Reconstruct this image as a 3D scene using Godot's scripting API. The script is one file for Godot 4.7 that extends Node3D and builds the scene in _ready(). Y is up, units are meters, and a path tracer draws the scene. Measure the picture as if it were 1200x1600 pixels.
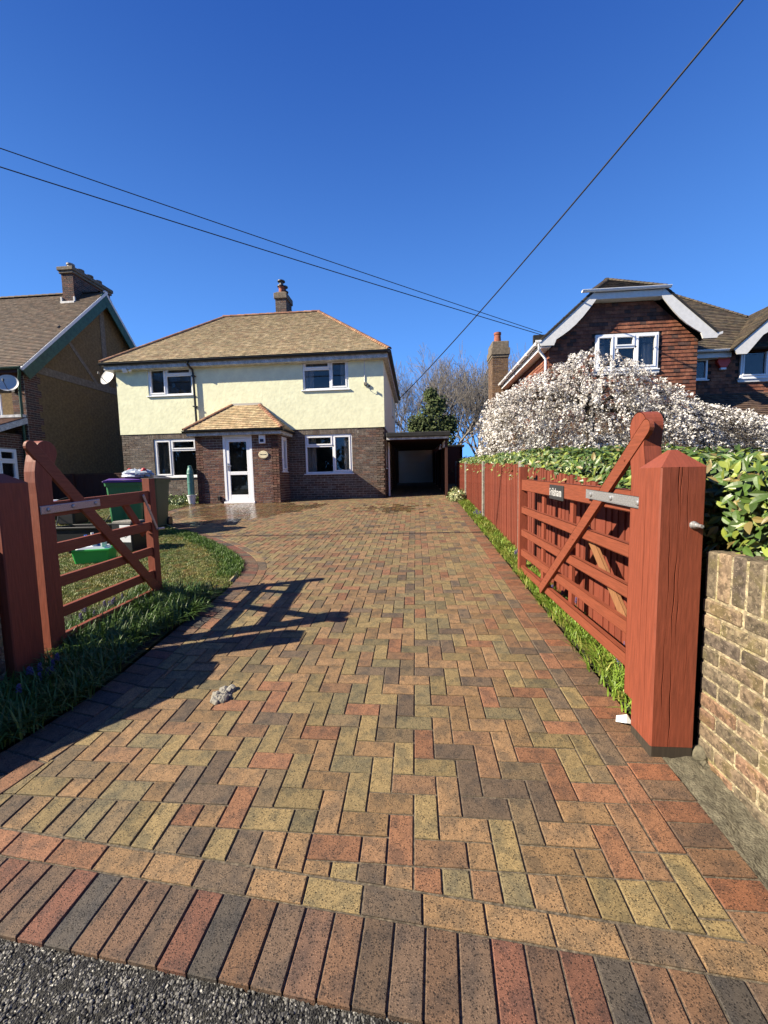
extends Node3D
# A drive of block pavers between two open timber gates, rising to a cream and brick house; neighbours on both sides.

const SLOPE := 0.075
const EYE := Vector3(0, 1.5, 0)
var rng := RandomNumberGenerator.new()
var M := {}
var T := {}
var cache := {}

func _ready():
	rng.seed = 4711
	setup_view()
	make_textures()
	make_materials()
	build_ground()
	build_driveway()
	build_house()
	build_carport()
	build_left_house()
	build_right_house()
	build_fence_and_walls()
	build_gates()
	build_garden_things()
	build_house_fittings()
	build_trees()
	build_roadside()
	build_hedges()
	build_plants()
	build_cables()

# ---------------------------------------------------------------- view and light
func setup_view():
	var cam := Camera3D.new()
	cam.name = "camera"
	cam.fov = 105.35
	cam.near = 0.05
	cam.far = 2000.0
	cam.transform = Transform3D(Basis(Vector3.UP, deg_to_rad(4.75)) * Basis(Vector3.RIGHT, deg_to_rad(-4.9)) * Basis(Vector3.BACK, deg_to_rad(-1.15)), EYE)
	cam.current = true
	add_child(cam)
	var env := Environment.new()
	env.background_mode = Environment.BG_SKY
	var sky := Sky.new()
	var sm := ProceduralSkyMaterial.new()
	sm.sky_top_color = Color(0.070, 0.195, 0.445)
	sm.sky_horizon_color = Color(0.36, 0.585, 0.86)
	sm.sky_curve = 0.3
	sm.ground_bottom_color = Color(0.25, 0.22, 0.18)
	sm.ground_horizon_color = Color(0.55, 0.62, 0.68)
	sm.sun_angle_max = 4.0
	sm.sun_curve = 0.05
	sky.sky_material = sm
	env.sky = sky
	env.tonemap_mode = Environment.TONE_MAPPER_LINEAR
	env.tonemap_exposure = 2.35
	env.sdfgi_enabled = true
	env.ssao_enabled = true
	env.ssil_enabled = true
	var we := WorldEnvironment.new()
	we.name = "environment"
	we.environment = env
	add_child(we)
	var sun := DirectionalLight3D.new()
	sun.name = "sun"
	sun.light_energy = 1.6
	sun.light_color = Color(1.0, 0.95, 0.86)
	sun.light_angular_distance = 0.5
	sun.shadow_enabled = true
	add_child(sun)
	var el := deg_to_rad(35.0)
	sun.look_at_from_position(Vector3.ZERO, Vector3(cos(el) * 0.937, -sin(el), -cos(el) * 0.349))

# height of the ground: the plot rises from the road to the house
func gy(z: float) -> float:
	if z > 0.0:
		return -0.02 * minf(z, 6.0)
	if z > -11.3:
		return -SLOPE * z
	return SLOPE * 11.3 + 0.045 * (minf(-z, 21.0) - 11.3)

# ---------------------------------------------------------------- mesh helpers
class Buf:
	var v := PackedVector3Array()
	var n := PackedVector3Array()
	var c := PackedColorArray()
	func tri(a: Vector3, b: Vector3, d: Vector3, col: Color):
		var nn := (b - a).cross(d - a).normalized()
		v.append(a); v.append(d); v.append(b)
		n.append(nn); n.append(nn); n.append(nn)
		c.append(col); c.append(col); c.append(col)
	func quad(a: Vector3, b: Vector3, d: Vector3, e: Vector3, col: Color):
		var nn := (b - a).cross(e - a)
		if nn.length_squared() < 1e-14:
			nn = (d - b).cross(e - b)
		nn = nn.normalized()
		v.append(a); v.append(d); v.append(b); v.append(a); v.append(e); v.append(d)
		for i in 6:
			n.append(nn); c.append(col)
	func quadn(p: Array, q: Array, col: Color):
		for i in [0, 2, 1, 0, 3, 2]:
			v.append(p[i]); n.append(q[i]); c.append(col)
	# axis box a..b in frame t
	func box(t: Transform3D, a: Vector3, b: Vector3, col := Color.WHITE, ch := 0.0):
		if ch <= 0.0:
			var p := []
			for i in 8:
				p.append(t * Vector3(b.x if i & 1 else a.x, b.y if i & 2 else a.y, b.z if i & 4 else a.z))
			quad(p[4], p[5], p[7], p[6], col); quad(p[1], p[0], p[2], p[3], col)
			quad(p[5], p[1], p[3], p[7], col); quad(p[0], p[4], p[6], p[2], col)
			quad(p[6], p[7], p[3], p[2], col); quad(p[0], p[1], p[5], p[4], col)
			return
		# rounded: chamfer every edge along the three axes
		var m := (a + b) * 0.5
		var h := (b - a) * 0.5
		var s := [-1.0, 1.0]
		for ax in 3:
			var u := (ax + 1) % 3
			var w := (ax + 2) % 3
			for sg in s:
				var q := []
				for k in [[-1, -1], [1, -1], [1, 1], [-1, 1]]:
					var e := Vector3.ZERO
					e[ax] = sg * h[ax]; e[u] = k[0] * (h[u] - ch); e[w] = k[1] * (h[w] - ch)
					q.append(t * (m + e))
				if sg < 0: q.reverse()
				quad(q[0], q[1], q[2], q[3], col)
			for s1 in s:
				for s2 in s:
					var q := []
					for k in [[-1, 0], [1, 0], [1, 1], [-1, 1]]:
						var e := Vector3.ZERO
						e[ax] = k[0] * (h[ax] - ch)
						e[u] = s1 * (h[u] - (ch if k[1] == 1 else 0.0))
						e[w] = s2 * (h[w] - (0.0 if k[1] == 1 else ch))
						q.append(t * (m + e))
					if s1 * s2 > 0: q.reverse()
					quad(q[0], q[1], q[2], q[3], col)
		for sx in s:
			for sy in s:
				for sz in s:
					var q := [t * (m + Vector3(sx * h.x, sy * (h.y - ch), sz * (h.z - ch))), t * (m + Vector3(sx * (h.x - ch), sy * h.y, sz * (h.z - ch))), t * (m + Vector3(sx * (h.x - ch), sy * (h.y - ch), sz * h.z))]
					if sx * sy * sz < 0: q.reverse()
					tri(q[0], q[1], q[2], col)
	# polygon (counter-clockwise in x,y of t) from z0 to z1, front edge chamfered
	func prism(t: Transform3D, p: PackedVector2Array, z0: float, z1: float, col := Color.WHITE, ch := 0.0, back := true):
		var k := p.size()
		var top := p
		if ch > 0.0:
			var r := Geometry2D.offset_polygon(p, -ch, Geometry2D.JOIN_MITER)
			if r.size() == 1 and r[0].size() == k:
				top = PackedVector2Array()
				var src: PackedVector2Array = r[0]
				for i in k:
					var best := 0
					for j in k:
						if src[j].distance_squared_to(p[i]) < src[best].distance_squared_to(p[i]): best = j
					top.append(src[best])
			else:
				ch = 0.0
		var zs := z1 - ch
		for i in k:
			var j := (i + 1) % k
			quad(t * Vector3(p[i].x, p[i].y, z0), t * Vector3(p[j].x, p[j].y, z0), t * Vector3(p[j].x, p[j].y, zs), t * Vector3(p[i].x, p[i].y, zs), col)
			if ch > 0.0:
				quad(t * Vector3(p[i].x, p[i].y, zs), t * Vector3(p[j].x, p[j].y, zs), t * Vector3(top[j].x, top[j].y, z1), t * Vector3(top[i].x, top[i].y, z1), col)
		var idx := Geometry2D.triangulate_polygon(top)
		for i in range(0, idx.size(), 3):
			var a := top[idx[i]]; var b := top[idx[i + 1]]; var d := top[idx[i + 2]]
			if (b - a).cross(d - a) < 0.0:
				var e := b; b = d; d = e
			tri(t * Vector3(a.x, a.y, z1), t * Vector3(b.x, b.y, z1), t * Vector3(d.x, d.y, z1), col)
			if back: tri(t * Vector3(a.x, a.y, z0), t * Vector3(d.x, d.y, z0), t * Vector3(b.x, b.y, z0), col)
	# smooth tube along pts
	func tube(pts: Array, rad: Array, sides := 8, col := Color.WHITE, caps := true):
		var rings := []
		var norms := []
		var up := Vector3.UP
		for i in pts.size():
			var d: Vector3 = (pts[mini(i + 1, pts.size() - 1)] - pts[maxi(i - 1, 0)]).normalized()
			if absf(d.dot(up)) > 0.95: up = Vector3.RIGHT if absf(d.x) < 0.9 else Vector3.BACK
			var a := d.cross(up).normalized()
			var b := a.cross(d).normalized()
			up = b
			var ring := []
			var nr := []
			for k in sides:
				var f := TAU * k / sides
				var o := a * cos(f) + b * sin(f)
				ring.append(pts[i] + o * rad[i]); nr.append(o)
			rings.append(ring); norms.append(nr)
		for i in pts.size() - 1:
			for k in sides:
				var l := (k + 1) % sides
				quadn([rings[i][k], rings[i + 1][k], rings[i + 1][l], rings[i][l]], [norms[i][k], norms[i + 1][k], norms[i + 1][l], norms[i][l]], col)
		if caps:
			for e in [0, pts.size() - 1]:
				for k in range(1, sides - 1):
					if e == 0: tri(rings[0][0], rings[0][k], rings[0][k + 1], col)
					else: tri(rings[e][0], rings[e][k + 1], rings[e][k], col)
	# lathe about local y of t: profile of (r, y)
	func lathe(t: Transform3D, prof: Array, sides := 20, col := Color.WHITE):
		for i in prof.size() - 1:
			var p: Vector2 = prof[i]
			var q: Vector2 = prof[i + 1]
			var nn := Vector2(q.y - p.y, p.x - q.x).normalized()
			for k in sides:
				var f := TAU * k / sides
				var g := TAU * (k + 1) / sides
				var a := [t * Vector3(p.x * cos(f), p.y, p.x * sin(f)), t * Vector3(q.x * cos(f), q.y, q.x * sin(f)), t * Vector3(q.x * cos(g), q.y, q.x * sin(g)), t * Vector3(p.x * cos(g), p.y, p.x * sin(g))]
				var e := (t.basis * Vector3(nn.x * cos(f), nn.y, nn.x * sin(f))).normalized()
				var h := (t.basis * Vector3(nn.x * cos(g), nn.y, nn.x * sin(g))).normalized()
				quadn(a, [e, e, h, h], col)
	func mesh() -> ArrayMesh:
		var m := ArrayMesh.new()
		if v.is_empty(): return m
		var arr := []
		arr.resize(Mesh.ARRAY_MAX)
		arr[Mesh.ARRAY_VERTEX] = v; arr[Mesh.ARRAY_NORMAL] = n; arr[Mesh.ARRAY_COLOR] = c
		m.add_surface_from_arrays(Mesh.PRIMITIVE_TRIANGLES, arr)
		return m

func F(o: Vector3, u: Vector3, w: Vector3) -> Transform3D:   # frame: origin, x axis, y axis, z = the outward side
	return Transform3D(Basis(u.normalized(), w.normalized(), u.cross(w).normalized()), o)
func ID() -> Transform3D:
	return Transform3D.IDENTITY
func rect(x0: float, y0: float, x1: float, y1: float) -> PackedVector2Array:
	return PackedVector2Array([Vector2(x0, y0), Vector2(x1, y0), Vector2(x1, y1), Vector2(x0, y1)])

var used := {}
func thing(called: String, label: String, category: String, base := Vector3.ZERO, group := "", kind := "") -> Node3D:
	var o := Node3D.new()
	var k: int = used.get(called, 0)
	used[called] = k + 1
	o.name = called if k == 0 else "%s_%03d" % [called, k]
	add_child(o)
	o.position = base
	if label: o.set_meta("label", label)
	if category: o.set_meta("category", category)
	if group: o.set_meta("group", group)
	if kind: o.set_meta("kind", kind)
	return o

# a part whose mesh is given in world coordinates
func part(called: String, b, mat: Material, parent: Node3D, kind := "") -> MeshInstance3D:
	var o := MeshInstance3D.new()
	o.name = called
	o.mesh = b.mesh() if b is Buf else b
	o.material_override = mat
	parent.add_child(o, true)
	o.position = -parent.position if parent.get_parent() == self else Vector3.ZERO
	if kind: o.set_meta("kind", kind)
	return o

func solo(called: String, b, mat: Material, label: String, category: String, base: Vector3, group := "", kind := "") -> MeshInstance3D:   # a thing of one mesh, given in world coordinates
	var o := MeshInstance3D.new()
	var k: int = used.get(called, 0)
	used[called] = k + 1
	o.name = called if k == 0 else "%s_%03d" % [called, k]
	if base != Vector3.ZERO:
		for i in b.v.size(): b.v[i] -= base
	o.mesh = b.mesh()
	o.material_override = mat
	add_child(o)
	o.position = base
	if label: o.set_meta("label", label)
	if category: o.set_meta("category", category)
	if group: o.set_meta("group", group)
	if kind: o.set_meta("kind", kind)
	return o

# pieces: {t: frame, p: polygon or null, w, h: size, d: depth, col, ch: chamfer, wedge}; the largest in view become parts, the rest one joined part
func piece_mesh(b: Buf, t: Transform3D, q: Dictionary):
	if q.has("wedge"):
		var p: PackedVector2Array = q.p if q.get("p") else rect(0, 0, q.w, q.h)
		var lo := 1e9
		for e in p: lo = minf(lo, e.y)
		var z := func(e: Vector2) -> float: return q.d * (1.0 - q.wedge * clampf((e.y - q.get("y0", 0.0)) / q.get("g", q.h), 0, 1))
		var k := p.size()
		for i in k:
			var j := (i + 1) % k
			b.quad(t * Vector3(p[i].x, p[i].y, -0.004), t * Vector3(p[j].x, p[j].y, -0.004), t * Vector3(p[j].x, p[j].y, z.call(p[j])), t * Vector3(p[i].x, p[i].y, z.call(p[i])), q.col)
		for i in range(1, k - 1):
			b.tri(t * Vector3(p[0].x, p[0].y, z.call(p[0])), t * Vector3(p[i].x, p[i].y, z.call(p[i])), t * Vector3(p[i + 1].x, p[i + 1].y, z.call(p[i + 1])), q.col)
	else:
		b.prism(t, q.p if q.get("p") else rect(0, 0, q.w, q.h), -q.d, q.get("z", 0.0), q.col, q.get("ch", 0.0), false)

func pieces(called: String, joined: String, list: Array, mat: Material, parent: Node3D, most := 300, mat2: Material = null):
	for q in list:
		var c: Vector3 = q.t * Vector3(q.w * 0.5, q.h * 0.5, 0)
		var to := EYE - c
		var local := to * Basis(Vector3.UP, deg_to_rad(4.75))   # towards the camera, in the camera's turn
		var s: float = q.w * q.h * absf(q.t.basis.z.dot(to.normalized())) / to.length_squared()
		if q.t.basis.z.dot(to) < 0.0: s *= 0.01
		var fx := -local.x / maxf(local.z, 0.01)
		var fy := -local.y / maxf(local.z, 0.01)
		if local.z < 0.2 or absf(fx) > 1.0 or absf(fy + 0.08) > 1.4: s *= 0.001
		q.s = s
	list.sort_custom(func(a, b): return a.s > b.s)
	var b := Buf.new()
	var b2 := Buf.new()
	var base: Vector3 = -parent.position if parent.get_parent() == self else Vector3.ZERO
	for i in list.size():
		var q: Dictionary = list[i]
		if i < most:
			var m: ArrayMesh
			var key := ""
			if not q.get("p"): key = "%s %.3f %.3f %.3f %s" % [called, q.w, q.h, q.d, q.col]
			if key and cache.has(key): m = cache[key]
			else:
				var one := Buf.new()
				piece_mesh(one, ID(), q)
				m = one.mesh()
				if key: cache[key] = m
			var o := MeshInstance3D.new()
			o.name = called
			o.mesh = m
			o.material_override = mat2 if q.get("wet", false) else mat
			parent.add_child(o, true)
			o.transform = Transform3D(q.t.basis, q.t.origin + base)
		else:
			piece_mesh(b2 if q.get("wet", false) else b, q.t, q)
	if b.v.size(): part(joined, b, mat, parent, "stuff")
	if b2.v.size(): part(joined, b2, mat2, parent, "stuff")

func pick(list: Array) -> Color:
	return list[rng.randi() % list.size()]
func shades(list: Array, per := 3, spread := 0.12) -> Array:   # a few fixed tones of each colour, so that alike pieces share meshes
	var r := []
	for c in list:
		for k in per:
			var f := 1.0 + spread * (2.0 * k / maxf(per - 1, 1) - 1.0)
			r.append(Color(c.r * f, c.g * f, c.b * f))
	return r

# bricks of a wall: rows in the frame t (x along, y up, z out), openings as Rect2
func brick_rows(t: Transform3D, w: float, h: float, holes: Array, pal: Array, bl := 0.2130, bh := 0.063, joint := 0.012, shift := 0.0, depth := 0.03, proud := 0.005) -> Array:
	var out := []
	var row := 0
	var y := joint * 0.5
	while y + bh * 0.6 < h:
		var hh := minf(bh, h - y)
		var x := -((bl + joint) * 0.5 if row % 2 else 0.0) - shift
		while x < w:
			var spans := [[maxf(x, 0.0), minf(x + bl, w)]]
			for o: Rect2 in holes:
				if y + hh > o.position.y + 0.02 and y < o.end.y - 0.02:
					var cut := []
					for s in spans:
						if s[1] <= o.position.x or s[0] >= o.end.x: cut.append(s)
						else:
							if s[0] < o.position.x: cut.append([s[0], o.position.x])
							if s[1] > o.end.x: cut.append([o.end.x, s[1]])
					spans = cut
			for s in spans:
				if s[1] - s[0] > 0.025:
					var ww: float = snappedf(s[1] - s[0], 0.001)
					out.append({"t": t * Transform3D(Basis.IDENTITY, Vector3(s[0], y, proud + rng.randf_range(-0.0015, 0.0015))), "w": ww, "h": hh, "d": depth, "col": pick(pal)})
			x += bl + joint
		y += bh + joint
		row += 1
	return out

# wall sheet in frame t with openings cut out, of real thickness
func wall(b: Buf, t: Transform3D, w: float, h: float, holes: Array, thick: float, col := Color.WHITE):
	var xs := [0.0, w]
	var ys := [0.0, h]
	for o: Rect2 in holes:
		for e in [o.position.x, o.end.x]:
			if e > 0 and e < w and not xs.has(e): xs.append(e)
		for e in [o.position.y, o.end.y]:
			if e > 0 and e < h and not ys.has(e): ys.append(e)
	xs.sort(); ys.sort()
	for i in xs.size() - 1:
		for j in ys.size() - 1:
			var c := Vector2((xs[i] + xs[i + 1]) * 0.5, (ys[j] + ys[j + 1]) * 0.5)
			var inside := false
			for o: Rect2 in holes:
				if o.has_point(c): inside = true
			if inside: continue
			for z in [0.0, -thick]:
				var p := [t * Vector3(xs[i], ys[j], z), t * Vector3(xs[i + 1], ys[j], z), t * Vector3(xs[i + 1], ys[j + 1], z), t * Vector3(xs[i], ys[j + 1], z)]
				if z < 0: p.reverse()
				b.quad(p[0], p[1], p[2], p[3], col)
	for o: Rect2 in holes + [Rect2(0, 0, w, h)]:
		var flip := o.size.x == w and o.size.y == h
		var k := [o.position, Vector2(o.end.x, o.position.y), o.end, Vector2(o.position.x, o.end.y)]
		for i in 4:
			var a: Vector2 = k[i]
			var e: Vector2 = k[(i + 1) % 4]
			var p := [t * Vector3(a.x, a.y, -thick), t * Vector3(e.x, e.y, -thick), t * Vector3(e.x, e.y, 0), t * Vector3(a.x, a.y, 0)]
			if not flip: p.reverse()
			b.quad(p[0], p[1], p[2], p[3], col)

# courses of plain tiles over a polygon given in the frame t (x along the course, y up the slope)
func tile_rows(t: Transform3D, poly: PackedVector2Array, pal: Array, tw := 0.165, gauge := 0.1, lift := 0.017) -> Array:
	var out := []
	var lo := Vector2(1e9, 1e9)
	var hi := -lo
	for p in poly:
		lo = lo.min(p); hi = hi.max(p)
	var row := 0
	var y := lo.y
	while y < hi.y - 0.02:
		var x := lo.x - (tw * 0.5 if row % 2 else 0.0)
		while x < hi.x:
			var r := rect(x + 0.0015, y, x + tw - 0.0015, y + gauge)
			var whole := true
			for e in r:
				if not Geometry2D.is_point_in_polygon(e + (Vector2(x + tw * 0.5, y + gauge * 0.5) - e) * 0.01, poly): whole = false
			var q := {"t": t * Transform3D(Basis.IDENTITY, Vector3(x + 0.0015, y, rng.randf_range(0, 0.002))), "w": tw - 0.003, "h": gauge, "g": gauge, "d": lift + snappedf(rng.randf_range(-0.003, 0.003), 0.001), "wedge": 0.75, "col": pick(pal)}
			if whole: out.append(q)
			else:
				for c in Geometry2D.intersect_polygons(r, poly):
					if c.size() < 3: continue
					if Geometry2D.is_polygon_clockwise(c): c.reverse()
					var a := 0.0
					for i in c.size(): a += c[i].cross(c[(i + 1) % c.size()]) * 0.5
					if absf(a) < 0.0006: continue
					for i in c.size(): c[i] -= Vector2(x + 0.0015, y)
					q.p = c
					out.append(q)
			x += tw
		y += gauge
		row += 1
	return out

# a flat sheet over a polygon of (x, z), following the ground at a height above it
func sheet(poly: PackedVector2Array, over: float, step := 0.6, col := Color.WHITE) -> Buf:
	var b := Buf.new()
	var lo := 1e9
	var hi := -1e9
	for p in poly:
		lo = minf(lo, p.y); hi = maxf(hi, p.y)
	var z := lo
	while z < hi:
		for c in Geometry2D.intersect_polygons(poly, rect(-400, z, 400, z + step)):
			var idx := Geometry2D.triangulate_polygon(c)
			for i in range(0, idx.size(), 3):
				var q := []
				for k in 3:
					var e: Vector2 = c[idx[i + k]]
					q.append(Vector3(e.x, gy(e.y) + over, e.y))
				if (q[1] - q[0]).cross(q[2] - q[0]).y < 0: b.tri(q[0], q[2], q[1], col)
				else: b.tri(q[0], q[1], q[2], col)
		z += step
	return b

func copies(called: String, mesh: Mesh, mat: Material, list: Array, cols: PackedColorArray, parent: Node3D = null, kind := "stuff") -> MultiMeshInstance3D:
	var mm := MultiMesh.new()
	mm.transform_format = MultiMesh.TRANSFORM_3D
	mm.use_colors = cols.size() > 0
	mm.mesh = mesh
	mm.instance_count = list.size()
	var base := Vector3.ZERO
	if parent and parent.get_parent() == self: base = -parent.position
	for i in list.size():
		mm.set_instance_transform(i, list[i])
		if cols.size(): mm.set_instance_color(i, cols[i])
	var o := MultiMeshInstance3D.new()
	o.name = called
	o.multimesh = mm
	o.material_override = mat
	if parent: parent.add_child(o, true)
	else: add_child(o)
	o.position = base
	if kind: o.set_meta("kind", kind)
	return o

# many small leaves joined into one real mesh
func baked(called: String, mesh: ArrayMesh, mat_: Material, list: Array, cols: PackedColorArray, parent: Node3D) -> MeshInstance3D:
	var a := mesh.surface_get_arrays(0)
	var v: PackedVector3Array = a[Mesh.ARRAY_VERTEX]
	var n: PackedVector3Array = a[Mesh.ARRAY_NORMAL]
	var b := Buf.new()
	for i in list.size():
		var t: Transform3D = list[i]
		b.v.append_array(t * v)
		var r := Transform3D(t.basis.orthonormalized(), Vector3.ZERO)
		b.n.append_array(r * n)
		var c := PackedColorArray()
		c.resize(v.size())
		c.fill(cols[i])
		b.c.append_array(c)
	return part(called, b, mat_, parent)

# ---------------------------------------------------------------- textures and materials
func noise_bytes(size: int, freq: float, octaves := 4, seed_ := 1, type := FastNoiseLite.TYPE_SIMPLEX_SMOOTH) -> PackedByteArray:
	var n := FastNoiseLite.new()
	n.noise_type = type
	n.seed = seed_
	n.frequency = freq
	n.fractal_octaves = octaves
	return n.get_seamless_image(size, size).get_data()

func tex(size: int, f: Callable) -> ImageTexture:   # f(i) gives a colour 0..1 for the pixel of that index
	var d := PackedByteArray()
	d.resize(size * size * 3)
	for i in size * size:
		var c: Color = f.call(i)
		d[i * 3] = clampi(int(c.r * 255), 0, 255); d[i * 3 + 1] = clampi(int(c.g * 255), 0, 255); d[i * 3 + 2] = clampi(int(c.b * 255), 0, 255)
	return ImageTexture.create_from_image(Image.create_from_data(size, size, false, Image.FORMAT_RGB8, d))

func bumps(size: int, h: PackedByteArray, strength: float) -> ImageTexture:
	var im := Image.create_from_data(size, size, false, Image.FORMAT_L8, h)
	im.bump_map_to_normal_map(strength)
	return ImageTexture.create_from_image(im)

func grey(v: float) -> Color:
	return Color(v, v, v)

func make_textures():
	var S := 512
	var coarse := noise_bytes(S, 0.008, 4, 3)
	var mid := noise_bytes(S, 0.03, 4, 5)
	var fine := noise_bytes(S, 0.30, 2, 7)
	var soft := noise_bytes(S, 0.009, 3, 15)
	var cell := noise_bytes(S, 0.11, 1, 9, FastNoiseLite.TYPE_CELLULAR)
	# concrete blocks: grains and pits, patches of a second pigment
	var grain := RandomNumberGenerator.new()
	grain.seed = 12
	T.speck = tex(S, func(i):
		var v := 0.80 + (mid[i] - 128) / 128.0 * 0.12 + (fine[i] - 128) / 128.0 * 0.12
		var r := grain.randf()
		if fine[i] > 190: v += 0.14
		if fine[i] < 62: v -= 0.32
		if r > 0.993: v = 1.0
		if r < 0.008: v -= 0.28
		return Color(v, v * 0.995, v * 0.985))
	T.speck_n = bumps(S, fine, 3.0)
	T.mottle = tex(S, func(i): return grey(0.80 + (coarse[i] - 128) / 128.0 * 0.14 + (mid[i] - 128) / 128.0 * 0.12 + (fine[i] - 128) / 128.0 * 0.05))
	T.rough = tex(S, func(i): return grey(0.78 + (mid[i] - 128) / 128.0 * 0.18))
	T.wet = tex(S, func(i): return grey(clampf(0.12 + (coarse[i] - 122) / 128.0 * 0.34 + (mid[i] - 128) / 128.0 * 0.08, 0.06, 0.8)))
	# second pigment burnt into blocks: drawn over the block colours
	var dots := PackedFloat32Array()
	dots.resize(S * S)
	for k in 10500:
		var cx := grain.randi() % S
		var cy := grain.randi() % S
		var dark := k < 6200
		var r := grain.randf_range(0.8, 2.3 if dark else 1.5)
		var amp := grain.randf_range(0.15, 0.50) * (-1.0 if dark else 0.85)
		for dy in range(-3, 4):
			for dx in range(-3, 4):
				if dx * dx + dy * dy <= r * r: dots[posmod(cy + dy, S) * S + posmod(cx + dx, S)] = amp
	T.brindle = tex(S, func(i):
		var a := clampf((soft[i] - 105) / 110.0, 0, 1)
		var v := 0.80 + (fine[i] - 128) / 128.0 * 0.10 + (mid[i] - 128) / 128.0 * 0.06 + dots[i]
		return Color(v * (1.0 - a * 0.20), v * (1.0 - a * 0.17), v * (1.0 - a * 0.12)))
	var pit_h := PackedByteArray()
	pit_h.resize(S * S)
	for i in S * S: pit_h[i] = clampi(150 + int((fine[i] - 128) * 0.35 + dots[i] * 150.0), 0, 255)
	T.pit_n = bumps(S, pit_h, 4.0)
	# road stone: dark binder with paler chips
	T.road = tex(S, func(i):
		var v := 0.20 + (cell[i] / 255.0) * 0.28 + (fine[i] - 128) / 128.0 * 0.12
		if fine[i] > 196: v += 0.28
		var c := (coarse[i] - 128) / 128.0 * 0.06
		return Color(v + c, v + c * 0.9, v + c * 0.3))
	var road_h := PackedByteArray()
	road_h.resize(S * S)
	for i in S * S: road_h[i] = clampi(255 - cell[i] + int((fine[i] - 128) * 0.5), 0, 255)
	T.road_n = bumps(S, road_h, 9.0)
	# timber: grain drawn long in one direction by the scale of the material
	var w1 := noise_bytes(S, 0.02, 5, 21)
	T.wood = tex(S, func(i):
		var v := 0.88 + (w1[i] - 128) / 128.0 * 0.09 + (fine[i] - 128) / 128.0 * 0.04
		return Color(v, v * 0.98, v * 0.97))
	T.wood_n = bumps(S, w1, 5.0)
	# rendered wall: trowelled, uneven
	var st := noise_bytes(S, 0.022, 4, 31)
	T.stucco_n = bumps(S, st, 4.0)
	T.stucco = tex(S, func(i): return grey(0.95 + (coarse[i] - 128) / 128.0 * 0.035 + (mid[i] - 128) / 128.0 * 0.015))
	# pebble dash: small stones in a brown bed
	T.dash = tex(S, func(i):
		var v := 0.55 + cell[i] / 255.0 * 0.5 + (fine[i] - 128) / 128.0 * 0.25 + (coarse[i] - 128) / 128.0 * 0.12
		return Color(v, v * 0.95, v * 0.86))
	T.dash_n = bumps(S, road_h, 6.0)
	# old garden wall: lichen spots, moss and soot on the bricks
	var spot := noise_bytes(S, 0.035, 2, 41)
	var spot2 := noise_bytes(S, 0.07, 2, 43)
	T.lichen = tex(S, func(i):
		var v := 0.78 + (mid[i] - 128) / 128.0 * 0.28 + (fine[i] - 128) / 128.0 * 0.12
		var c := Color(v, v * 0.97, v * 0.92)
		if coarse[i] > 128: c = c.lerp(Color(0.70, 0.70, 0.52), clampf((coarse[i] - 150) / 60.0, 0, 0.55))
		if spot2[i] > 172: c = c.lerp(Color(1.0, 0.99, 0.93), clampf((spot2[i] - 172) / 14.0, 0, 0.95))
		if spot[i] > 198: c = c.lerp(Color(0.9, 0.9, 0.84), clampf((spot[i] - 198) / 12.0, 0, 0.8))
		if spot[i] < 60: c = c.lerp(Color(0.5, 0.49, 0.44), 0.6)
		return c)
	# turf and soil
	T.turf = tex(S, func(i):
		var v := 0.65 + (fine[i] - 128) / 128.0 * 0.35 + (mid[i] - 128) / 128.0 * 0.25
		var y := clampf((coarse[i] - 110) / 70.0, 0, 1) * 0.4
		return Color(v * (0.8 + y), v * 0.95, v * (0.6 + y * 0.4)))
	T.soil = tex(S, func(i): return grey(0.62 + (fine[i] - 128) / 128.0 * 0.35 + (mid[i] - 128) / 128.0 * 0.3))
	T.curtain = tex(64, func(i): return grey(0.8 + 0.2 * sin((i % 64) / 64.0 * TAU * 3.0)))

# albedo is a linear (real-world) colour
func mat(called: String, c: Color, rough := 0.8, t: Texture2D = null, scale := Vector3.ONE, nrm: Texture2D = null, ns := 1.0, vert := false) -> StandardMaterial3D:
	var m := StandardMaterial3D.new()
	m.resource_name = called
	m.albedo_color = c.linear_to_srgb()
	m.roughness = rough
	m.metallic_specular = 0.45
	if t or nrm:
		m.uv1_triplanar = true
		m.uv1_world_triplanar = true
		m.uv1_scale = scale
		m.uv1_triplanar_sharpness = 6.0
	if t: m.albedo_texture = t
	if nrm:
		m.normal_enabled = true
		m.normal_texture = nrm
		m.normal_scale = ns
	m.vertex_color_use_as_albedo = vert
	M[called] = m
	return m

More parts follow.
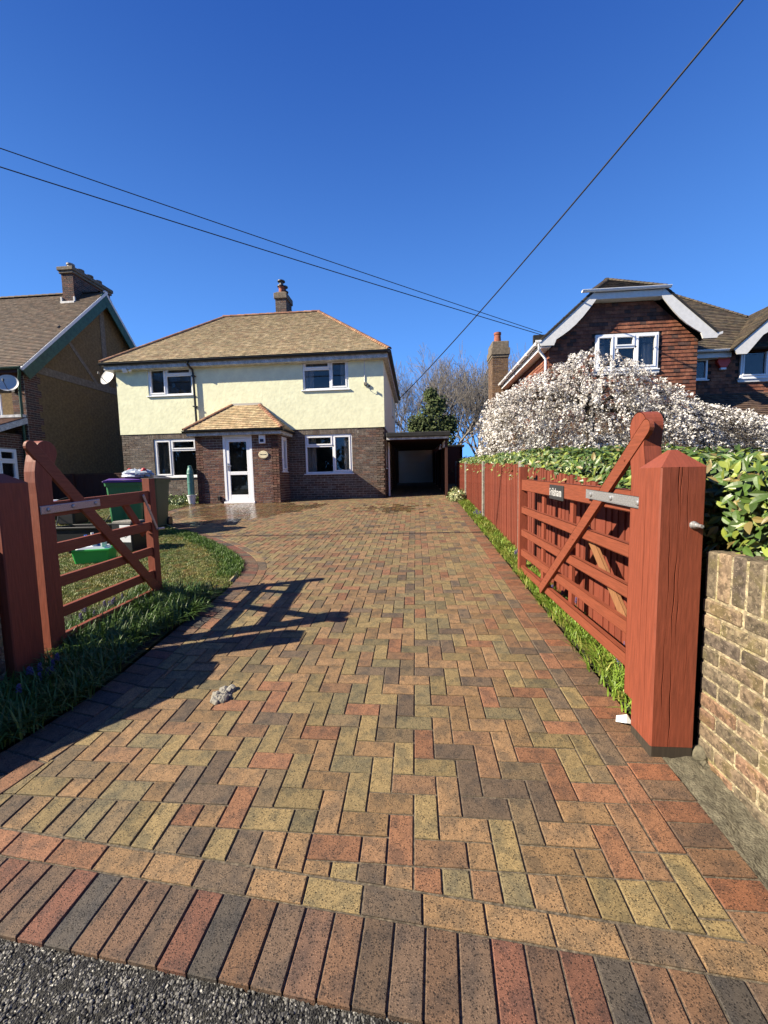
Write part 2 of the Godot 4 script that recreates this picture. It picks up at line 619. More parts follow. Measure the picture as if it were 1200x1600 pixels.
func make_materials():
	mat("paver", Color.WHITE, 0.78, T.brindle, Vector3(2.0, 2.0, 2.0), T.pit_n, 0.7, true)
	mat("paver_wet", Color(0.72, 0.70, 0.68), 0.3, T.brindle, Vector3(1.9, 1.9, 1.9), T.speck_n, 0.10, true)
	M.paver_wet.roughness = 1.0
	M.paver_wet.roughness_texture = T.wet
	M.paver_wet.metallic_specular = 0.5
	mat("sand", Color(0.27, 0.22, 0.155), 0.95, T.soil, Vector3(3, 3, 3))
	mat("road", Color(0.22, 0.215, 0.205), 0.75, T.road, Vector3(3.2, 3.2, 3.2), T.road_n, 1.6)
	mat("brick", Color.WHITE, 0.88, T.mottle, Vector3(1.7, 1.7, 1.7), T.speck_n, 0.6, true)
	mat("old_brick", Color.WHITE, 0.92, T.lichen, Vector3(1.35, 1.35, 1.35), T.speck_n, 1.2, true)
	mat("mortar", Color(0.58, 0.50, 0.40), 0.95, T.mottle, Vector3(2, 2, 2))
	mat("mortar_grey", Color(0.46, 0.41, 0.34), 0.95, T.mottle, Vector3(2, 2, 2))
	mat("mortar_old", Color(0.52, 0.46, 0.33), 0.95, T.lichen, Vector3(1.6, 1.6, 1.6), T.speck_n, 1.2)
	mat("concrete", Color(0.36, 0.34, 0.29), 0.92, T.mottle, Vector3(1.5, 1.5, 1.5), T.speck_n, 0.8)
	mat("haunch", Color(0.42, 0.35, 0.20), 0.95, T.mottle, Vector3(2.2, 2.2, 2.2), T.road_n, 0.8)
	mat("slab", Color(0.19, 0.17, 0.115), 0.95, T.mottle, Vector3(2.2, 2.2, 2.2), T.road_n, 0.6)
	mat("cream", Color(0.86, 0.855, 0.575), 0.85, T.stucco, Vector3(0.55, 0.55, 0.55), T.stucco_n, 0.20)
	mat("pebbledash", Color(0.33, 0.245, 0.135), 0.95, T.dash, Vector3(1.6, 1.6, 1.6), T.dash_n, 1.0)
	mat("cement", Color(0.25, 0.205, 0.15), 0.92, T.mottle, Vector3(1.5, 1.5, 1.5))
	mat("tile", Color.WHITE, 0.82, T.mottle, Vector3(0.9, 0.9, 0.9), null, 1.0, true)
	mat("upvc", Color(0.80, 0.81, 0.82), 0.3)
	mat("white_paint", Color(0.74, 0.74, 0.72), 0.5, T.mottle, Vector3(1, 1, 1))
	mat("old_white", Color(0.72, 0.72, 0.70), 0.6, T.stucco, Vector3(1.5, 1.5, 1.5))
	mat("black_plastic", Color(0.012, 0.012, 0.013), 0.4)
	mat("black_felt", Color(0.03, 0.03, 0.03), 0.9, T.mottle, Vector3(1, 1, 1))
	mat("green_paint", Color(0.045, 0.12, 0.065), 0.5, T.mottle, Vector3(1, 1, 1))
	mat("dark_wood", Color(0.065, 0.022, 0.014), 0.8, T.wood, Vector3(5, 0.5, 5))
	mat("stain_up", Color(0.265, 0.066, 0.034), 0.62, T.wood, Vector3(6.5, 0.45, 6.5), T.wood_n, 0.25)
	mat("stain_along", Color(0.26, 0.070, 0.034), 0.6, T.wood, Vector3(6.5, 6.5, 0.45), T.wood_n, 0.35)
	mat("fence", Color(0.25, 0.060, 0.032), 0.75, T.wood, Vector3(6.0, 0.35, 6.0), T.wood_n, 0.6, true)
	mat("bare_wood", Color(0.30, 0.145, 0.062), 0.75, T.wood, Vector3(6, 0.5, 6))
	mat("galvanised", Color(0.62, 0.63, 0.64), 0.42, T.rough, Vector3(8, 8, 8))
	M.galvanised.metallic = 0.55
	mat("dark_metal", Color(0.09, 0.085, 0.08), 0.5)
	M.dark_metal.metallic = 0.5
	mat("lead", Color(0.40, 0.37, 0.34), 0.6, T.rough, Vector3(6, 6, 6))
	mat("terracotta", Color(0.42, 0.13, 0.07), 0.8, T.mottle, Vector3(2, 2, 2))
	mat("curtain", Color(0.62, 0.62, 0.60), 0.9)
	mat("dark_curtain", Color(0.20, 0.20, 0.18), 0.9)
	mat("room", Color(0.22, 0.21, 0.19), 0.9)
	mat("turf", Color(0.15, 0.15, 0.04), 0.95, T.turf, Vector3(0.9, 0.9, 0.9))
	mat("soil", Color(0.055, 0.042, 0.028), 0.97, T.soil, Vector3(2, 2, 2))
	mat("garden", Color(0.07, 0.085, 0.03), 0.97, T.turf, Vector3(0.4, 0.4, 0.4))
	mat("leaf", Color.WHITE, 0.42, null, Vector3.ONE, null, 1.0, true)
	M.leaf.metallic_specular = 0.5
	mat("dull_leaf", Color.WHITE, 0.85, null, Vector3.ONE, null, 1.0, true)
	mat("blade", Color.WHITE, 0.5, null, Vector3.ONE, null, 1.0, true)
	for k in ["leaf", "blade"]:
		M[k].backlight_enabled = true
		M[k].backlight = Color(0.28, 0.32, 0.08)
		M[k].cull_mode = BaseMaterial3D.CULL_DISABLED
	mat("chip", Color.WHITE, 0.45, null, Vector3.ONE, null, 1.0, true)
	mat("petal", Color.WHITE, 0.7, null, Vector3.ONE, null, 1.0, true)
	M.petal.backlight_enabled = true
	M.petal.backlight = Color(0.5, 0.46, 0.42)
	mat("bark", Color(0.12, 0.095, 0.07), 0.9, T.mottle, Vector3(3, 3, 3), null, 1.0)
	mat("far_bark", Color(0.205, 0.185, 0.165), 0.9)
	mat("bare_foot", Color(0.05, 0.04, 0.028), 0.85, T.wood, Vector3(6, 0.5, 6))
	mat("bin_green", Color(0.04, 0.18, 0.065), 0.45)
	mat("bin_green_dark", Color(0.055, 0.09, 0.045), 0.5)
	mat("lid_purple", Color(0.115, 0.055, 0.25), 0.42)
	mat("lid_grey", Color(0.10, 0.10, 0.11), 0.5)
	mat("box_black", Color(0.012, 0.013, 0.014), 0.42)
	mat("box_green", Color(0.035, 0.42, 0.075), 0.4)
	mat("blue_plastic", Color(0.03, 0.16, 0.55), 0.35)
	mat("white_plastic", Color(0.72, 0.74, 0.76), 0.4)
	mat("label_paper", Color(0.55, 0.57, 0.58), 0.7)
	mat("ink", Color(0.02, 0.025, 0.03), 0.7)
	mat("bag_plastic", Color(0.58, 0.68, 0.78), 0.4, T.mottle, Vector3(9, 9, 9))
	mat("red_plastic", Color(0.42, 0.03, 0.03), 0.4)
	mat("teal_plastic", Color(0.075, 0.20, 0.165), 0.45)
	mat("slate_sign", Color(0.03, 0.032, 0.034), 0.55)
	mat("sign_cream", Color(0.68, 0.60, 0.40), 0.7)
	mat("navy", Color(0.01, 0.012, 0.05), 0.4)
	mat("red_box", Color(0.55, 0.045, 0.03), 0.4)
	mat("paper", Color(0.82, 0.82, 0.80), 0.8)
	mat("dish", Color(0.50, 0.50, 0.48), 0.45)
	mat("cable", Color(0.015, 0.015, 0.016), 0.6)
	var g := mat("glass", Color(0.35, 0.38, 0.38, 1.0), 0.02)
	g.transparency = BaseMaterial3D.TRANSPARENCY_ALPHA
	g.albedo_color = Color(0.06, 0.075, 0.085, 0.30)
	g.metallic_specular = 0.6
	var og := mat("frosted", Color(0.05, 0.06, 0.06), 0.12)
	og.metallic_specular = 0.5

# ---------------------------------------------------------------- ground
var edge_left := PackedVector2Array()     # line between lawn and paving, from the gate up to the porch
var drive_poly := PackedVector2Array()

func smooth(pts: Array, per := 6) -> PackedVector2Array:
	var r := PackedVector2Array()
	for i in pts.size() - 1:
		var a: Vector2 = pts[maxi(i - 1, 0)]
		var b: Vector2 = pts[i]
		var c: Vector2 = pts[i + 1]
		var d: Vector2 = pts[mini(i + 2, pts.size() - 1)]
		for k in per: r.append(b.cubic_interpolate(c, a, d, float(k) / per))
	r.append(pts[-1])
	return r

# front edge of the paving: the line between the row of stretchers and the row of headers along the road
func front_z(x: float) -> float:
	return -1.128 + (x + 0.0) * 0.0775

func build_ground():
	var b := Buf.new()
	var zs := [60.0, 25.0, 6.0, 3.0, 0.0, -4.0, -11.3, -21.0, -60.0, -400.0]
	var xs := [-400.0, -40.0, -3.0, 3.0, 40.0, 400.0]
	for i in zs.size() - 1:
		for j in xs.size() - 1:
			var p := []
			for k in [[j, i], [j + 1, i], [j + 1, i + 1], [j, i + 1]]: p.append(Vector3(xs[k[0]], gy(zs[k[1]]) - 0.09, zs[k[1]]))
			b.quad(p[0], p[1], p[2], p[3], Color.WHITE)
	solo("ground", b, M.garden, "", "", Vector3.ZERO, "", "structure")
	# the road: a sheet with a slightly uneven, coarse surface
	var r := Buf.new()
	var nz := FastNoiseLite.new()
	nz.frequency = 9.0
	nz.fractal_octaves = 2
	var nx := 240
	var nzc := 46
	var at := func(i: int, j: int) -> Vector3:
		var x := -3.2 + 5.4 * i / nx
		var z0 := front_z(x) + 0.215
		var z := z0 + (1.0 * j / nzc)
		var h := nz.get_noise_2d(x * 3.0, z * 3.0) * 0.007 + nz.get_noise_2d(x, z) * 0.004
		return Vector3(x, gy(minf(z, -0.0)) - 0.017 + h - 0.02 * clampf(float(j) / nzc, 0, 1), z)
	for i in nx:
		for j in nzc: r.quad(at.call(i, j + 1), at.call(i + 1, j + 1), at.call(i + 1, j), at.call(i, j), Color.WHITE)
	var far := [[-60.0, -1.6, -3.2, -1.4], [2.2, -0.75, 60.0, 3.2]]
	r.quad(Vector3(-60, -0.03, 7.0), Vector3(60, -0.03, 7.0), Vector3(60, -0.03, 0.25), Vector3(-60, -0.03, 0.25), Color.WHITE)
	r.quad(Vector3(-60, -0.03, 0.25), Vector3(-3.2, -0.03, 0.25), Vector3(-3.2, 0.06, -1.15), Vector3(-60, 0.06, -1.15), Color.WHITE)
	r.quad(Vector3(2.2, -0.03, 0.25), Vector3(60, -0.03, 0.25), Vector3(60, 0.04, -0.76), Vector3(2.2, 0.04, -0.76), Color.WHITE)
	solo("road", r, M.road, "", "", Vector3.ZERO, "", "structure")

	var chips := []
	var cc := PackedColorArray()
	for i in 30000:
		var x := rng.randf_range(-1.9, 0.9)
		var z: float = front_z(x) + 0.20 + 0.55 * pow(rng.randf(), 1.3)
		var sc := rng.randf_range(0.35, 0.95)
		chips.append(Transform3D(Basis(Vector3(rng.randf() - 0.5, rng.randf() - 0.5, rng.randf() - 0.5).normalized(), rng.randf() * TAU) * Basis.from_scale(Vector3(sc, sc * 0.7, sc)), Vector3(x, gy(minf(z, 0.0)) - 0.0185 - 0.02 * (z - front_z(x) - 0.2), z)))
		var f := pow(rng.randf(), 2.2)
		cc.append(Color(0.018 + 0.17 * f, 0.0175 + 0.165 * f, 0.016 + 0.15 * f))
	var cb := Buf.new()
	cb.box(ID(), -Vector3(0.006, 0.006, 0.0055), Vector3(0.006, 0.006, 0.0055), Color.WHITE, 0.0025)
	var cm := copies("road_chippings", cb.mesh(), M.chip, chips, cc, null, "stuff")
	cm.set_meta("label", "coarse dark stone chippings of the road surface"); cm.set_meta("category", "gravel")

	edge_left = smooth([Vector2(-2.20, -1.55), Vector2(-2.09, -2.07), Vector2(-2.07, -2.5), Vector2(-2.10, -3.2), Vector2(-2.10, -3.7), Vector2(-2.13, -4.2), Vector2(-2.26, -4.8), Vector2(-2.58, -5.35), Vector2(-3.16, -5.99), Vector2(-4.22, -6.97), Vector2(-5.36, -7.97), Vector2(-6.03, -8.63), Vector2(-6.46, -9.27), Vector2(-6.62, -9.9), Vector2(-6.68, -10.6), Vector2(-6.68, -11.4)], 5)
	# lawn, up to the paving edge
	var lawn := PackedVector2Array(edge_left)
	for i in lawn.size(): lawn[i] += Vector2(-0.02, 0)
	lawn.append(Vector2(-6.7, -12.2)); lawn.append(Vector2(-12.5, -12.2)); lawn.append(Vector2(-12.5, -1.55))
	solo("lawn", sheet(lawn, 0.004), M.turf, "", "", Vector3.ZERO, "", "structure")
	# soil of the beds
	solo("flower_bed", sheet(PackedVector2Array([Vector2(1.178, -2.1), Vector2(2.6, -2.1), Vector2(2.6, -13.9), Vector2(1.178, -13.9)]), -0.004), M.soil, "", "", Vector3.ZERO, "", "structure")
	solo("soil_bed", sheet(PackedVector2Array([Vector2(-3.4, -1.56), Vector2(-2.25, -1.56), Vector2(-2.12, -2.6), Vector2(-2.18, -4.0), Vector2(-3.0, -4.1), Vector2(-3.4, -3.2)]), 0.010), M.soil, "", "", Vector3.ZERO, "", "structure")
	# weathered mortar strip between the paving and the garden wall
	var s := Buf.new()
	var sn := FastNoiseLite.new()
	sn.frequency = 4.0
	sn.fractal_octaves = 4
	var sp := func(i: int, j: int) -> Vector3:
		var x := 1.158 + 0.20 * i / 14.0
		var z := -0.6 - 1.5 * j / 90.0
		return Vector3(x, gy(z) - 0.006 + 0.012 * i / 14.0 + sn.get_noise_2d(x * 2.0, z * 2.0) * 0.016, z)
	for i in 14:
		for j in 90: s.quad(sp.call(i, j), sp.call(i + 1, j), sp.call(i + 1, j + 1), sp.call(i, j + 1), Color.WHITE)
	solo("mortar_strip", s, M.slab, "", "", Vector3.ZERO, "", "structure")

# ---------------------------------------------------------------- driveway
func build_driveway():
	var node := thing("driveway", "", "", Vector3(0, 0, 0), "", "structure")
	var right := 1.165
	# outline of all paving
	var all := PackedVector2Array(edge_left)
	all.append(Vector2(-6.62, -11.36)); all.append(Vector2(-4.0, -11.36)); all.append(Vector2(-4.0, -12.31)); all.append(Vector2(-0.95, -12.31)); all.append(Vector2(-0.95, -20.4)); all.append(Vector2(1.16, -20.4))
	all.append(Vector2(right, -13.9)); all.append(Vector2(right, front_z(right) + 0.205)); all.append(Vector2(-2.25, front_z(-2.25) + 0.205))
	part("sand_bed", sheet(all, -0.0065, 0.5), M.sand, node)
	# pale mortar haunching between the lawn and the header course
	var hb := Buf.new()
	var outer := offset_line(edge_left, -0.055)
	for i in range(26, edge_left.size() - 14):
		for k in 2:
			var a: Vector2 = outer[i].lerp(edge_left[i], k * 0.5)
			var c: Vector2 = outer[i + 1].lerp(edge_left[i + 1], k * 0.5)
			var d: Vector2 = outer[i + 1].lerp(edge_left[i + 1], k * 0.5 + 0.5)
			var e: Vector2 = outer[i].lerp(edge_left[i], k * 0.5 + 0.5)
			var hh := [0.018, 0.026] if k == 0 else [0.026, 0.004]
			hb.quad(Vector3(a.x, gy(a.y) + hh[0], a.y), Vector3(e.x, gy(e.y) + hh[1], e.y), Vector3(d.x, gy(d.y) + hh[1], d.y), Vector3(c.x, gy(c.y) + hh[0], c.y), Color.WHITE)
	part("mortar_edging", hb, M.haunch, node)
	var ochre := Color(0.345, 0.253, 0.114)
	var tan := Color(0.358, 0.222, 0.108)
	var orange := Color(0.350, 0.170, 0.090)
	var grey_ := Color(0.200, 0.143, 0.092)
	var olive := Color(0.262, 0.208, 0.106)
	var field := shades([ochre, tan, tan, tan, orange, grey_, olive, ochre, tan, ochre, Color(0.330, 0.190, 0.100), Color(0.255, 0.182, 0.10)], 3, 0.13)
	var reds := shades([Color(0.235, 0.105, 0.066), Color(0.22, 0.125, 0.078), Color(0.185, 0.122, 0.080), Color(0.25, 0.14, 0.080), Color(0.245, 0.09, 0.058), Color(0.110, 0.092, 0.074), Color(0.22, 0.13, 0.080)], 3, 0.12)
	var edging := shades([tan, tan, ochre, orange, grey_], 3, 0.1)
	var rights := shades([Color(0.315, 0.145, 0.076), Color(0.275, 0.155, 0.084), Color(0.225, 0.138, 0.082), Color(0.335, 0.14, 0.070)], 3, 0.12)
	var list := []
	var G := 0.0033   # half of a joint
	var put := func(p: PackedVector2Array, col: Color):
		# p in (x, z); make it counter-clockwise seen from above (x right, -z up)
		var c := Vector2.ZERO
		for e in p: c += e
		c /= p.size()
		var z0 := c.y
		var dy := rng.randf_range(-0.0018, 0.0018)
		var o := Vector3(c.x, gy(z0) + dy, z0)
		var up := Vector3(0, gy(z0 - 0.05) - gy(z0 + 0.05), -0.1)
		var q := PackedVector2Array()
		var lo := Vector2(1e9, 1e9)
		var hi := -lo
		for e in p:
			var l := Vector2(e.x - c.x, -(e.y - c.y))
			lo = lo.min(l); hi = hi.max(l)
		for e in p: q.append(Vector2(e.x - c.x, -(e.y - c.y)) - lo)
		if Geometry2D.is_polygon_clockwise(q): q.reverse()
		var t := F(o, Vector3(1, rng.randf_range(-0.006, 0.006), 0), up + Vector3(0, rng.randf_range(-0.0006, 0.0006), 0))
		t.origin = t * Vector3(lo.x, lo.y, 0)
		var d := {"t": t, "w": hi.x - lo.x, "h": hi.y - lo.y, "d": 0.045, "col": col, "ch": 0.003, "p": q, "wet": false}
		if q.size() == 4:
			var r := rect(0, 0, d.w, d.h)
			var same := true
			for e in q:
				var near := 1e9
				for k in r: near = minf(near, e.distance_to(k))
				if near > 0.002: same = false
			if same:
				d.erase("p"); d.w = snappedf(d.w, 0.0005); d.h = snappedf(d.h, 0.0005)
		# wet patch before the porch
		var wet := Vector2((c.x + 4.7) / 1.9, (c.y + 10.0) / 1.65).length() + 0.25 * sin(c.x * 3.1 + c.y * 2.3)
		d.wet = wet + rng.randf_range(-0.15, 0.15) < 1.0 or (Vector2((c.x + 0.6) / 1.1, (c.y + 9.9) / 1.0).length() + rng.randf_range(-0.1, 0.9) < 1.0)
		list.append(d)
	# left edge: a header course along the curve, then a stretcher course
	var inner1 := offset_line(edge_left, 0.207)
	var inner2 := offset_line(edge_left, 0.312)
	course(edge_left, inner1, 0.104, G, put, reds)
	course(inner1, inner2, 0.208, G, put, edging)
	# right edge
	var z := -1.03
	while z > -13.8:
		put.call(rect(0.978 + G, z - 0.1 + G, right - G, z - G) , pick(rights)); z -= 0.1005
	z = -1.0
	while z > -20.2:
		put.call(clip_front(rect(0.876 + G, z - 0.203 + G, 0.978 - G, z - G)), pick(edging)); z -= 0.203
	# front: headers along the road, then stretchers; both follow the front line
	var x := -2.35
	while x < 1.3:
		var w := 0.0985
		put.call(PackedVector2Array([Vector2(x + G - 0.012, front_z(x) + 0.212), Vector2(x + w - G - 0.012, front_z(x + w) + 0.212), Vector2(x + w - G, front_z(x + w) + G), Vector2(x + G, front_z(x) + G)]), pick(reds))
		x += w
	x = -2.42
	while x < 1.3:
		var w := 0.202
		put.call(PackedVector2Array([Vector2(x + G, front_z(x) - G), Vector2(x + w - G, front_z(x + w) - G), Vector2(x + w - G, front_z(x + w) - 0.093 + G), Vector2(x + G, front_z(x) - 0.093 + G)]), pick(edging))
		x += w
	# the herringbone field
	var zone := PackedVector2Array(inner2)
	zone.append(Vector2(-6.37, -11.3)); zone.append(Vector2(-6.37, -11.36)); zone.append(Vector2(-4.0, -11.36)); zone.append(Vector2(-4.0, -12.31)); zone.append(Vector2(-0.95, -12.31)); zone.append(Vector2(-0.95, -20.35)); zone.append(Vector2(0.874, -20.35))
	zone.append(Vector2(0.874, front_z(0.874) - 0.096)); zone.append(Vector2(-1.95, front_z(-1.95) - 0.096))
	var cut_row := PackedVector2Array([Vector2(-8, -1.506), Vector2(-1.026, -1.506), Vector2(-1.026, -1.406), Vector2(-0.426, -1.406), Vector2(-0.426, -1.306), Vector2(2, -1.306), Vector2(2, -30), Vector2(-8, -30)])
	var U := 0.1
	var fz: Array = Geometry2D.intersect_polygons(zone, cut_row)
	var main: PackedVector2Array = fz[0]
	for q in fz:
		if q.size() > main.size(): main = q
	for row in range(0, 192):
		for c in range(-66, 12):
			var cm := posmod(c - row, 4)
			var r: PackedVector2Array
			if cm == 0: r = rect(-0.026 + c * U, -1.306 - (row + 1) * U, -0.026 + (c + 2) * U, -1.306 - row * U)
			elif posmod(c + 1 - row, 4) == 0: r = rect(-0.026 + c * U, -1.306 - (row + 2) * U, -0.026 + (c + 1) * U, -1.306 - row * U)
			elif row == 0 and posmod(c + 2 - row, 4) == 0: r = rect(-0.026 + c * U, -1.306 - U, -0.026 + (c + 1) * U, -1.306)
			else: continue
			clip_put(r, main, G, put, field)
	# the row of cut blocks between field and stretchers
	for c in range(-24, 10):
		var r0 := -1.306 if c >= -4 else (-1.406 if c >= -10 else -1.506)
		clip_put(rect(-0.026 + c * U, r0, -0.026 + (c + 1) * U, -0.9), zone, G, put, field)
	pieces("paver", "pavers", list, M.paver, node, 300, M.paver_wet)
	# broken block filled with rubble
	var rb := Buf.new()
	for k in 60:
		var a := rng.randf() * TAU
		var rr := sqrt(rng.randf()) * 0.062
		var p := Vector3(-1.225 + cos(a) * rr * 0.8, 0, -2.25 + sin(a) * rr * 1.3)
		p.y = gy(p.z) + rng.randf_range(-0.006, 0.004)
		var h := rng.randf_range(0.012, 0.03)
		rb.box(Transform3D(Basis(Vector3(rng.randf(), rng.randf(), rng.randf()).normalized(), rng.randf() * TAU), p), -Vector3(h, h * 0.6, h * 0.8), Vector3(h, h * 0.6, h * 0.8), Color.WHITE, h * 0.3)
	solo("rubble_patch", rb, M.concrete, "pale crumbled mortar filling a broken paver on the driveway", "rubble", Vector3(-1.225, gy(-2.25), -2.25))

func offset_line(p: PackedVector2Array, d: float) -> PackedVector2Array:
	var r := PackedVector2Array()
	for i in p.size():
		var t := (p[mini(i + 1, p.size() - 1)] - p[maxi(i - 1, 0)]).normalized()
		r.append(p[i] + Vector2(-t.y, t.x) * d)
	return r

func walk(p: PackedVector2Array, s: float) -> Vector2:
	for i in p.size() - 1:
		var l := p[i].distance_to(p[i + 1])
		if s <= l: return p[i].lerp(p[i + 1], s / l)
		s -= l
	return p[-1]

# blocks between two parallel lines
func course(a: PackedVector2Array, b: PackedVector2Array, step: float, g: float, put: Callable, pal: Array):
	var total := 0.0
	for i in a.size() - 1: total += a[i].distance_to(a[i + 1])
	var tb := 0.0
	for i in b.size() - 1: tb += b[i].distance_to(b[i + 1])
	var k := int(total / step)
	for i in k:
		var u := (i + g / step) / k
		var w := (i + 1 - g / step) / k
		var q := PackedVector2Array([walk(a, u * total), walk(a, w * total), walk(b, w * tb), walk(b, u * tb)])
		var mid := (q[0] + q[1] + q[2] + q[3]) / 4.0
		for j in 4: q[j] += (mid - q[j]).normalized() * g
		if mid.y > front_z(mid.x) - 0.16: continue
		put.call(q, pick(pal))

func clip_front(r: PackedVector2Array) -> PackedVector2Array:
	var lim := PackedVector2Array([Vector2(-9, front_z(-9) - 0.098), Vector2(3, front_z(3) - 0.098), Vector2(3, -40), Vector2(-9, -40)])
	var q := Geometry2D.intersect_polygons(r, lim)
	return q[0] if q.size() else r

func clip_put(r: PackedVector2Array, zone: PackedVector2Array, g: float, put: Callable, pal: Array):
	for q in Geometry2D.intersect_polygons(r, zone):
		for e in Geometry2D.offset_polygon(q, -g, Geometry2D.JOIN_MITER):
			var a := 0.0
			for i in e.size(): a += e[i].cross(e[(i + 1) % e.size()]) * 0.5
			if absf(a) > 0.0007 and e.size() < 9: put.call(e, pick(pal))

# ---------------------------------------------------------------- windows and doors
# frame t at the lower left corner of the opening, x along, y up, z out. bars: vertical and horizontal bars; panes: opening lights as Rect2 (own sash) or fixed
func window(parent: Node3D, t: Transform3D, w: float, h: float, lights: Array, sill := true, recess := 0.05, curtain := 0, label := "") -> MeshInstance3D:
	var b := Buf.new()
	var o := 0.055
	var d := 0.07
	var z1 := -recess
	var z0 := z1 - d
	var bar := func(x0, y0, x1, y1, front := 0.0): b.box(t, Vector3(x0, y0, z0), Vector3(x1, y1, z1 + front), Color.WHITE, 0.006)
	bar.call(0, 0, o, h); bar.call(w - o, 0, w, h); bar.call(o, 0, w - o, o, -0.001); bar.call(o, h - o, w - o, h, -0.001)
	var panes := []
	for l in lights:
		var r: Rect2 = l[0]
		var x0 := r.position.x * w
		var x1 := r.end.x * w
		var y0 := r.position.y * h
		var y1 := r.end.y * h
		# mullions and transoms round each light, kept inside the outer frame
		var mx0 := x0 - (0.027 if x0 > 0.01 else -o)
		var mx1 := x1 + (0.027 if x1 < w - 0.01 else -o)
		var my0 := y0 - (0.027 if y0 > 0.01 else -o)
		var my1 := y1 + (0.027 if y1 < h - 0.01 else -o)
		if x1 < w - 0.01: bar.call(x1 - 0.027, maxf(my0, o), x1 + 0.027, minf(my1, h - o), -0.003)
		if y1 < h - 0.01: bar.call(maxf(mx0 + (0.054 if x0 > 0.01 else 0.0), o), y1 - 0.027, minf(mx1 - (0.054 if x1 < w - 0.01 else 0.0), w - o), y1 + 0.027, -0.004)
		var ix0 := mx0 + (0.054 if x0 > 0.01 else 0.0)
		var ix1 := mx1 - (0.054 if x1 < w - 0.01 else 0.0)
		var iy0 := my0 + (0.054 if y0 > 0.01 else 0.0)
		var iy1 := my1 - (0.054 if y1 < h - 0.01 else 0.0)
		if l[1]:   # an opening light: its own sash stands proud
			var s := 0.045
			bar.call(ix0 + 0.002, iy0 + 0.002, ix0 + s, iy1 - 0.002, 0.014); bar.call(ix1 - s, iy0 + 0.002, ix1 - 0.002, iy1 - 0.002, 0.014)
			bar.call(ix0 + s, iy0 + 0.002, ix1 - s, iy0 + s, 0.013); bar.call(ix0 + s, iy1 - s, ix1 - s, iy1 - 0.002, 0.013)
			ix0 += s; ix1 -= s; iy0 += s; iy1 -= s
		panes.append([ix0, iy0, ix1, iy1])
	var win := part("window", b, M.upvc, parent)
	if label: win.set_meta("label", label)
	for p in panes:
		var g := Buf.new()
		g.box(t, Vector3(p[0] - 0.004, p[1] - 0.004, z0 + 0.025), Vector3(p[2] + 0.004, p[3] + 0.004, z0 + 0.029))
		part("pane", g, M.glass, win)
	if sill:
		var s := Buf.new()
		s.box(t, Vector3(-0.05, -0.035, z0 + 0.01), Vector3(w + 0.05, -0.003, 0.045), Color.WHITE, 0.006)
		part("sill", s, M.upvc, win)
	if curtain:
		for side in [0, 1]:
			var c := Buf.new()
			var cw := w * (0.2 if curtain != 3 else (0.32 if side == 0 else 0.12))
			var k := 28
			for i in k:
				var x0 := cw * i / k
				var x1 := cw * (i + 1) / k
				var off := 0.0 if side == 0 else w - cw
				var f := func(e: float) -> float: return z0 - 0.14 + 0.03 * sin(e * 42.0) + 0.012 * sin(e * 97.0)
				c.quad(t * Vector3(off + x0, -0.1, f.call(x0)), t * Vector3(off + x1, -0.1, f.call(x1)), t * Vector3(off + x1, h + 0.05, f.call(x1)), t * Vector3(off + x0, h + 0.05, f.call(x0)), Color.WHITE)
			part("curtain", c, M.dark_curtain if curtain == 3 else M.curtain, win)
	return win

# half-round or bonnet tiles along an edge from a to b
func cap_tiles(parent: Node3D, called: String, a: Vector3, b: Vector3, r: float, step: float, pal: Array, mat_: Material, up := Vector3.UP, tilt := 0.02, joined := "ridge_tiles"):
	var k := int((b - a).length() / step)
	var d := (b - a).normalized()
	var list := []
	var m := {}
	for i in k:
		var col := pick(pal)
		var key := str(called, col, r)
		if not cache.has(key):
			var q := Buf.new()
			var n := 8
			var l := step * 1.08
			for j in n:
				var f := PI * j / n
				var g := PI * (j + 1) / n
				var p := func(h, z, rr): return Vector3(cos(h) * rr, sin(h) * rr * 0.8, z)
				var r2: float = r * 0.86
				q.quad(p.call(f, 0, r), p.call(g, 0, r), p.call(g, l, r2), p.call(f, l, r2), col)
				q.quad(p.call(g, 0, r), p.call(f, 0, r), p.call(f, 0, r * 0.8), p.call(g, 0, r * 0.8), col)
			cache[key] = q.mesh()
		var side := up.cross(d).normalized()
		var u := d.cross(side).normalized()
		var o := MeshInstance3D.new()
		o.name = called
		o.mesh = cache[key]
		o.material_override = mat_
		parent.add_child(o, true)
		var base: Vector3 = -parent.position if parent.get_parent() == self else Vector3.ZERO
		o.transform = Transform3D(Basis(side, u, d), a + d * step * i + u * tilt + base)

func slope(b: Buf, p: Array, thick := 0.06):   # a roof slab under the tiles
	var n: Vector3 = (p[1] - p[0]).cross(p[-1] - p[0]).normalized()
	var k := p.size()
	for i in range(1, k - 1):
		b.tri(p[0], p[i], p[i + 1], Color(0.05, 0.05, 0.05))
		b.tri(p[0] - n * thick, p[i + 1] - n * thick, p[i] - n * thick, Color(0.05, 0.05, 0.05))
	for i in k:
		var e: Vector3 = p[i]
		var f: Vector3 = p[(i + 1) % k]
		b.quad(e - n * thick, f - n * thick, f, e, Color(0.05, 0.05, 0.05))

func slope_tiles(p: Array, pal: Array, tw := 0.165, gauge := 0.1, lift := 0.021) -> Array:   # p: eave left, eave right, then the rest, seen from outside
	var u: Vector3 = (p[1] - p[0]).normalized()
	var n: Vector3 = u.cross(p[-1] - p[0]).normalized()
	var w := n.cross(u)
	var t := F(p[0], u, w)
	var poly := PackedVector2Array()
	for e in p:
		var l: Vector3 = t.affine_inverse() * e
		poly.append(Vector2(l.x, l.y))
	# the lowest course hangs a little over the eave
	return tile_rows(t, poly, pal, tw, gauge, lift)

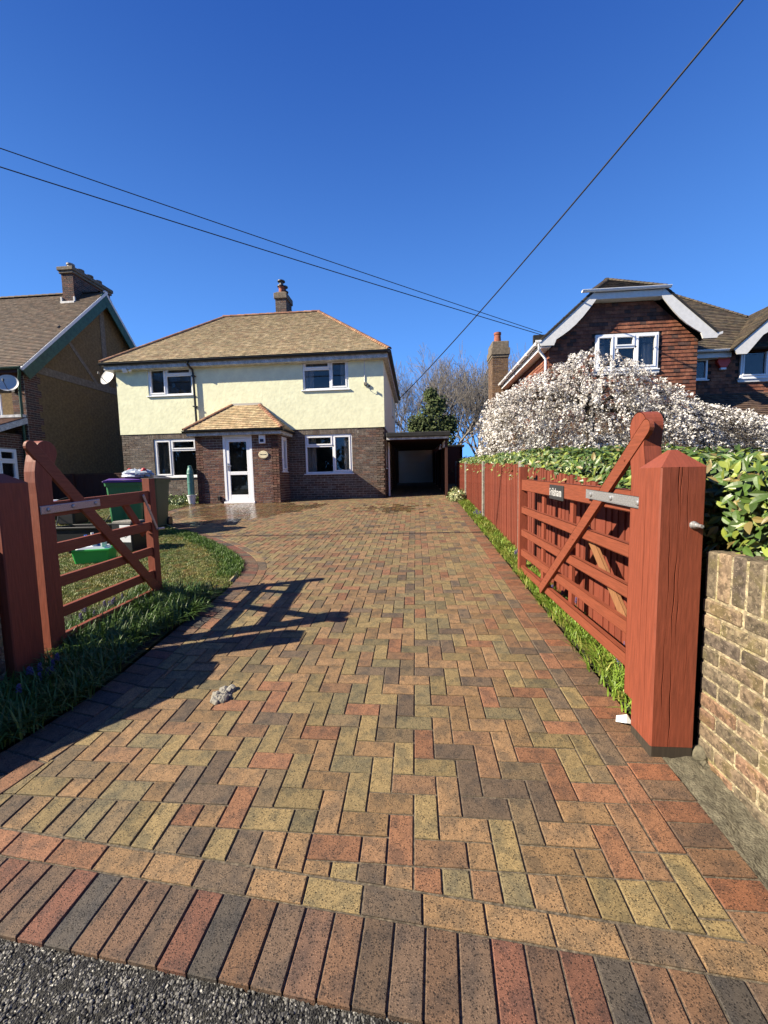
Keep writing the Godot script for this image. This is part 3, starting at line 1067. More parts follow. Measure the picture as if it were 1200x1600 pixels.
func gutter(b: Buf, a: Vector3, c: Vector3, r := 0.055):
	var d := (c - a).normalized()
	var side := d.cross(Vector3.UP).normalized()
	var n := 8
	for i in n:
		var f := PI + PI * i / n
		var g := PI + PI * (i + 1) / n
		var e := func(h, o): return o + side * cos(h) * r + Vector3.UP * sin(h) * r
		b.quad(e.call(f, a), e.call(g, a), e.call(g, c), e.call(f, c), Color.WHITE)
		b.quad(e.call(g, a) * 1.0, e.call(f, a) * 1.0, e.call(f, a).lerp(a, 0.08), e.call(g, a).lerp(a, 0.08), Color.WHITE)
	for s in [-1, 1]:
		b.box(F(a, d, Vector3.UP), Vector3(0, -0.006, s * r - 0.004), Vector3((c - a).length(), 0.004, s * r + 0.004))
	for s in [a, c]:
		for i in n: b.tri(s, s + side * cos(PI + PI * i / n) * r + Vector3.UP * sin(PI + PI * i / n) * r, s + side * cos(PI + PI * (i + 1) / n) * r + Vector3.UP * sin(PI + PI * (i + 1) / n) * r, Color.WHITE)

# ---------------------------------------------------------------- the cream and brick house
const HX0 := -9.65
const HX1 := -0.97
const HZ := -12.3
const HZB := -19.1
const HB := 3.10      # top of the brickwork
const HE := 5.30      # top of the walls

func build_house():
	var f0 := 0.70
	var base := Vector3((HX0 + HX1) / 2, 0.86, -15.7)
	var house := thing("cream_house", "two storey house with cream rendered upper wall, brown brick below and tan hipped roof", "house", base)
	var front := F(Vector3(HX0, f0, HZ), Vector3.RIGHT, Vector3.UP)
	var W := HX1 - HX0
	var hole := func(x0, y0, x1, y1, o): return Rect2(x0 - HX0, y0 - o, x1 - x0, y1 - y0)
	var low := [hole.call(-8.57, 1.69, -7.10, 2.93, f0), hole.call(-3.50, 1.70, -1.99, 2.93, f0)]
	var doorway := Rect2(-5.6 - HX0, 0.17, 0.9, 2.0)
	# walls: brickwork below, render above (the render stands 25 mm proud)
	var b := Buf.new()
	wall(b, front, W, HB - f0, low + [doorway], 0.25)
	var sideR := F(Vector3(HX1, f0, HZ), Vector3.FORWARD, Vector3.UP)
	var D := HZ - HZB
	var sw := [Rect2(0.55, 1.15, 0.55, 1.05), Rect2(3.0, 0.2, 0.9, 2.0)]
	var b2 := Buf.new()
	wall(b2, sideR, D, HB - f0, sw, 0.249)
	var b3 := Buf.new()
	wall(b3, F(Vector3(HX0, f0, HZB), Vector3.BACK, Vector3.UP), D, HB - f0, [], 0.249)
	wall(b3, F(Vector3(HX1, f0, HZB), Vector3.LEFT, Vector3.UP), W, HB - f0, [], 0.25)
	b.v.append_array(b2.v); b.n.append_array(b2.n); b.c.append_array(b2.c)
	b.v.append_array(b3.v); b.n.append_array(b3.n); b.c.append_array(b3.c)
	var low_wall := part("brick_wall", b, M.mortar_grey, house)
	var brown := shades([Color(0.195, 0.13, 0.095), Color(0.23, 0.14, 0.10), Color(0.165, 0.125, 0.10), Color(0.215, 0.17, 0.135), Color(0.175, 0.105, 0.076)], 3, 0.14)
	var greys := shades([Color(0.235, 0.195, 0.155), Color(0.205, 0.165, 0.135), Color(0.26, 0.21, 0.165), Color(0.185, 0.135, 0.105)], 3, 0.12)
	# soldier courses over the two lower windows
	var sold := [Rect2(-8.75 - HX0, 2.93 - f0, 1.85, 0.25), Rect2(-3.68 - HX0, 2.93 - f0, 1.87, 0.25)]
	var porch_gap := Rect2(-6.6 - HX0, -0.1, 2.57, 2.2)
	var bl := []
	for q in brick_rows(front, W, HB - f0, low + sold + [porch_gap], brown):
		if (q.t.origin.x < -6.6): q.col = pick(greys)
		bl.append(q)
	for s: Rect2 in sold:
		var x := s.position.x
		while x < s.end.x - 0.05:
			bl.append({"t": front * Transform3D(Basis.IDENTITY, Vector3(x, s.position.y + 0.004, 0.006)), "w": 0.065, "h": 0.160, "d": 0.03, "col": pick(greys)})
			x += 0.0745
	bl.append_array(brick_rows(sideR, D, HB - f0, sw, brown))
	# render
	var up := F(Vector3(HX0 - 0.02, HB, HZ + 0.025), Vector3.RIGHT, Vector3.UP)
	var uh := [Rect2(-8.60 - HX0 + 0.02, 4.31 - HB, 1.50, 0.90), Rect2(-3.49 - HX0 + 0.02, 4.30 - HB, 1.45, 0.91)]
	var r := Buf.new()
	wall(r, up, W + 0.04, HE - HB, uh, 0.27)
	wall(r, F(Vector3(HX1 + 0.02, HB, HZ + 0.024), Vector3.FORWARD, Vector3.UP), D + 0.04, HE - HB, [Rect2(4.2, 1.0, 0.6, 0.9)], 0.268)
	wall(r, F(Vector3(HX0 - 0.02, HB, HZB - 0.02), Vector3.BACK, Vector3.UP), D + 0.04, HE - HB, [], 0.268)
	wall(r, F(Vector3(HX1 + 0.02, HB, HZB - 0.02), Vector3.LEFT, Vector3.UP), W + 0.04, HE - HB, [], 0.27)
	part("rendered_wall", r, M.cream, house)
	# floors and a partition so that the rooms are rooms
	var fl := Buf.new()
	for y in [[0.72, 0.82], [3.0, 3.095], [5.2, 5.28]]:
		fl.box(ID(), Vector3(HX0 + 0.26, y[0], HZB + 0.26), Vector3(HX1 - 0.26, y[1], HZ - 0.26))
	fl.box(ID(), Vector3(HX0 + 0.26, 0.82, -16.0), Vector3(HX1 - 0.26, 3.0, -15.9)); fl.box(ID(), Vector3(HX0 + 0.26, 3.095, -16.0), Vector3(HX1 - 0.26, 5.2, -15.9))
	for x in [-6.4, -4.2]:
		fl.box(ID(), Vector3(x, 0.82, -15.9), Vector3(x + 0.1, 3.0, HZ - 0.26)); fl.box(ID(), Vector3(x, 3.095, -15.9), Vector3(x + 0.1, 5.2, HZ - 0.26))
	part("interior_walls", fl, M.room, house)
	# windows
	var LR := [[Rect2(0, 0, 0.40, 1), true], [Rect2(0.40, 0, 0.60, 0.70), false], [Rect2(0.40, 0.70, 0.60, 0.30), true]]
	var RL := [[Rect2(0, 0, 0.60, 0.70), false], [Rect2(0, 0.70, 0.60, 0.30), true], [Rect2(0.60, 0, 0.40, 1), true]]
	window(house, F(Vector3(-8.57, 1.69, HZ), Vector3.RIGHT, Vector3.UP), 1.47, 1.24, LR, true, 0.03, 3, "lower window left of the porch, partly curtained")
	window(house, F(Vector3(-3.50, 1.70, HZ), Vector3.RIGHT, Vector3.UP), 1.51, 1.23, RL, true, 0.03, 1, "lower window right of the porch")
	window(house, F(Vector3(-8.60, 4.31, HZ + 0.025), Vector3.RIGHT, Vector3.UP), 1.50, 0.90, LR, true, 0.03, 0, "upper left window")
	window(house, F(Vector3(-3.49, 4.30, HZ + 0.025), Vector3.RIGHT, Vector3.UP), 1.45, 0.91, RL, true, 0.03, 1, "upper right window with pale curtains")
	window(house, F(Vector3(HX1, f0 + 1.15, HZ - 0.55), Vector3.FORWARD, Vector3.UP), 0.55, 1.05, [[Rect2(0, 0, 1, 1), true]], true, 0.02)
	window(house, F(Vector3(HX1 + 0.02, HB + 1.0, HZ + 0.024 - 4.2), Vector3.FORWARD, Vector3.UP), 0.6, 0.9, [[Rect2(0, 0, 1, 1), true]], true, 0.03)
	var sd := Buf.new()
	sd.box(ID(), Vector3(HX1 - 0.1, f0 + 0.2, HZ - 3.9), Vector3(HX1 - 0.05, f0 + 2.2, HZ - 3.0), Color.WHITE, 0.01)
	part("side_door", sd, M.upvc, house)
	# roof: hipped, plain tan tiles
	var E0 := Vector3(-9.98, 5.33, -11.98)
	var E1 := Vector3(-0.72, 5.33, -11.98)
	var E2 := Vector3(-0.72, 5.33, -19.35)
	var E3 := Vector3(-9.98, 5.33, -19.35)
	var R0 := Vector3(-7.50, 8.06, -15.66)
	var R1 := Vector3(-3.72, 8.06, -15.66)
	var rf := Buf.new()
	slope(rf, [E0, E1, R1, R0]); slope(rf, [E1, E2, R1]); slope(rf, [E2, E3, R0, R1]); slope(rf, [E3, E0, R0])
	var roof := part("roof", rf, M.black_felt, house)
	var tans := shades([Color(0.53, 0.42, 0.245), Color(0.59, 0.47, 0.285), Color(0.47, 0.37, 0.21), Color(0.54, 0.41, 0.235), Color(0.48, 0.345, 0.20)], 3, 0.10)
	var tl := slope_tiles([E0, E1, R1, R0], tans)
	tl.append_array(slope_tiles([E1, E2, R1], tans))
	tl.append_array(slope_tiles([E3, E0, R0], tans))
	var hips := shades([Color(0.40, 0.20, 0.11), Color(0.46, 0.26, 0.14), Color(0.36, 0.17, 0.10)], 2, 0.1)
	cap_tiles(roof, "hip_tile", E0 + Vector3(0.02, 0.02, -0.02), R0, 0.085, 0.118, hips, M.tile, Vector3.UP, 0.0)
	cap_tiles(roof, "hip_tile", E1 + Vector3(-0.02, 0.02, -0.02), R1, 0.085, 0.118, hips, M.tile, Vector3.UP, 0.0)
	cap_tiles(roof, "ridge_tile", R0 - Vector3(0.08, 0.0, 0), R1 + Vector3(0.08, 0, 0), 0.11, 0.30, hips, M.tile, Vector3.UP, -0.02)
	# fascia, soffit and gutter
	var fa := Buf.new()
	fa.box(ID(), Vector3(-9.9, 5.13, -12.08), Vector3(-0.80, 5.285, -12.06)); fa.box(ID(), Vector3(-9.9, 5.13, HZ + 0.026), Vector3(-0.80, 5.145, -12.081))
	fa.box(ID(), Vector3(-0.815, 5.13, -19.3), Vector3(-0.80, 5.285, -12.081)); fa.box(ID(), Vector3(HX1 + 0.021, 5.13, -19.3), Vector3(-0.816, 5.145, HZ + 0.025))
	fa.box(ID(), Vector3(-9.9, 5.13, -19.3), Vector3(-9.885, 5.285, -12.081)); fa.box(ID(), Vector3(-9.884, 5.13, -19.3), Vector3(HX0 - 0.021, 5.145, HZ + 0.025))
	part("fascia", fa, M.white_paint, roof)
	var gu := Buf.new()
	gutter(gu, Vector3(-9.99, 5.30, -12.005), Vector3(-0.70, 5.30, -12.005)); gutter(gu, Vector3(-0.745, 5.30, -11.95), Vector3(-0.745, 5.30, -19.35)); gutter(gu, Vector3(-9.955, 5.30, -12.1), Vector3(-9.955, 5.30, -19.3))
	part("gutter", gu, M.black_plastic, roof)
	var dp := Buf.new()
	dp.tube([Vector3(-7.06, 5.26, -12.01), Vector3(-7.06, 5.18, -12.01), Vector3(-7.02, 5.06, -12.19), Vector3(-7.02, 4.95, -12.215), Vector3(-7.0, 3.25, -12.215)], [0.035, 0.035, 0.035, 0.035, 0.035], 10)
	for y in [4.85, 3.9]: dp.box(ID(), Vector3(-7.07, y, -12.275), Vector3(-6.96, y + 0.035, -12.17))
	part("downpipe", dp, M.black_plastic, house)
	# chimney on the ridge, with two pots and a cowl
	var ch := Buf.new()
	ch.box(ID(), Vector3(-5.50, 7.3, -16.55), Vector3(-5.06, 8.86, -15.85))
	var cm := part("chimney", ch, M.mortar_grey, roof)
	var cb := brick_rows(F(Vector3(-5.50, 7.66, -15.85), Vector3.RIGHT, Vector3.UP), 0.44, 1.2, [], brown)
	cb.append_array(brick_rows(F(Vector3(-5.06, 7.66, -15.85), Vector3.FORWARD, Vector3.UP), 0.70, 1.2, [], brown))
	bl.append_array(cb)
	var cc := Buf.new()
	cc.box(ID(), Vector3(-5.55, 8.72, -16.6), Vector3(-5.01, 8.95, -15.80), Color.WHITE, 0.02); cc.box(ID(), Vector3(-5.49, 8.951, -16.5), Vector3(-5.07, 9.0, -15.86), Color.WHITE, 0.02)
	part("chimney_cap", cc, M.cement, roof)
	for k in 2:
		var px := Vector3(-5.28, 8.98, -16.02 - 0.34 * k)
		var pt := Buf.new()
		pt.lathe(Transform3D(Basis.IDENTITY, px), [Vector2(0.12, 0), Vector2(0.105, 0.2 - 0.06 * k), Vector2(0.125, 0.21 - 0.06 * k), Vector2(0.125, 0.26 - 0.06 * k), Vector2(0.0, 0.26 - 0.06 * k)], 14)
		part("chimney_pot", pt, M.terracotta, roof)
		var cw := Buf.new()
		cw.lathe(Transform3D(Basis.IDENTITY, px + Vector3(0, 0.26 - 0.06 * k, 0)), [Vector2(0.165, 0.0), Vector2(0.165, 0.03), Vector2(0.075, 0.05), Vector2(0.075, 0.19), Vector2(0.15, 0.20), Vector2(0.15, 0.23), Vector2(0.0, 0.27)], 14)
		part("cowl", cw, M.dark_metal, roof)
	pieces("roof_tile", "roof_tiles", tl, M.tile, roof)

	# ---- porch
	var pz := -11.35
	var px0 := -6.58
	var px1 := -4.03
	var ph := 2.93
	var pf := F(Vector3(px0, f0, pz), Vector3.RIGHT, Vector3.UP)
	var door_hole := Rect2(-5.735 - px0, 0.0, 0.905, 2.91 - f0)
	var pb := Buf.new()
	wall(pb, pf, px1 - px0, ph - f0, [Rect2(-5.735 - px0, 0.14, 0.905, 2.91 - f0 - 0.14)], 0.22)
	var ps := F(Vector3(px1, f0, pz), Vector3.FORWARD, Vector3.UP)
	var ps_hole := Rect2(0.28, 1.08, 0.42, 1.05)
	var pb2 := Buf.new()
	wall(pb2, ps, 0.95, ph - f0, [ps_hole], 0.219)
	wall(pb2, F(Vector3(px0, f0, HZ), Vector3.BACK, Vector3.UP), 0.95, ph - f0, [], 0.219)
	pb.v.append_array(pb2.v); pb.n.append_array(pb2.n); pb.c.append_array(pb2.c)
	part("porch_wall", pb, M.mortar, house)
	var redb := shades([Color(0.205, 0.09, 0.062), Color(0.17, 0.078, 0.056), Color(0.235, 0.11, 0.074), Color(0.135, 0.068, 0.052), Color(0.225, 0.13, 0.09)], 3, 0.14)
	bl.append_array(brick_rows(pf, px1 - px0, ph - f0, [door_hole], redb, 0.212, 0.0625, 0.0135))
	bl.append_array(brick_rows(ps, 0.95, ph - f0, [ps_hole], redb, 0.212, 0.0625, 0.0135, 0.05))
	bl.append_array(brick_rows(F(Vector3(px0, f0, HZ), Vector3.BACK, Vector3.UP), 0.95, ph - f0, [], redb))
	window(house, F(Vector3(px1, f0 + 1.08, pz - 0.28), Vector3.FORWARD, Vector3.UP), 0.42, 1.05, [[Rect2(0, 0, 1, 1), true]], true, -0.02)
	pieces("brick", "bricks", bl, M.brick, low_wall)
	# door: white frame, half-lit leaf in two panes, threshold
	var dt := F(Vector3(-5.735, 0.85, pz), Vector3.RIGHT, Vector3.UP)
	var df := Buf.new()
	var dw := 0.905
	var dh := 2.06
	for e in [[0, 0, 0.075, dh], [dw - 0.075, 0, dw, dh]]: df.box(dt, Vector3(e[0], e[1], -0.08), Vector3(e[2], e[3], 0.005), Color.WHITE, 0.006)
	df.box(dt, Vector3(0.075, dh - 0.13, -0.08), Vector3(dw - 0.075, dh, 0.003), Color.WHITE, 0.004)
	var dfn := part("door_frame", df, M.upvc, house)
	var dl := Buf.new()
	var x0 := 0.078
	var x1 := dw - 0.078
	for e in [[x0, 0.05, x0 + 0.105, dh - 0.135], [x1 - 0.105, 0.05, x1, dh - 0.135]]: dl.box(dt, Vector3(e[0], e[1], -0.065), Vector3(e[2], e[3], -0.01), Color.WHITE, 0.006)
	for e in [[0.05, 0.25], [0.845, 0.945], [dh - 0.235, dh - 0.135]]: dl.box(dt, Vector3(x0 + 0.105, e[0], -0.065), Vector3(x1 - 0.105, e[1], -0.011), Color.WHITE, 0.006)
	var leaf := part("door", dl, M.upvc, house)
	leaf.set_meta("label", "white front door with two dark glazed panels")
	for e in [[0.25, 0.845], [0.945, dh - 0.235]]:
		var g := Buf.new()
		g.box(dt, Vector3(x0 + 0.10, e[0] - 0.005, -0.045), Vector3(x1 - 0.10, e[1] + 0.005, -0.040))
		part("pane", g, M.glass, leaf)
	var hd := Buf.new()
	hd.box(dt, Vector3(x0 + 0.035, 0.98, -0.01), Vector3(x0 + 0.07, 1.2, 0.004), Color.WHITE, 0.003); hd.box(dt, Vector3(x0 + 0.04, 1.1, 0.004), Vector3(x0 + 0.17, 1.125, 0.03), Color.WHITE, 0.005)
	part("handle", hd, M.galvanised, leaf)
	var th := Buf.new()
	th.box(dt, Vector3(-0.02, -0.01, -0.2), Vector3(dw + 0.03, 0.05, 0.06), Color.WHITE, 0.008)
	part("threshold", th, M.upvc, dfn)
	# porch roof: half hip leaning on the wall
	var e0 := Vector3(-6.80, 3.02, -11.13)
	var e1 := Vector3(-3.82, 3.02, -11.13)
	var e2 := Vector3(-3.82, 3.02, HZ + 0.03)
	var e3 := Vector3(-6.80, 3.02, HZ + 0.03)
	var r0 := Vector3(-5.80, 3.92, HZ + 0.03)
	var r1 := Vector3(-4.93, 3.92, HZ + 0.03)
	var pr := Buf.new()
	slope(pr, [e0, e1, r1, r0], 0.04); slope(pr, [e1, e2, r1], 0.04); slope(pr, [e3, e0, r0], 0.04)
	var proof := part("porch_roof", pr, M.black_felt, house)
	var bright := shades([Color(0.62, 0.47, 0.26), Color(0.67, 0.52, 0.30), Color(0.57, 0.41, 0.22), Color(0.62, 0.44, 0.25)], 3, 0.09)
	var ptl := slope_tiles([e0, e1, r1, r0], bright, 0.165, 0.104)
	ptl.append_array(slope_tiles([e1, e2, r1], bright, 0.165, 0.104))
	ptl.append_array(slope_tiles([e3, e0, r0], bright, 0.165, 0.104))
	cap_tiles(proof, "hip_tile", e0, r0, 0.08, 0.125, hips, M.tile, Vector3.UP, 0.0)
	cap_tiles(proof, "hip_tile", e1, r1, 0.08, 0.125, hips, M.tile, Vector3.UP, 0.0)
	pieces("porch_tile", "porch_tiles", ptl, M.tile, proof)
	var ld := Buf.new()
	ld.box(F(Vector3(-5.86, 3.90, HZ + 0.045), Vector3.RIGHT, Vector3(0, 0.9, -0.6)), Vector3(0, -0.11, 0.0), Vector3(1.0, 0.10, 0.025), Color.WHITE, 0.008)
	part("lead_flashing", ld, M.lead, proof)
	var pfa := Buf.new()
	pfa.box(ID(), Vector3(-6.74, 2.86, -11.20), Vector3(-3.88, 2.99, -11.18)); pfa.box(ID(), Vector3(-6.74, 2.86, pz + 0.006), Vector3(-3.88, 2.875, -11.201))
	pfa.box(ID(), Vector3(-3.895, 2.86, HZ + 0.03), Vector3(-3.88, 2.99, -11.201)); pfa.box(ID(), Vector3(px1 + 0.008, 2.86, HZ + 0.03), Vector3(-3.896, 2.875, pz + 0.005)); pfa.box(ID(), Vector3(-6.74, 2.86, HZ + 0.03), Vector3(-6.725, 2.99, -11.201))
	part("fascia", pfa, M.white_paint, proof)
	var pg := Buf.new()
	gutter(pg, Vector3(-6.84, 2.995, -11.13), Vector3(-3.78, 2.995, -11.13), 0.045); gutter(pg, Vector3(-3.83, 2.995, -11.1), Vector3(-3.83, 2.995, HZ + 0.03), 0.045)
	part("gutter", pg, M.black_plastic, proof)

func build_carport():
	var c := thing("carport", "flat roofed carport with black felt roof and white fascia beside the cream house", "carport", Vector3(0.1, 0.9, -16.0))
	var x0 := HX1 + 0.03
	var x1 := 1.0
	var zf := -12.35
	var zb := -20.45
	var y0 := 2.72
	var y1 := 2.98
	var r := Buf.new()
	var t := F(Vector3(x0, y0, zf), Vector3.RIGHT, Vector3(0, y1 - y0, zb - zf))
	r.box(t, Vector3(0, 0, 0.0), Vector3(x1 - x0, 8.1, 0.05))
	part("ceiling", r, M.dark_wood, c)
	var f := Buf.new()
	f.box(ID(), Vector3(x0 + 0.04, y0 - 0.02, zf + 0.002), Vector3(x1 + 0.03, y0 + 0.11, zf + 0.03)); f.box(t, Vector3(x1 - x0 + 0.002, -0.0, -0.02), Vector3(x1 - x0 + 0.03, 8.1, 0.1))
	part("fascia", f, M.white_paint, c)
	var k := Buf.new()
	k.box(t, Vector3(0.03, -0.1, 0.055), Vector3(x1 - x0 + 0.08, 8.12, 0.20), Color.WHITE, 0.02)
	part("roof", k, M.black_felt, c)
	for i in 5:
		var z := zf - 0.12 - i * 1.9
		var p := Buf.new()
		p.box(ID(), Vector3(x1 - 0.08, gy(z), z - 0.04), Vector3(x1, y0 + 0.03 * i, z + 0.04))
		part("post", p, M.dark_wood, c)
	for i in 34:      # boards closing the lower side
		var z := zf - 0.25 - i * 0.235
		var p := Buf.new()
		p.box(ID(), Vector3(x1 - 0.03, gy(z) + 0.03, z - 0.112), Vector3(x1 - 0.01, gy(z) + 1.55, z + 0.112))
		part("board", p, M.dark_wood, c)
	for i in 10:      # open slats above them
		var z := zf - 0.4 - i * 0.42
		var p := Buf.new()
		p.box(ID(), Vector3(x1 - 0.05, gy(z) + 1.56, z - 0.02), Vector3(x1 - 0.02, y0 + 0.005, z + 0.02))
		part("slat", p, M.old_white, c)
	var dpp := Buf.new()
	dpp.tube([Vector3(HX1 + 0.09, 0.86, -12.95), Vector3(HX1 + 0.09, 2.68, -12.95)], [0.035, 0.035], 10)
	part("drainpipe", dpp, M.upvc, c)
	# garage closing the far end
	var g := thing("garage", "shaded garage with a plain white up-and-over door at the back of the carport", "garage", Vector3(0, 1.24, -20.5))
	var gb := Buf.new()
	wall(gb, F(Vector3(-2.2, 1.1, -20.5), Vector3.RIGHT, Vector3.UP), 4.6, 1.95, [Rect2(1.30, 0.1, 1.78, 1.72)], 0.12)
	wall(gb, F(Vector3(2.4, 1.1, -20.5), Vector3.FORWARD, Vector3.UP), 4.0, 1.95, [], 0.12)
	wall(gb, F(Vector3(-2.2, 1.1, -24.5), Vector3.BACK, Vector3.UP), 4.0, 1.95, [], 0.12)
	wall(gb, F(Vector3(2.4, 1.1, -24.5), Vector3.LEFT, Vector3.UP), 4.6, 1.95, [], 0.12)
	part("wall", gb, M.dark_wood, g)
	var gd := Buf.new()
	for i in 6: gd.box(ID(), Vector3(-0.90, 1.22 + i * 0.285, -20.58), Vector3(0.88, 1.22 + (i + 1) * 0.285 - 0.008, -20.55), Color.WHITE, 0.006)
	gd.box(ID(), Vector3(-0.90, 1.21, -20.60), Vector3(0.88, 2.92, -20.581))
	part("garage_door", gd, M.upvc, g)
	var gr := Buf.new()
	gr.box(ID(), Vector3(-2.3, 3.052, -24.6), Vector3(2.5, 3.15, -20.47))
	part("roof", gr, M.black_felt, g)

# ---------------------------------------------------------------- neighbour on the left: gable end towards us
func build_left_house():
	var X := -12.6
	var zf := -11.96
	var zb := -18.9
	var h := thing("pebbledash_house", "brown pebbledash house with green bargeboards and tall chimney, left of the cream house", "house", Vector3(-15.5, 0.86, -15.5))
	var f0 := 0.6
	var e := 5.26
	var az := -15.43
	var ay := 9.10
	# gable wall with its point, and the front
	var g := Buf.new()
	var gp := PackedVector2Array([Vector2(0, 0), Vector2(zf - zb, 0), Vector2(zf - zb, e - f0), Vector2(zf - az, ay - f0), Vector2(0, e - f0)])
	g.prism(F(Vector3(X, f0, zf), Vector3.FORWARD, Vector3.UP), gp, -0.25, 0.0)
	var wallm := part("gable_wall", g, M.pebbledash, h)
	var fw := Buf.new()
	wall(fw, F(Vector3(-19.8, f0, zf), Vector3.RIGHT, Vector3.UP), 19.8 + X - 0.251, e - f0, [Rect2(4.35, 2.85, 2.0, 1.05)], 0.25)
	wall(fw, F(Vector3(X - 0.25, f0, zb), Vector3.LEFT, Vector3.UP), 6.4, e - f0, [], 0.25)
	wall(fw, F(Vector3(-19.8, f0, zb), Vector3.BACK, Vector3.UP), zf - zb, e - f0, [], 0.25)
	fw.box(ID(), Vector3(-19.5, e - 0.3, zb + 0.3), Vector3(X - 0.3, e - 0.2, zf - 0.3)); fw.box(ID(), Vector3(-19.5, 0.7, zf - 2.4), Vector3(X - 0.3, e - 0.3, zf - 2.3))
	part("front_wall", fw, M.pebbledash, h)
	window(h, F(Vector3(-15.45, f0 + 2.85, zf), Vector3.RIGHT, Vector3.UP), 2.0, 1.05, [[Rect2(0, 0, 0.5, 1), true], [Rect2(0.5, 0, 0.5, 1), true]], true, 0.03, 1)
	# brick quoin on the corner: toothed into the pebbledash
	var reds := shades([Color(0.17, 0.075, 0.05), Color(0.20, 0.09, 0.06), Color(0.13, 0.065, 0.05), Color(0.10, 0.065, 0.055)], 3, 0.14)
	var ql := []
	var gt := F(Vector3(X, f0, zf), Vector3.FORWARD, Vector3.UP)
	var q := Buf.new()
	for row in 62:
		var y := 0.005 + row * 0.0752
		if y > e - f0 - 0.08: break
		var n := 2.5 if (row / 3) % 2 else 2.0
		q.box(gt, Vector3(0.0, y - 0.005, 0.001), Vector3(n * 0.225, y + 0.0702, 0.010))
		var x := 0.006 - (0.1125 if row % 2 else 0.0)
		while x < n * 0.225 - 0.02:
			var x0 := maxf(x, 0.006)
			var x1 := minf(x + 0.215, n * 0.225)
			ql.append({"t": gt * Transform3D(Basis.IDENTITY, Vector3(x0, y, 0.014)), "w": snappedf(x1 - x0, 0.001), "h": 0.065, "d": 0.02, "col": pick(reds)})
			x += 0.225
	var ft := F(Vector3(X - 0.45, f0, zf), Vector3.RIGHT, Vector3.UP)
	q.box(ft, Vector3(0, 0, 0.001), Vector3(0.459, e - f0 - 0.05, 0.010))
	ql.append_array(brick_rows(ft * Transform3D(Basis.IDENTITY, Vector3(0, 0, 0.009)), 0.459, e - f0 - 0.05, [], reds, 0.215, 0.065, 0.010, 0.0, 0.012))
	var quoin := part("brick_quoin", q, M.mortar_grey, h)
	# cement bands on the gable, like mock timbers
	var tb := Buf.new()
	tb.box(gt, Vector3(0.36, e - f0 - 0.02, 0.002), Vector3(6.6, e - f0 + 0.25, 0.022))
	tb.box(gt, Vector3(3.36, e - f0 + 0.251, 0.002), Vector3(3.59, ay - f0 - 0.35, 0.020))
	var dg := gt * Transform3D(Basis(Vector3.BACK, deg_to_rad(-47)), Vector3(1.44, e - f0 + 1.87, 0))
	tb.box(dg, Vector3(0, -0.07, 0.002), Vector3(2.46, 0.07, 0.018))
	part("cement_band", tb, M.cement, h)
	# roof
	var xo := X + 0.27
	var ze := -11.70
	var ye := 5.26
	var A := Vector3(-20.1, ye, ze)
	var B := Vector3(xo, ye, ze)
	var C := Vector3(xo, ay + 0.08, az)
	var D := Vector3(-20.1, ay + 0.08, az)
	var rb := Buf.new()
	slope(rb, [A, B, C, D]); slope(rb, [Vector3(xo, ye, 2 * az - ze), Vector3(-20.1, ye, 2 * az - ze), D, C])
	var roof := part("roof", rb, M.black_felt, h)
	var brown := shades([Color(0.15, 0.102, 0.070), Color(0.18, 0.115, 0.075), Color(0.13, 0.092, 0.064), Color(0.195, 0.14, 0.092)], 3, 0.14)
	var tl := slope_tiles([A, B, C, D], brown)
	var rt := F(Vector3(xo, ye, 2 * az - ze), Vector3.LEFT, (D - A) * Vector3(1, 1, -1))
	tl.append_array(tile_rows(rt, rect(0, 0, 1.2, (C - B).length()), brown))
	pieces("roof_tile", "roof_tiles", tl, M.tile, roof)
	cap_tiles(roof, "ridge_tile", D, C, 0.12, 0.3, brown, M.tile, Vector3.UP, -0.02)
	# green bargeboards with a pale strip above
	var up := (C - B).normalized()
	var len := (C - B).length()
	for s in [1, -1]:
		var o := B if s == 1 else Vector3(xo, ye, 2 * az - ze)
		var d := up if s == 1 else Vector3(up.x, up.y, -up.z)
		var t := Transform3D(Basis(d, Vector3.RIGHT.cross(d) * s, Vector3.RIGHT * s), o)
		var bb := Buf.new()
		var lo := -0.36 if s == 1 else 0.10
		bb.box(F(o, d, Vector3(0, d.z, -d.y) * (-1.0 if d.z < 0 else 1.0) * 1.0), Vector3(-0.1, -0.40, -0.02), Vector3(len + 0.02, -0.085, 0.02 - 0.002 * s))
		part("bargeboard", bb, M.green_paint, roof)
		var wb := Buf.new()
		wb.box(F(o, d, Vector3(0, d.z, -d.y) * (-1.0 if d.z < 0 else 1.0)), Vector3(-0.1, -0.084, -0.03), Vector3(len + 0.06, 0.005, 0.03 - 0.002 * s))
		part("verge_strip", wb, M.old_white, roof)
	var gu := Buf.new()
	gutter(gu, Vector3(-20.1, ye - 0.03, ze + 0.03), Vector3(xo - 0.02, ye - 0.03, ze + 0.03), 0.06)
	part("gutter", gu, M.green_paint, roof)
	var so := Buf.new()
	so.box(ID(), Vector3(-20.0, ye - 0.18, zf + 0.01), Vector3(xo - 0.03, ye - 0.05, ze - 0.01))
	part("soffit", so, M.dark_wood, roof)
	var dp := Buf.new()
	dp.tube([Vector3(-12.42, 5.19, -11.68), Vector3(-12.42, 5.06, -11.68), Vector3(-12.66, 4.86, -11.86), Vector3(-12.67, 0.8, -11.88)], [0.04, 0.04, 0.04, 0.04], 10)
	part("downpipe", dp, M.green_paint, h)
	# chimney stack across the ridge with four pots
	var ch := Buf.new()
	ch.box(ID(), Vector3(-13.73, 8.0, -16.82), Vector3(-13.25, 9.78, -14.95))
	part("chimney", ch, M.mortar_grey, roof)
	ql.append_array(brick_rows(F(Vector3(-13.73, 8.45, -14.95), Vector3.RIGHT, Vector3.UP), 0.48, 1.28, [], reds))
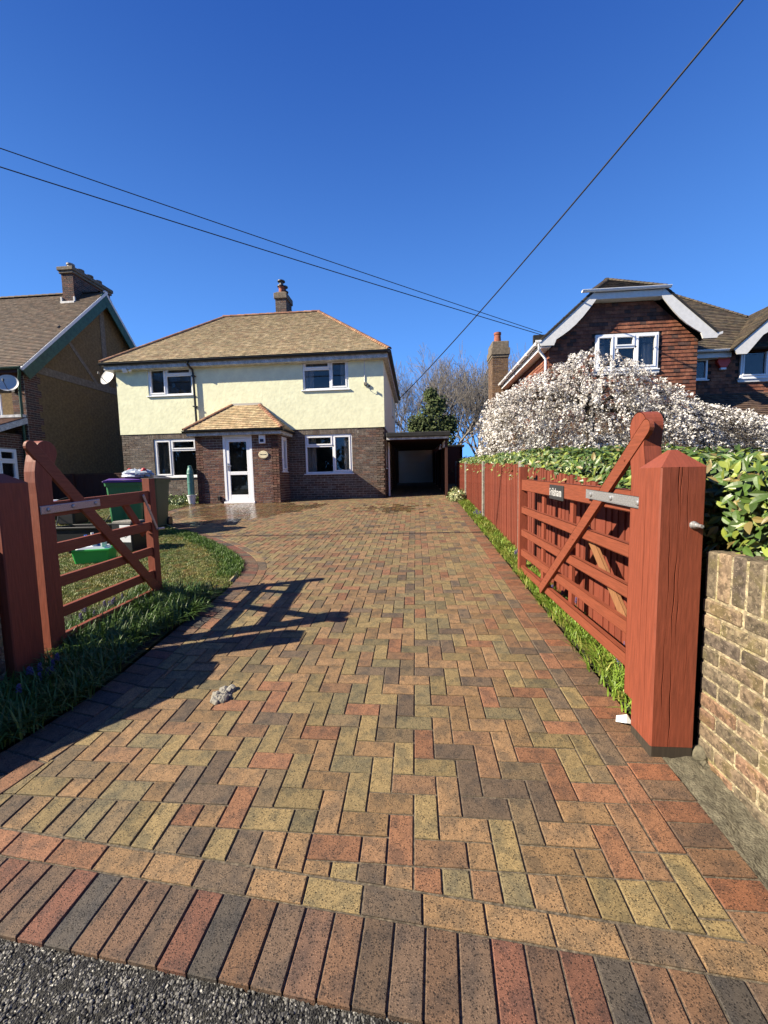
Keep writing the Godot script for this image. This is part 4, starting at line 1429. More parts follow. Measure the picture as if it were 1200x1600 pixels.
	ql.append_array(brick_rows(F(Vector3(-13.25, 8.45, -14.95), Vector3.FORWARD, Vector3.UP), 1.87, 1.28, [], reds))
	pieces("brick", "bricks", ql, M.brick, quoin)
	var cc := Buf.new()
	for k in 2: cc.box(ID(), Vector3(-13.79 - 0.04 * k, 9.72 + 0.1 * k, -16.88 - 0.04 * k), Vector3(-13.19 + 0.04 * k, 9.82 + 0.14 * k, -14.89 + 0.04 * k), Color.WHITE, 0.015)
	part("chimney_cap", cc, M.cement, roof)
	for k in 4:
		var pt := Buf.new()
		pt.lathe(Transform3D(Basis.IDENTITY, Vector3(-13.49, 9.96, -15.16 - 0.45 * k)), [Vector2(0.13, 0), Vector2(0.11, 0.15), Vector2(0.14, 0.16), Vector2(0.14, 0.22), Vector2(0.1, 0.22), Vector2(0.0, 0.1)], 14)
		part("chimney_pot", pt, M.cement if k else M.lead, roof)
	var fl := Buf.new()
	fl.box(ID(), Vector3(-13.79, 8.55, -14.94), Vector3(-13.19, 8.66, -14.85), Color.WHITE, 0.01); fl.box(ID(), Vector3(-13.79, 8.66, -14.94), Vector3(-13.73, 8.83, -14.88)); fl.box(ID(), Vector3(-13.25, 8.66, -14.94), Vector3(-13.19, 8.83, -14.88))
	part("flashing", fl, M.white_paint, roof)
	# lean-to bay in front, mostly out of the picture
	var bx := -12.76
	var bay := Buf.new()
	wall(bay, F(Vector3(-17.6, f0, -10.84), Vector3.RIGHT, Vector3.UP), 17.6 + bx, 2.55, [Rect2(1.0, 0.9, 2.5, 1.3)], 0.2)
	var bs := F(Vector3(bx, f0, -10.84), Vector3.FORWARD, Vector3.UP)
	wall(bay, bs, 1.04, 2.55, [Rect2(0.22, 1.08, 0.58, 0.98)], 0.199)
	var bw := part("bay_wall", bay, M.mortar_grey, h)
	pieces("brick", "bricks", brick_rows(bs, 1.04, 2.55, [Rect2(0.22, 1.08, 0.58, 0.98)], reds), M.brick, bw, 160)
	window(h, F(Vector3(bx, f0 + 1.08, -11.06), Vector3.FORWARD, Vector3.UP), 0.58, 0.98, [[Rect2(0, 0, 1, 0.62), true], [Rect2(0, 0.62, 1, 0.38), true]], true, -0.01, 0)
	window(h, F(Vector3(-16.6, f0 + 0.9, -10.84), Vector3.RIGHT, Vector3.UP), 2.5, 1.3, [[Rect2(0, 0, 0.5, 1), true], [Rect2(0.5, 0, 0.5, 1), true]], true, 0.02, 1)
	var lr := Buf.new()
	var LA := Vector3(-17.8, 3.17, -10.63)
	var LB := Vector3(bx + 0.14, 3.17, -10.63)
	var LC := Vector3(bx + 0.14, 3.72, zf + 0.01)
	var LD := Vector3(-17.8, 3.72, zf + 0.01)
	slope(lr, [LA, LB, LC, LD], 0.05)
	var br := part("bay_roof", lr, M.black_felt, h)
	pieces("roof_tile", "roof_tiles", slope_tiles([LA, LB, LC, LD], shades([Color(0.25, 0.125, 0.085), Color(0.20, 0.11, 0.08)], 3, 0.12)), M.tile, br, 60)
	var vg := Buf.new()
	vg.box(F(LB + Vector3(0, -0.05, 0), (LC - LB), Vector3(0, 1, 0.4)), Vector3(-0.02, -0.14, 0.0), Vector3((LC - LB).length(), 0.03, 0.03))
	vg.box(ID(), Vector3(-17.8, 3.715, zf + 0.02), Vector3(bx + 0.15, 3.80, zf + 0.12))
	part("verge_strip", vg, M.white_paint, br)

# ---------------------------------------------------------------- neighbour on the right: tile-hung gable
func build_right_house():
	var h := thing("tile_hung_house", "red tile hung house with white bargeboards and half hipped gable, right of the driveway", "house", Vector3(7.0, 0.86, -14.5))
	var f0 := 0.6
	var zf := -11.5
	var x0 := 3.72
	var x1 := 7.57
	var mid := 3.02       # top of the brickwork
	var e := 5.05
	var sl := 0.89
	var rx := 5.65
	var hy := 6.22        # foot of the half hip
	var lx := x0 + (hy - e) / sl - 0.05
	var hx := 2 * rx - lx
	var win := Rect2(4.93 - x0, 4.33 - mid, 1.64, 0.95)
	# gable wall: brick below, tile-hung above
	var low := Buf.new()
	var ft := F(Vector3(x0, f0, zf), Vector3.RIGHT, Vector3.UP)
	var lw := [Rect2(0.7, 0.9, 2.2, 1.1)]
	wall(low, ft, x1 - x0, mid - f0, lw, 0.25)
	var st := F(Vector3(x0, f0, -20.5), Vector3.BACK, Vector3.UP)
	wall(low, st, 20.5 + zf, mid - f0, [], 0.249)
	wall(low, F(Vector3(x1, f0, zf), Vector3.FORWARD, Vector3.UP), 1.2, mid - f0, [], 0.249)
	var lowm := part("brick_wall", low, M.mortar, h)
	var yellow := shades([Color(0.42, 0.25, 0.12), Color(0.36, 0.20, 0.10), Color(0.46, 0.29, 0.14), Color(0.30, 0.15, 0.085)], 3, 0.12)
	var bl := brick_rows(ft, x1 - x0, mid - f0, lw, yellow)
	bl.append_array(brick_rows(st, 20.5 + zf, mid - f0, [], yellow))
	window(h, F(Vector3(x0 + 0.7, f0 + 0.9, zf), Vector3.RIGHT, Vector3.UP), 2.2, 1.1, [[Rect2(0, 0, 0.5, 1), true], [Rect2(0.5, 0, 0.5, 1), true]], true, 0.02, 1)
	var hi := Buf.new()
	var ut := F(Vector3(x0, mid, zf), Vector3.RIGHT, Vector3.UP)
	wall(hi, ut, x1 - x0, e - mid, [Rect2(win.position, Vector2(win.size.x, e - mid - win.position.y + 0.0))], 0.25, Color(0.1, 0.08, 0.07))
	# top of the gable, in pieces round the window head
	var top := PackedVector2Array([Vector2(0, e - mid), Vector2(win.position.x, e - mid), Vector2(win.position.x, win.end.y), Vector2(win.end.x, win.end.y), Vector2(win.end.x, e - mid), Vector2(x1 - x0, e - mid), Vector2(hx - x0, hy - mid), Vector2(lx - x0, hy - mid)])
	hi.prism(ut, top, -0.25, 0.0, Color(0.1, 0.08, 0.07))
	wall(hi, F(Vector3(x0, mid, -20.5), Vector3.BACK, Vector3.UP), 20.5 + zf, e - mid, [], 0.249, Color(0.1, 0.08, 0.07))
	wall(hi, F(Vector3(x1, mid, zf), Vector3.FORWARD, Vector3.UP), 1.2, e - mid, [], 0.249, Color(0.1, 0.08, 0.07))
	hi.box(ID(), Vector3(x0 + 0.3, mid - 0.1, -20), Vector3(x1 - 0.3, mid, zf - 0.3)); hi.box(ID(), Vector3(x0 + 0.3, mid, zf - 2.6), Vector3(x1 - 0.3, hy, zf - 2.5))
	var him := part("hung_wall", hi, M.black_felt, h)
	var hung := shades([Color(0.29, 0.105, 0.055), Color(0.33, 0.125, 0.068), Color(0.24, 0.086, 0.050), Color(0.36, 0.145, 0.080), Color(0.13, 0.07, 0.052), Color(0.30, 0.108, 0.060)], 3, 0.14)
	var poly := PackedVector2Array([Vector2(-0.02, 0), Vector2(x1 - x0 + 0.02, 0), Vector2(x1 - x0 + 0.02, e - mid), Vector2(hx - x0, hy - mid), Vector2(lx - x0, hy - mid), Vector2(-0.02, e - mid)])
	var tl := []
	for c in Geometry2D.clip_polygons(poly, rect(win.position.x, win.position.y, win.end.x, win.end.y)):
		if not Geometry2D.is_polygon_clockwise(c): poly = c
	# the opening leaves a ring; cut the field into four strips round the window instead
	var full := PackedVector2Array([Vector2(-0.02, 0), Vector2(x1 - x0 + 0.02, 0), Vector2(x1 - x0 + 0.02, e - mid), Vector2(hx - x0, hy - mid), Vector2(lx - x0, hy - mid), Vector2(-0.02, e - mid)])
	var hang := []
	for q in tile_rows(ut, full, hung, 0.165, 0.1, 0.022):
		var c: Vector3 = ut.affine_inverse() * (q.t * Vector3(q.w * 0.5, q.h * 0.5, 0))
		if not win.grow_individual(0.06, 0.03, 0.06, 0.04).has_point(Vector2(c.x, c.y)): hang.append(q)
	var sp := F(Vector3(x0, mid, -20.5), Vector3.BACK, Vector3.UP)
	hang.append_array(tile_rows(sp, rect(2.0, 0, 20.5 + zf + 0.02, e - mid), shades([Color(0.34, 0.12, 0.065), Color(0.30, 0.10, 0.06), Color(0.38, 0.15, 0.08)], 3, 0.12), 0.165, 0.1, 0.022))
	hang.append_array(tile_rows(F(Vector3(x1, mid, zf), Vector3.FORWARD, Vector3.UP), rect(0, 0, 1.2, e - mid), hung, 0.165, 0.1, 0.022))
	window(h, F(Vector3(4.93, 4.33, zf + 0.03), Vector3.RIGHT, Vector3.UP), 1.64, 0.95, [[Rect2(0, 0, 0.30, 1), true], [Rect2(0.30, 0, 0.34, 0.62), false], [Rect2(0.30, 0.62, 0.34, 0.38), true], [Rect2(0.64, 0, 0.36, 1), true]], true, -0.03, 1, "upper gable window with a top light ajar")
	var ap := Buf.new()
	ap.box(ID(), Vector3(4.9, 4.21, zf + 0.0), Vector3(6.62, 4.30, zf + 0.05), Color.WHITE, 0.01)
	part("lead_apron", ap, M.old_white, him)
	# roof of the gable wing
	var zo := zf + 0.30
	var ey := e + 0.10
	var ex0 := x0 - 0.32
	var ex1 := 2 * rx - ex0
	var ry := ey + (rx - ex0) * sl
	var hl := ex0 + (hy + 0.12 - ey) / sl
	var hr := 2 * rx - hl
	var apex := Vector3(rx, ry, zo - 1.25)
	var L0 := Vector3(ex0, ey, -20.5)
	var L1 := Vector3(ex0, ey, zo)
	var Lh := Vector3(hl, hy + 0.12, zo)
	var Rh := Vector3(hr, hy + 0.12, zo)
	var R1 := Vector3(ex1, ey, zo)
	var R0 := Vector3(ex1, ey, -20.5)
	var bk := Vector3(rx, ry, -20.5)
	var rb := Buf.new()
	slope(rb, [L0, L1, Lh, apex, bk], 0.05); slope(rb, [R1, R0, bk, apex, Rh], 0.05); slope(rb, [Lh, Rh, apex], 0.05)
	var roof := part("roof", rb, M.black_felt, h)
	var moss := shades([Color(0.11, 0.085, 0.06), Color(0.135, 0.10, 0.065), Color(0.095, 0.078, 0.055), Color(0.15, 0.12, 0.075)], 3, 0.14)
	var rt := slope_tiles([L0 + Vector3(0, 0, 4), L1, Lh, apex, bk + Vector3(0, 0, 4)], moss)
	rt.append_array(slope_tiles([R1, R0 + Vector3(0, 0, 4), bk + Vector3(0, 0, 4), apex, Rh], moss))
	rt.append_array(slope_tiles([Lh, Rh, apex], moss))
	cap_tiles(roof, "hip_tile", Lh, apex, 0.075, 0.12, moss, M.tile, Vector3.UP, 0.0)
	cap_tiles(roof, "hip_tile", Rh, apex, 0.075, 0.12, moss, M.tile, Vector3.UP, 0.0)
	cap_tiles(roof, "ridge_tile", apex, bk, 0.11, 0.3, moss, M.tile, Vector3.UP, -0.02)
	# shaped white bargeboards
	for s in [-1.0, 1.0]:
		var X := func(d: float) -> float: return rx + s * (rx - ex0 - d)    # d: distance in from the eave
		var pts := PackedVector2Array()
		var rise := func(d: float) -> float: return ey + d * sl
		for d in [-0.12, 0.0, (hl - ex0) + 0.04]: pts.append(Vector2(X.call(d), rise.call(maxf(d, 0.0)) - 0.03 + (0.0 if d >= 0 else 0.03)))
		for k in 7:      # curved underside
			var u := 1.0 - k / 6.0
			var d := lerpf(0.42, (hl - ex0) + 0.10, u)
			pts.append(Vector2(X.call(d), rise.call(d) - 0.30 - 0.20 * sin(PI * u) * 0.6 - 0.08 * (1.0 - u)))
		pts.append(Vector2(X.call(0.36), ey - 0.16)); pts.append(Vector2(X.call(0.02), ey - 0.16)); pts.append(Vector2(X.call(-0.02), ey - 0.09)); pts.append(Vector2(X.call(-0.12), ey - 0.06))
		if Geometry2D.is_polygon_clockwise(pts): pts.reverse()
		var bb := Buf.new()
		bb.prism(F(Vector3(0, 0, zo - 0.05), Vector3.RIGHT, Vector3.UP), pts, 0.0, 0.035)
		part("bargeboard", bb, M.old_white, roof)
	var hg := Buf.new()
	hg.box(ID(), Vector3(hl - 0.05, hy - 0.10, zo - 0.06), Vector3(hr + 0.05, hy + 0.07, zo - 0.03)); hg.box(ID(), Vector3(hl - 0.02, hy - 0.10, zf + 0.002), Vector3(hr + 0.02, hy - 0.085, zo - 0.061))
	part("fascia", hg, M.old_white, roof)
	var gu := Buf.new()
	gutter(gu, Vector3(hl - 0.30, hy + 0.12, zo + 0.03), Vector3(hr + 0.10, hy + 0.12, zo + 0.03), 0.055)
	gutter(gu, Vector3(ex0 - 0.02, ey - 0.01, zo), Vector3(ex0 - 0.02, ey - 0.01, -17.2), 0.06)
	for k in 7: gu.box(ID(), Vector3(ex0 - 0.085, ey - 0.075, zo - 0.3 - k * 0.9), Vector3(ex0 + 0.045, ey + 0.005, zo - 0.25 - k * 0.9))
	part("gutter", gu, M.upvc, roof)
	var fs := Buf.new()
	fs.box(ID(), Vector3(ex0 + 0.06, ey - 0.19, -17.2), Vector3(ex0 + 0.085, ey - 0.02, zo - 0.06)); fs.box(ID(), Vector3(ex0 + 0.086, ey - 0.19, -17.2), Vector3(x0 - 0.025, ey - 0.175, zo - 0.06))
	part("fascia", fs, M.upvc, roof)
	var dp := Buf.new()
	dp.tube([Vector3(ex0, ey - 0.05, zo - 0.12), Vector3(ex0, ey - 0.25, zo - 0.12), Vector3(x0 - 0.07, ey - 0.42, zo - 0.35), Vector3(x0 - 0.07, 0.9, zo - 0.35)], [0.036, 0.036, 0.036, 0.036], 10)
	part("downpipe", dp, M.upvc, h)
	# chimney on the side wall
	var cz := -16.3
	var ch := Buf.new()
	ch.box(ID(), Vector3(3.10, f0, cz - 0.85), Vector3(3.71, 6.4, cz))
	part("chimney", ch, M.mortar, h)
	var buff := shades([Color(0.22, 0.135, 0.075), Color(0.26, 0.16, 0.085), Color(0.19, 0.11, 0.065)], 3, 0.12)
	bl.append_array(brick_rows(F(Vector3(3.10, 2.0, cz), Vector3.RIGHT, Vector3.UP), 0.61, 4.3, [], buff))
	bl.append_array(brick_rows(F(Vector3(3.10, 2.0, cz - 0.85), Vector3.BACK, Vector3.UP), 0.85, 4.3, [], buff))
	var cc := Buf.new()
	cc.box(ID(), Vector3(3.07, 6.20, cz - 0.88), Vector3(3.74, 6.30, cz + 0.03), Color.WHITE, 0.01); cc.box(ID(), Vector3(3.04, 6.301, cz - 0.91), Vector3(3.77, 6.56, cz + 0.06), Color.WHITE, 0.01); cc.box(ID(), Vector3(3.08, 6.561, cz - 0.87), Vector3(3.73, 6.83, cz + 0.02), Color.WHITE, 0.02)
	part("chimney_cap", cc, M.cement, h)
	var pt := Buf.new()
	pt.lathe(Transform3D(Basis.IDENTITY, Vector3(3.36, 6.82, cz - 0.35)), [Vector2(0.15, 0), Vector2(0.125, 0.34), Vector2(0.145, 0.36), Vector2(0.145, 0.44), Vector2(0.10, 0.45), Vector2(0.0, 0.25)], 16)
	part("chimney_pot", pt, M.terracotta, h)
	# recessed main range to the right
	var mz := -12.6
	var mx := 14.0
	var w1 := Rect2(9.50 - x1, 4.22 - mid, 1.5, 0.86)
	var w0 := Rect2(7.95 - x1, 4.22 - mid, 0.65, 0.86)
	var mt := F(Vector3(x1, mid, mz), Vector3.RIGHT, Vector3.UP)
	var mw := Buf.new()
	wall(mw, mt, mx - x1, 5.0 - mid, [w0, w1], 0.25, Color(0.1, 0.08, 0.07))
	mw.box(ID(), Vector3(x1, mid - 0.1, -19), Vector3(mx, mid, mz - 0.3)); mw.box(ID(), Vector3(x1, mid, mz - 2.6), Vector3(mx, 5.0, mz - 2.5))
	part("hung_wall", mw, M.black_felt, h)
	for q in tile_rows(mt, rect(0, 0.75, mx - x1, 5.0 - mid), hung, 0.165, 0.1, 0.022):
		var c: Vector3 = mt.affine_inverse() * (q.t * Vector3(q.w * 0.5, q.h * 0.5, 0))
		if not w0.grow(0.05).has_point(Vector2(c.x, c.y)) and not w1.grow(0.05).has_point(Vector2(c.x, c.y)): hang.append(q)
	pieces("hung_tile", "hung_tiles", hang, M.tile, him)
	window(h, F(Vector3(9.50, 4.22, mz + 0.03), Vector3.RIGHT, Vector3.UP), 1.5, 0.86, [[Rect2(0, 0, 0.5, 1), true], [Rect2(0.5, 0, 0.5, 0.66), false], [Rect2(0.5, 0.66, 0.5, 0.34), true]], true, -0.03, 0)
	window(h, F(Vector3(7.95, 4.22, mz + 0.03), Vector3.RIGHT, Vector3.UP), 0.65, 0.86, [[Rect2(0, 0, 1, 0.66), false], [Rect2(0, 0.66, 1, 0.34), true]], true, -0.03, 0)
	var ap2 := Buf.new()
	ap2.box(ID(), Vector3(9.45, 4.10, mz), Vector3(11.05, 4.19, mz + 0.05), Color.WHITE, 0.01)
	part("lead_apron", ap2, M.old_white, him)
	# its roof, falling to the front, with a small gable at the right
	var m0 := Vector3(7.3, 5.0, mz + 0.30)
	var m1 := Vector3(14.2, 5.0, mz + 0.30)
	var rm := Buf.new()
	var P0 := Vector3(7.3, 8.0, mz - 2.7)
	var P1 := Vector3(8.9, 7.75, mz - 2.45)
	var P2 := Vector3(10.4, 6.30, mz - 1.0)
	var P3 := Vector3(14.2, 6.9, mz - 1.6)
	slope(rm, [m0, m1, P3, P2, P1, P0], 0.05)
	rm.box(ID(), Vector3(7.4, 4.4, -19.0), Vector3(14.0, 5.0, mz - 0.3))
	part("main_roof", rm, M.black_felt, roof)
	rt.append_array(slope_tiles([m0, m1, P3, P2, P1, P0], moss))
	cap_tiles(roof, "hip_tile", P2, P1, 0.075, 0.14, moss, M.tile, Vector3.UP, 0.0)
	pieces("roof_tile", "roof_tiles", rt, M.tile, roof)
	var g2 := Buf.new()
	gutter(g2, Vector3(7.6, 4.98, mz + 0.33), Vector3(9.0, 4.98, mz + 0.33), 0.055)
	part("gutter", g2, M.upvc, roof)
	var f2 := Buf.new()
	f2.box(ID(), Vector3(7.6, 4.79, mz + 0.2), Vector3(9.1, 4.94, mz + 0.24)); f2.box(ID(), Vector3(7.6, 4.79, mz + 0.002), Vector3(9.1, 4.805, mz + 0.199))
	part("fascia", f2, M.old_white, roof)
	# little gable with a curved bargeboard
	var gz := mz + 0.42
	var gpts := PackedVector2Array([Vector2(9.0, 4.95), Vector2(10.6, 6.35), Vector2(12.2, 4.95), Vector2(11.8, 4.80), Vector2(11.5, 5.20), Vector2(10.6, 5.80), Vector2(9.75, 5.30), Vector2(9.35, 4.80), Vector2(9.1, 4.80)])
	if Geometry2D.is_polygon_clockwise(gpts): gpts.reverse()
	var gb := Buf.new()
	gb.prism(F(Vector3(0, 0, gz), Vector3.RIGHT, Vector3.UP), gpts, 0.0, 0.035)
	part("bargeboard", gb, M.old_white, roof)
	var gw := Buf.new()
	gw.prism(F(Vector3(0, 0, mz + 0.1), Vector3.RIGHT, Vector3.UP), PackedVector2Array([Vector2(9.15, 4.95), Vector2(12.05, 4.95), Vector2(10.6, 6.25)]), -0.2, 0.0)
	part("gable_panel", gw, M.dark_wood, roof)
	var gr := Buf.new()
	var ga := [Vector3(8.95, 4.95, mz - 1.4), Vector3(8.95, 4.95, gz + 0.05), Vector3(10.6, 6.42, gz + 0.05), Vector3(10.6, 6.42, mz - 1.4)]
	slope(gr, ga, 0.04)
	slope(gr, [Vector3(12.25, 4.95, gz + 0.05), Vector3(12.25, 4.95, mz - 1.4), ga[3], ga[2]], 0.04)
	part("gable_roof", gr, M.black_felt, roof)
	pieces("roof_tile", "gable_tiles", slope_tiles(ga, moss), M.tile, roof, 40)
	# pent roof over the garage, brick pier, white door
	var pa := [Vector3(7.6, 3.02, mz + 0.95), Vector3(14.0, 3.02, mz + 0.95), Vector3(14.0, 3.80, mz + 0.02), Vector3(7.6, 3.80, mz + 0.02)]
	var pb := Buf.new()
	slope(pb, pa, 0.05)
	var pent := part("pent_roof", pb, M.black_felt, h)
	pieces("roof_tile", "pent_tiles", slope_tiles(pa, shades([Color(0.14, 0.085, 0.055), Color(0.17, 0.11, 0.07), Color(0.12, 0.075, 0.055)], 3, 0.12)), M.tile, pent, 120)
	var lb := Buf.new()
	var lt := F(Vector3(x1, f0, mz), Vector3.RIGHT, Vector3.UP)
	wall(lb, lt, mx - x1, mid - f0, [Rect2(2.0, 0.3, 2.4, 2.0)], 0.25)
	lb.box(ID(), Vector3(9.05, f0, mz + 0.01), Vector3(9.40, 3.0, mz + 0.35))
	part("garage_wall", lb, M.mortar, h)
	bl.append_array(brick_rows(F(Vector3(9.05, f0, mz + 0.35), Vector3.RIGHT, Vector3.UP), 0.35, 2.35, [], shades([Color(0.30, 0.13, 0.075), Color(0.25, 0.11, 0.07)], 3, 0.12)))
	bl.append_array(brick_rows(lt, 1.5, mid - f0, [], shades([Color(0.22, 0.10, 0.065)], 3, 0.12)))
	pieces("brick", "bricks", bl, M.brick, lowm)
	var gd := Buf.new()
	for k in 5: gd.box(ID(), Vector3(9.57, 0.95 + 0.4 * k, mz - 0.1), Vector3(11.97, 1.34 + 0.4 * k, mz - 0.05), Color.WHITE, 0.01)
	part("garage_door", gd, M.upvc, h)

# ---------------------------------------------------------------- fence, garden walls
func build_fence_and_walls():
	var fx := 1.40
	var fence := thing("board_fence", "red stained close board fence along the right edge of the driveway", "fence", Vector3(fx, gy(-8), -8.0))
	var top := func(z: float) -> float:   # measured: follows the slope
		var k := [[-2.1, 1.33], [-5.2, 1.64], [-8.1, 1.76], [-11.0, 1.86], [-13.8, 1.99]]
		for i in 4:
			if z >= k[i + 1][0]: return remap(z, k[i][0], k[i + 1][0], k[i][1], k[i + 1][1])
		return 1.99
	var tints := shades([Color(1, 1, 1), Color(0.86, 0.84, 0.84), Color(1.06, 1.08, 1.06), Color(0.93, 0.98, 1.0)], 2, 0.07)
	var posts := [-5.30, -8.18, -11.03, -13.72]
	var z := -2.14
	var k := 0
	while z > -13.70:
		var near_post := false
		for p in posts:
			if absf(z - p) < 0.085: near_post = true
		if not near_post:
			var w := rng.randf_range(0.088, 0.100)
			var y0 := gy(z) + 0.05
			var y1: float = top.call(z) + rng.randf_range(-0.018, 0.018)
			var b := Buf.new()
			var lean := rng.randf_range(-0.006, 0.006)
			# feather-edge board: thick on one long edge
			var p := PackedVector2Array([Vector2(-w / 2, -0.004), Vector2(w / 2, -0.004), Vector2(w / 2, 0.005 + 0.004), Vector2(-w / 2, 0.018)])
			var t := Transform3D(Basis(Vector3(0, 0, -1), Vector3(-1, 0, 0), Vector3(0, -1, 0)) , Vector3(fx + rng.randf_range(-0.004, 0.004), y1, z))
			# x along -z, y out towards the drive (-x), z down
			var col := pick(tints)
			for i in 4:
				var a := p[i]
				var c := p[(i + 1) % 4]
				b.quad(t * Vector3(c.x + lean, c.y, y1 - y0), t * Vector3(a.x + lean, a.y, y1 - y0), t * Vector3(a.x, a.y, 0), t * Vector3(c.x, c.y, 0), col)
			b.quad(t * Vector3(p[0].x, p[0].y, 0), t * Vector3(p[3].x, p[3].y, 0), t * Vector3(p[2].x, p[2].y, 0), t * Vector3(p[1].x, p[1].y, 0), col)
			part("board", b, M.fence, fence)
		z -= 0.088
		k += 1
	for p in posts:
		var b := Buf.new()
		b.box(ID(), Vector3(fx - 0.045, gy(p) - 0.02, p - 0.05), Vector3(fx + 0.06, top.call(p) + 0.05, p + 0.05), Color.WHITE, 0.008)
		part("concrete_post", b, M.concrete, fence)
	var ends := [-2.1] + posts
	for i in 4:
		for hgt in [0.25, 0.62, 0.98]:
			var a := Vector3(fx + 0.035, gy(ends[i]) + hgt, ends[i])
			var c := Vector3(fx + 0.035, gy(ends[i + 1]) + hgt, ends[i + 1])
			var b := Buf.new()
			b.tube([a, c], [0.03, 0.03], 4)
			part("rail", b, M.dark_wood, fence)
	# dark fence between the left neighbour and the lawn
	var lf := thing("boundary_fence", "dark brown panel fence in shade at the back of the lawn", "fence", Vector3(-11.0, gy(-12.6), -12.6))
	for i in 34:
		var b := Buf.new()
		var x := -13.9 + i * 0.128
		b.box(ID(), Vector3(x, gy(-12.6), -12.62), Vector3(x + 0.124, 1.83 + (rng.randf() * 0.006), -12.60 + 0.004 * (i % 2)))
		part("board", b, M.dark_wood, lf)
	for i in 3:
		var b := Buf.new()
		b.box(ID(), Vector3(-13.9 + i * 2.1, gy(-12.6), -12.595), Vector3(-13.8 + i * 2.1, 1.88, -12.50))
		part("post", b, M.dark_wood, lf)
	var cp := Buf.new()
	cp.box(ID(), Vector3(-13.9, 1.84, -12.63), Vector3(-9.66, 1.87, -12.585))
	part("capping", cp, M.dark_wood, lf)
	# old brick garden wall at the right: a soldier course over stretchers
	var wx := 1.335
	var w0 := -1.90
	var len := 1.9
	var gw := thing("garden_wall", "old lichen spotted brick garden wall behind the right gate post", "wall", Vector3(wx, gy(w0), -1.0))
	var h := 1.0
	var sl := -SLOPE
	var t := F(Vector3(wx, gy(w0) - 0.03, w0), Vector3(0, sl, 1), Vector3.UP)
	t.basis.z = Vector3.LEFT
	t.basis.x = Vector3(0, 0, 1)      # rows stay level; the wall steps down towards the road
	var core := Buf.new()
	core.box(ID(), Vector3(wx + 0.004, gy(w0) - 0.15, w0 + 0.003), Vector3(wx + 0.215, gy(w0) + h - 0.006, w0 + len))
	part("mortar_core", core, M.mortar_old, gw)
	var pal := shades([Color(0.31, 0.20, 0.145), Color(0.225, 0.19, 0.145), Color(0.31, 0.24, 0.175), Color(0.185, 0.155, 0.13), Color(0.27, 0.225, 0.155)], 3, 0.14)
	var put := func(z0: float, y0: float, l: float, hh: float):
		var b := Buf.new()
		var j := rng.randf_range(0.0, 0.006)
		b.box(ID(), Vector3(wx - j, y0, z0), Vector3(wx + 0.105, y0 + hh, z0 + l), pick(pal), 0.006)
		part("brick", b, M.old_brick, gw)
	var yt := gy(w0) + h - 0.215
	var zz := w0
	while zz < w0 + len - 0.06:
		put.call(zz, yt + rng.randf_range(-0.004, 0.004), 0.066, 0.215)
		var b := Buf.new()
		b.box(ID(), Vector3(wx + 0.110, yt + 0.003, zz), Vector3(wx + 0.219, yt + 0.213, zz + 0.066), pick(pal), 0.006)
		part("brick", b, M.old_brick, gw)
		zz += 0.0775
	var row := 0
	var y := yt - 0.075
	while y > gy(w0) - 0.12:
		zz = w0 - (0.1125 if row % 2 else 0.0)
		while zz < w0 + len - 0.03:
			var a := maxf(zz, w0)
			var l := minf(zz + 0.214, w0 + len) - a
			if l > 0.03: put.call(a, y, l, 0.064)
			zz += 0.2255
		y -= 0.0755
		row += 1
	# stone wall left of the left gate post: a short return, then splayed away to the road
	var sw := thing("stone_wall", "dark rough stone wall running from the left gate post to the road", "wall", Vector3(-2.9, gy(-1.9), -1.9))
	var spal := shades([Color(0.16, 0.14, 0.115), Color(0.20, 0.17, 0.13), Color(0.12, 0.11, 0.10)], 3, 0.15)
	var corner := Vector3(-2.70, 0, -1.86)
	var dir := Vector3(-0.635, 0, 0.772).normalized()
	for seg in [[F(corner, Vector3(0, 0, -1), Vector3.UP), 0.42], [F(corner + dir * 3.2, -dir, Vector3.UP), 3.2]]:
		var st: Transform3D = seg[0]
		var sl_all: float = seg[1]
		var sc := Buf.new()
		sc.box(st, Vector3(0, 0.0, -0.26), Vector3(sl_all, 1.10, -0.03))
		part("mortar_core", sc, M.mortar_old, sw)
		var sy := 0.02
		while sy < 1.03:
			var sh := rng.randf_range(0.10, 0.16)
			var sx := rng.randf_range(-0.05, 0.0)
			while sx < sl_all - 0.05:
				var sl_ := rng.randf_range(0.12, 0.30)
				var b := Buf.new()
				var x0 := maxf(sx, 0.0)
				b.box(st * Transform3D(Basis(Vector3.BACK, rng.randf_range(-0.05, 0.05)), Vector3(x0, sy, rng.randf_range(-0.012, 0.01))), Vector3(0, 0, -0.10), Vector3(minf(sl_, sl_all - x0) - 0.015, sh - 0.015, 0.0), pick(spal), 0.02)
				part("stone", b, M.old_brick, sw)
				sx += sl_
			sy += sh
		for i in int(sl_all / 0.27):      # rounded coping stones
			var b := Buf.new()
			var p := []
			var r := []
			for k2 in 5:
				p.append(st * Vector3(i * 0.27 + 0.006 + 0.258 * k2 / 4.0, 1.07 + rng.randf_range(-0.004, 0.004), -0.145)); r.append(0.14 + rng.randf_range(0, 0.012))
			b.tube(p, r, 14, pick(spal))
			part("coping_stone", b, M.old_brick, sw)

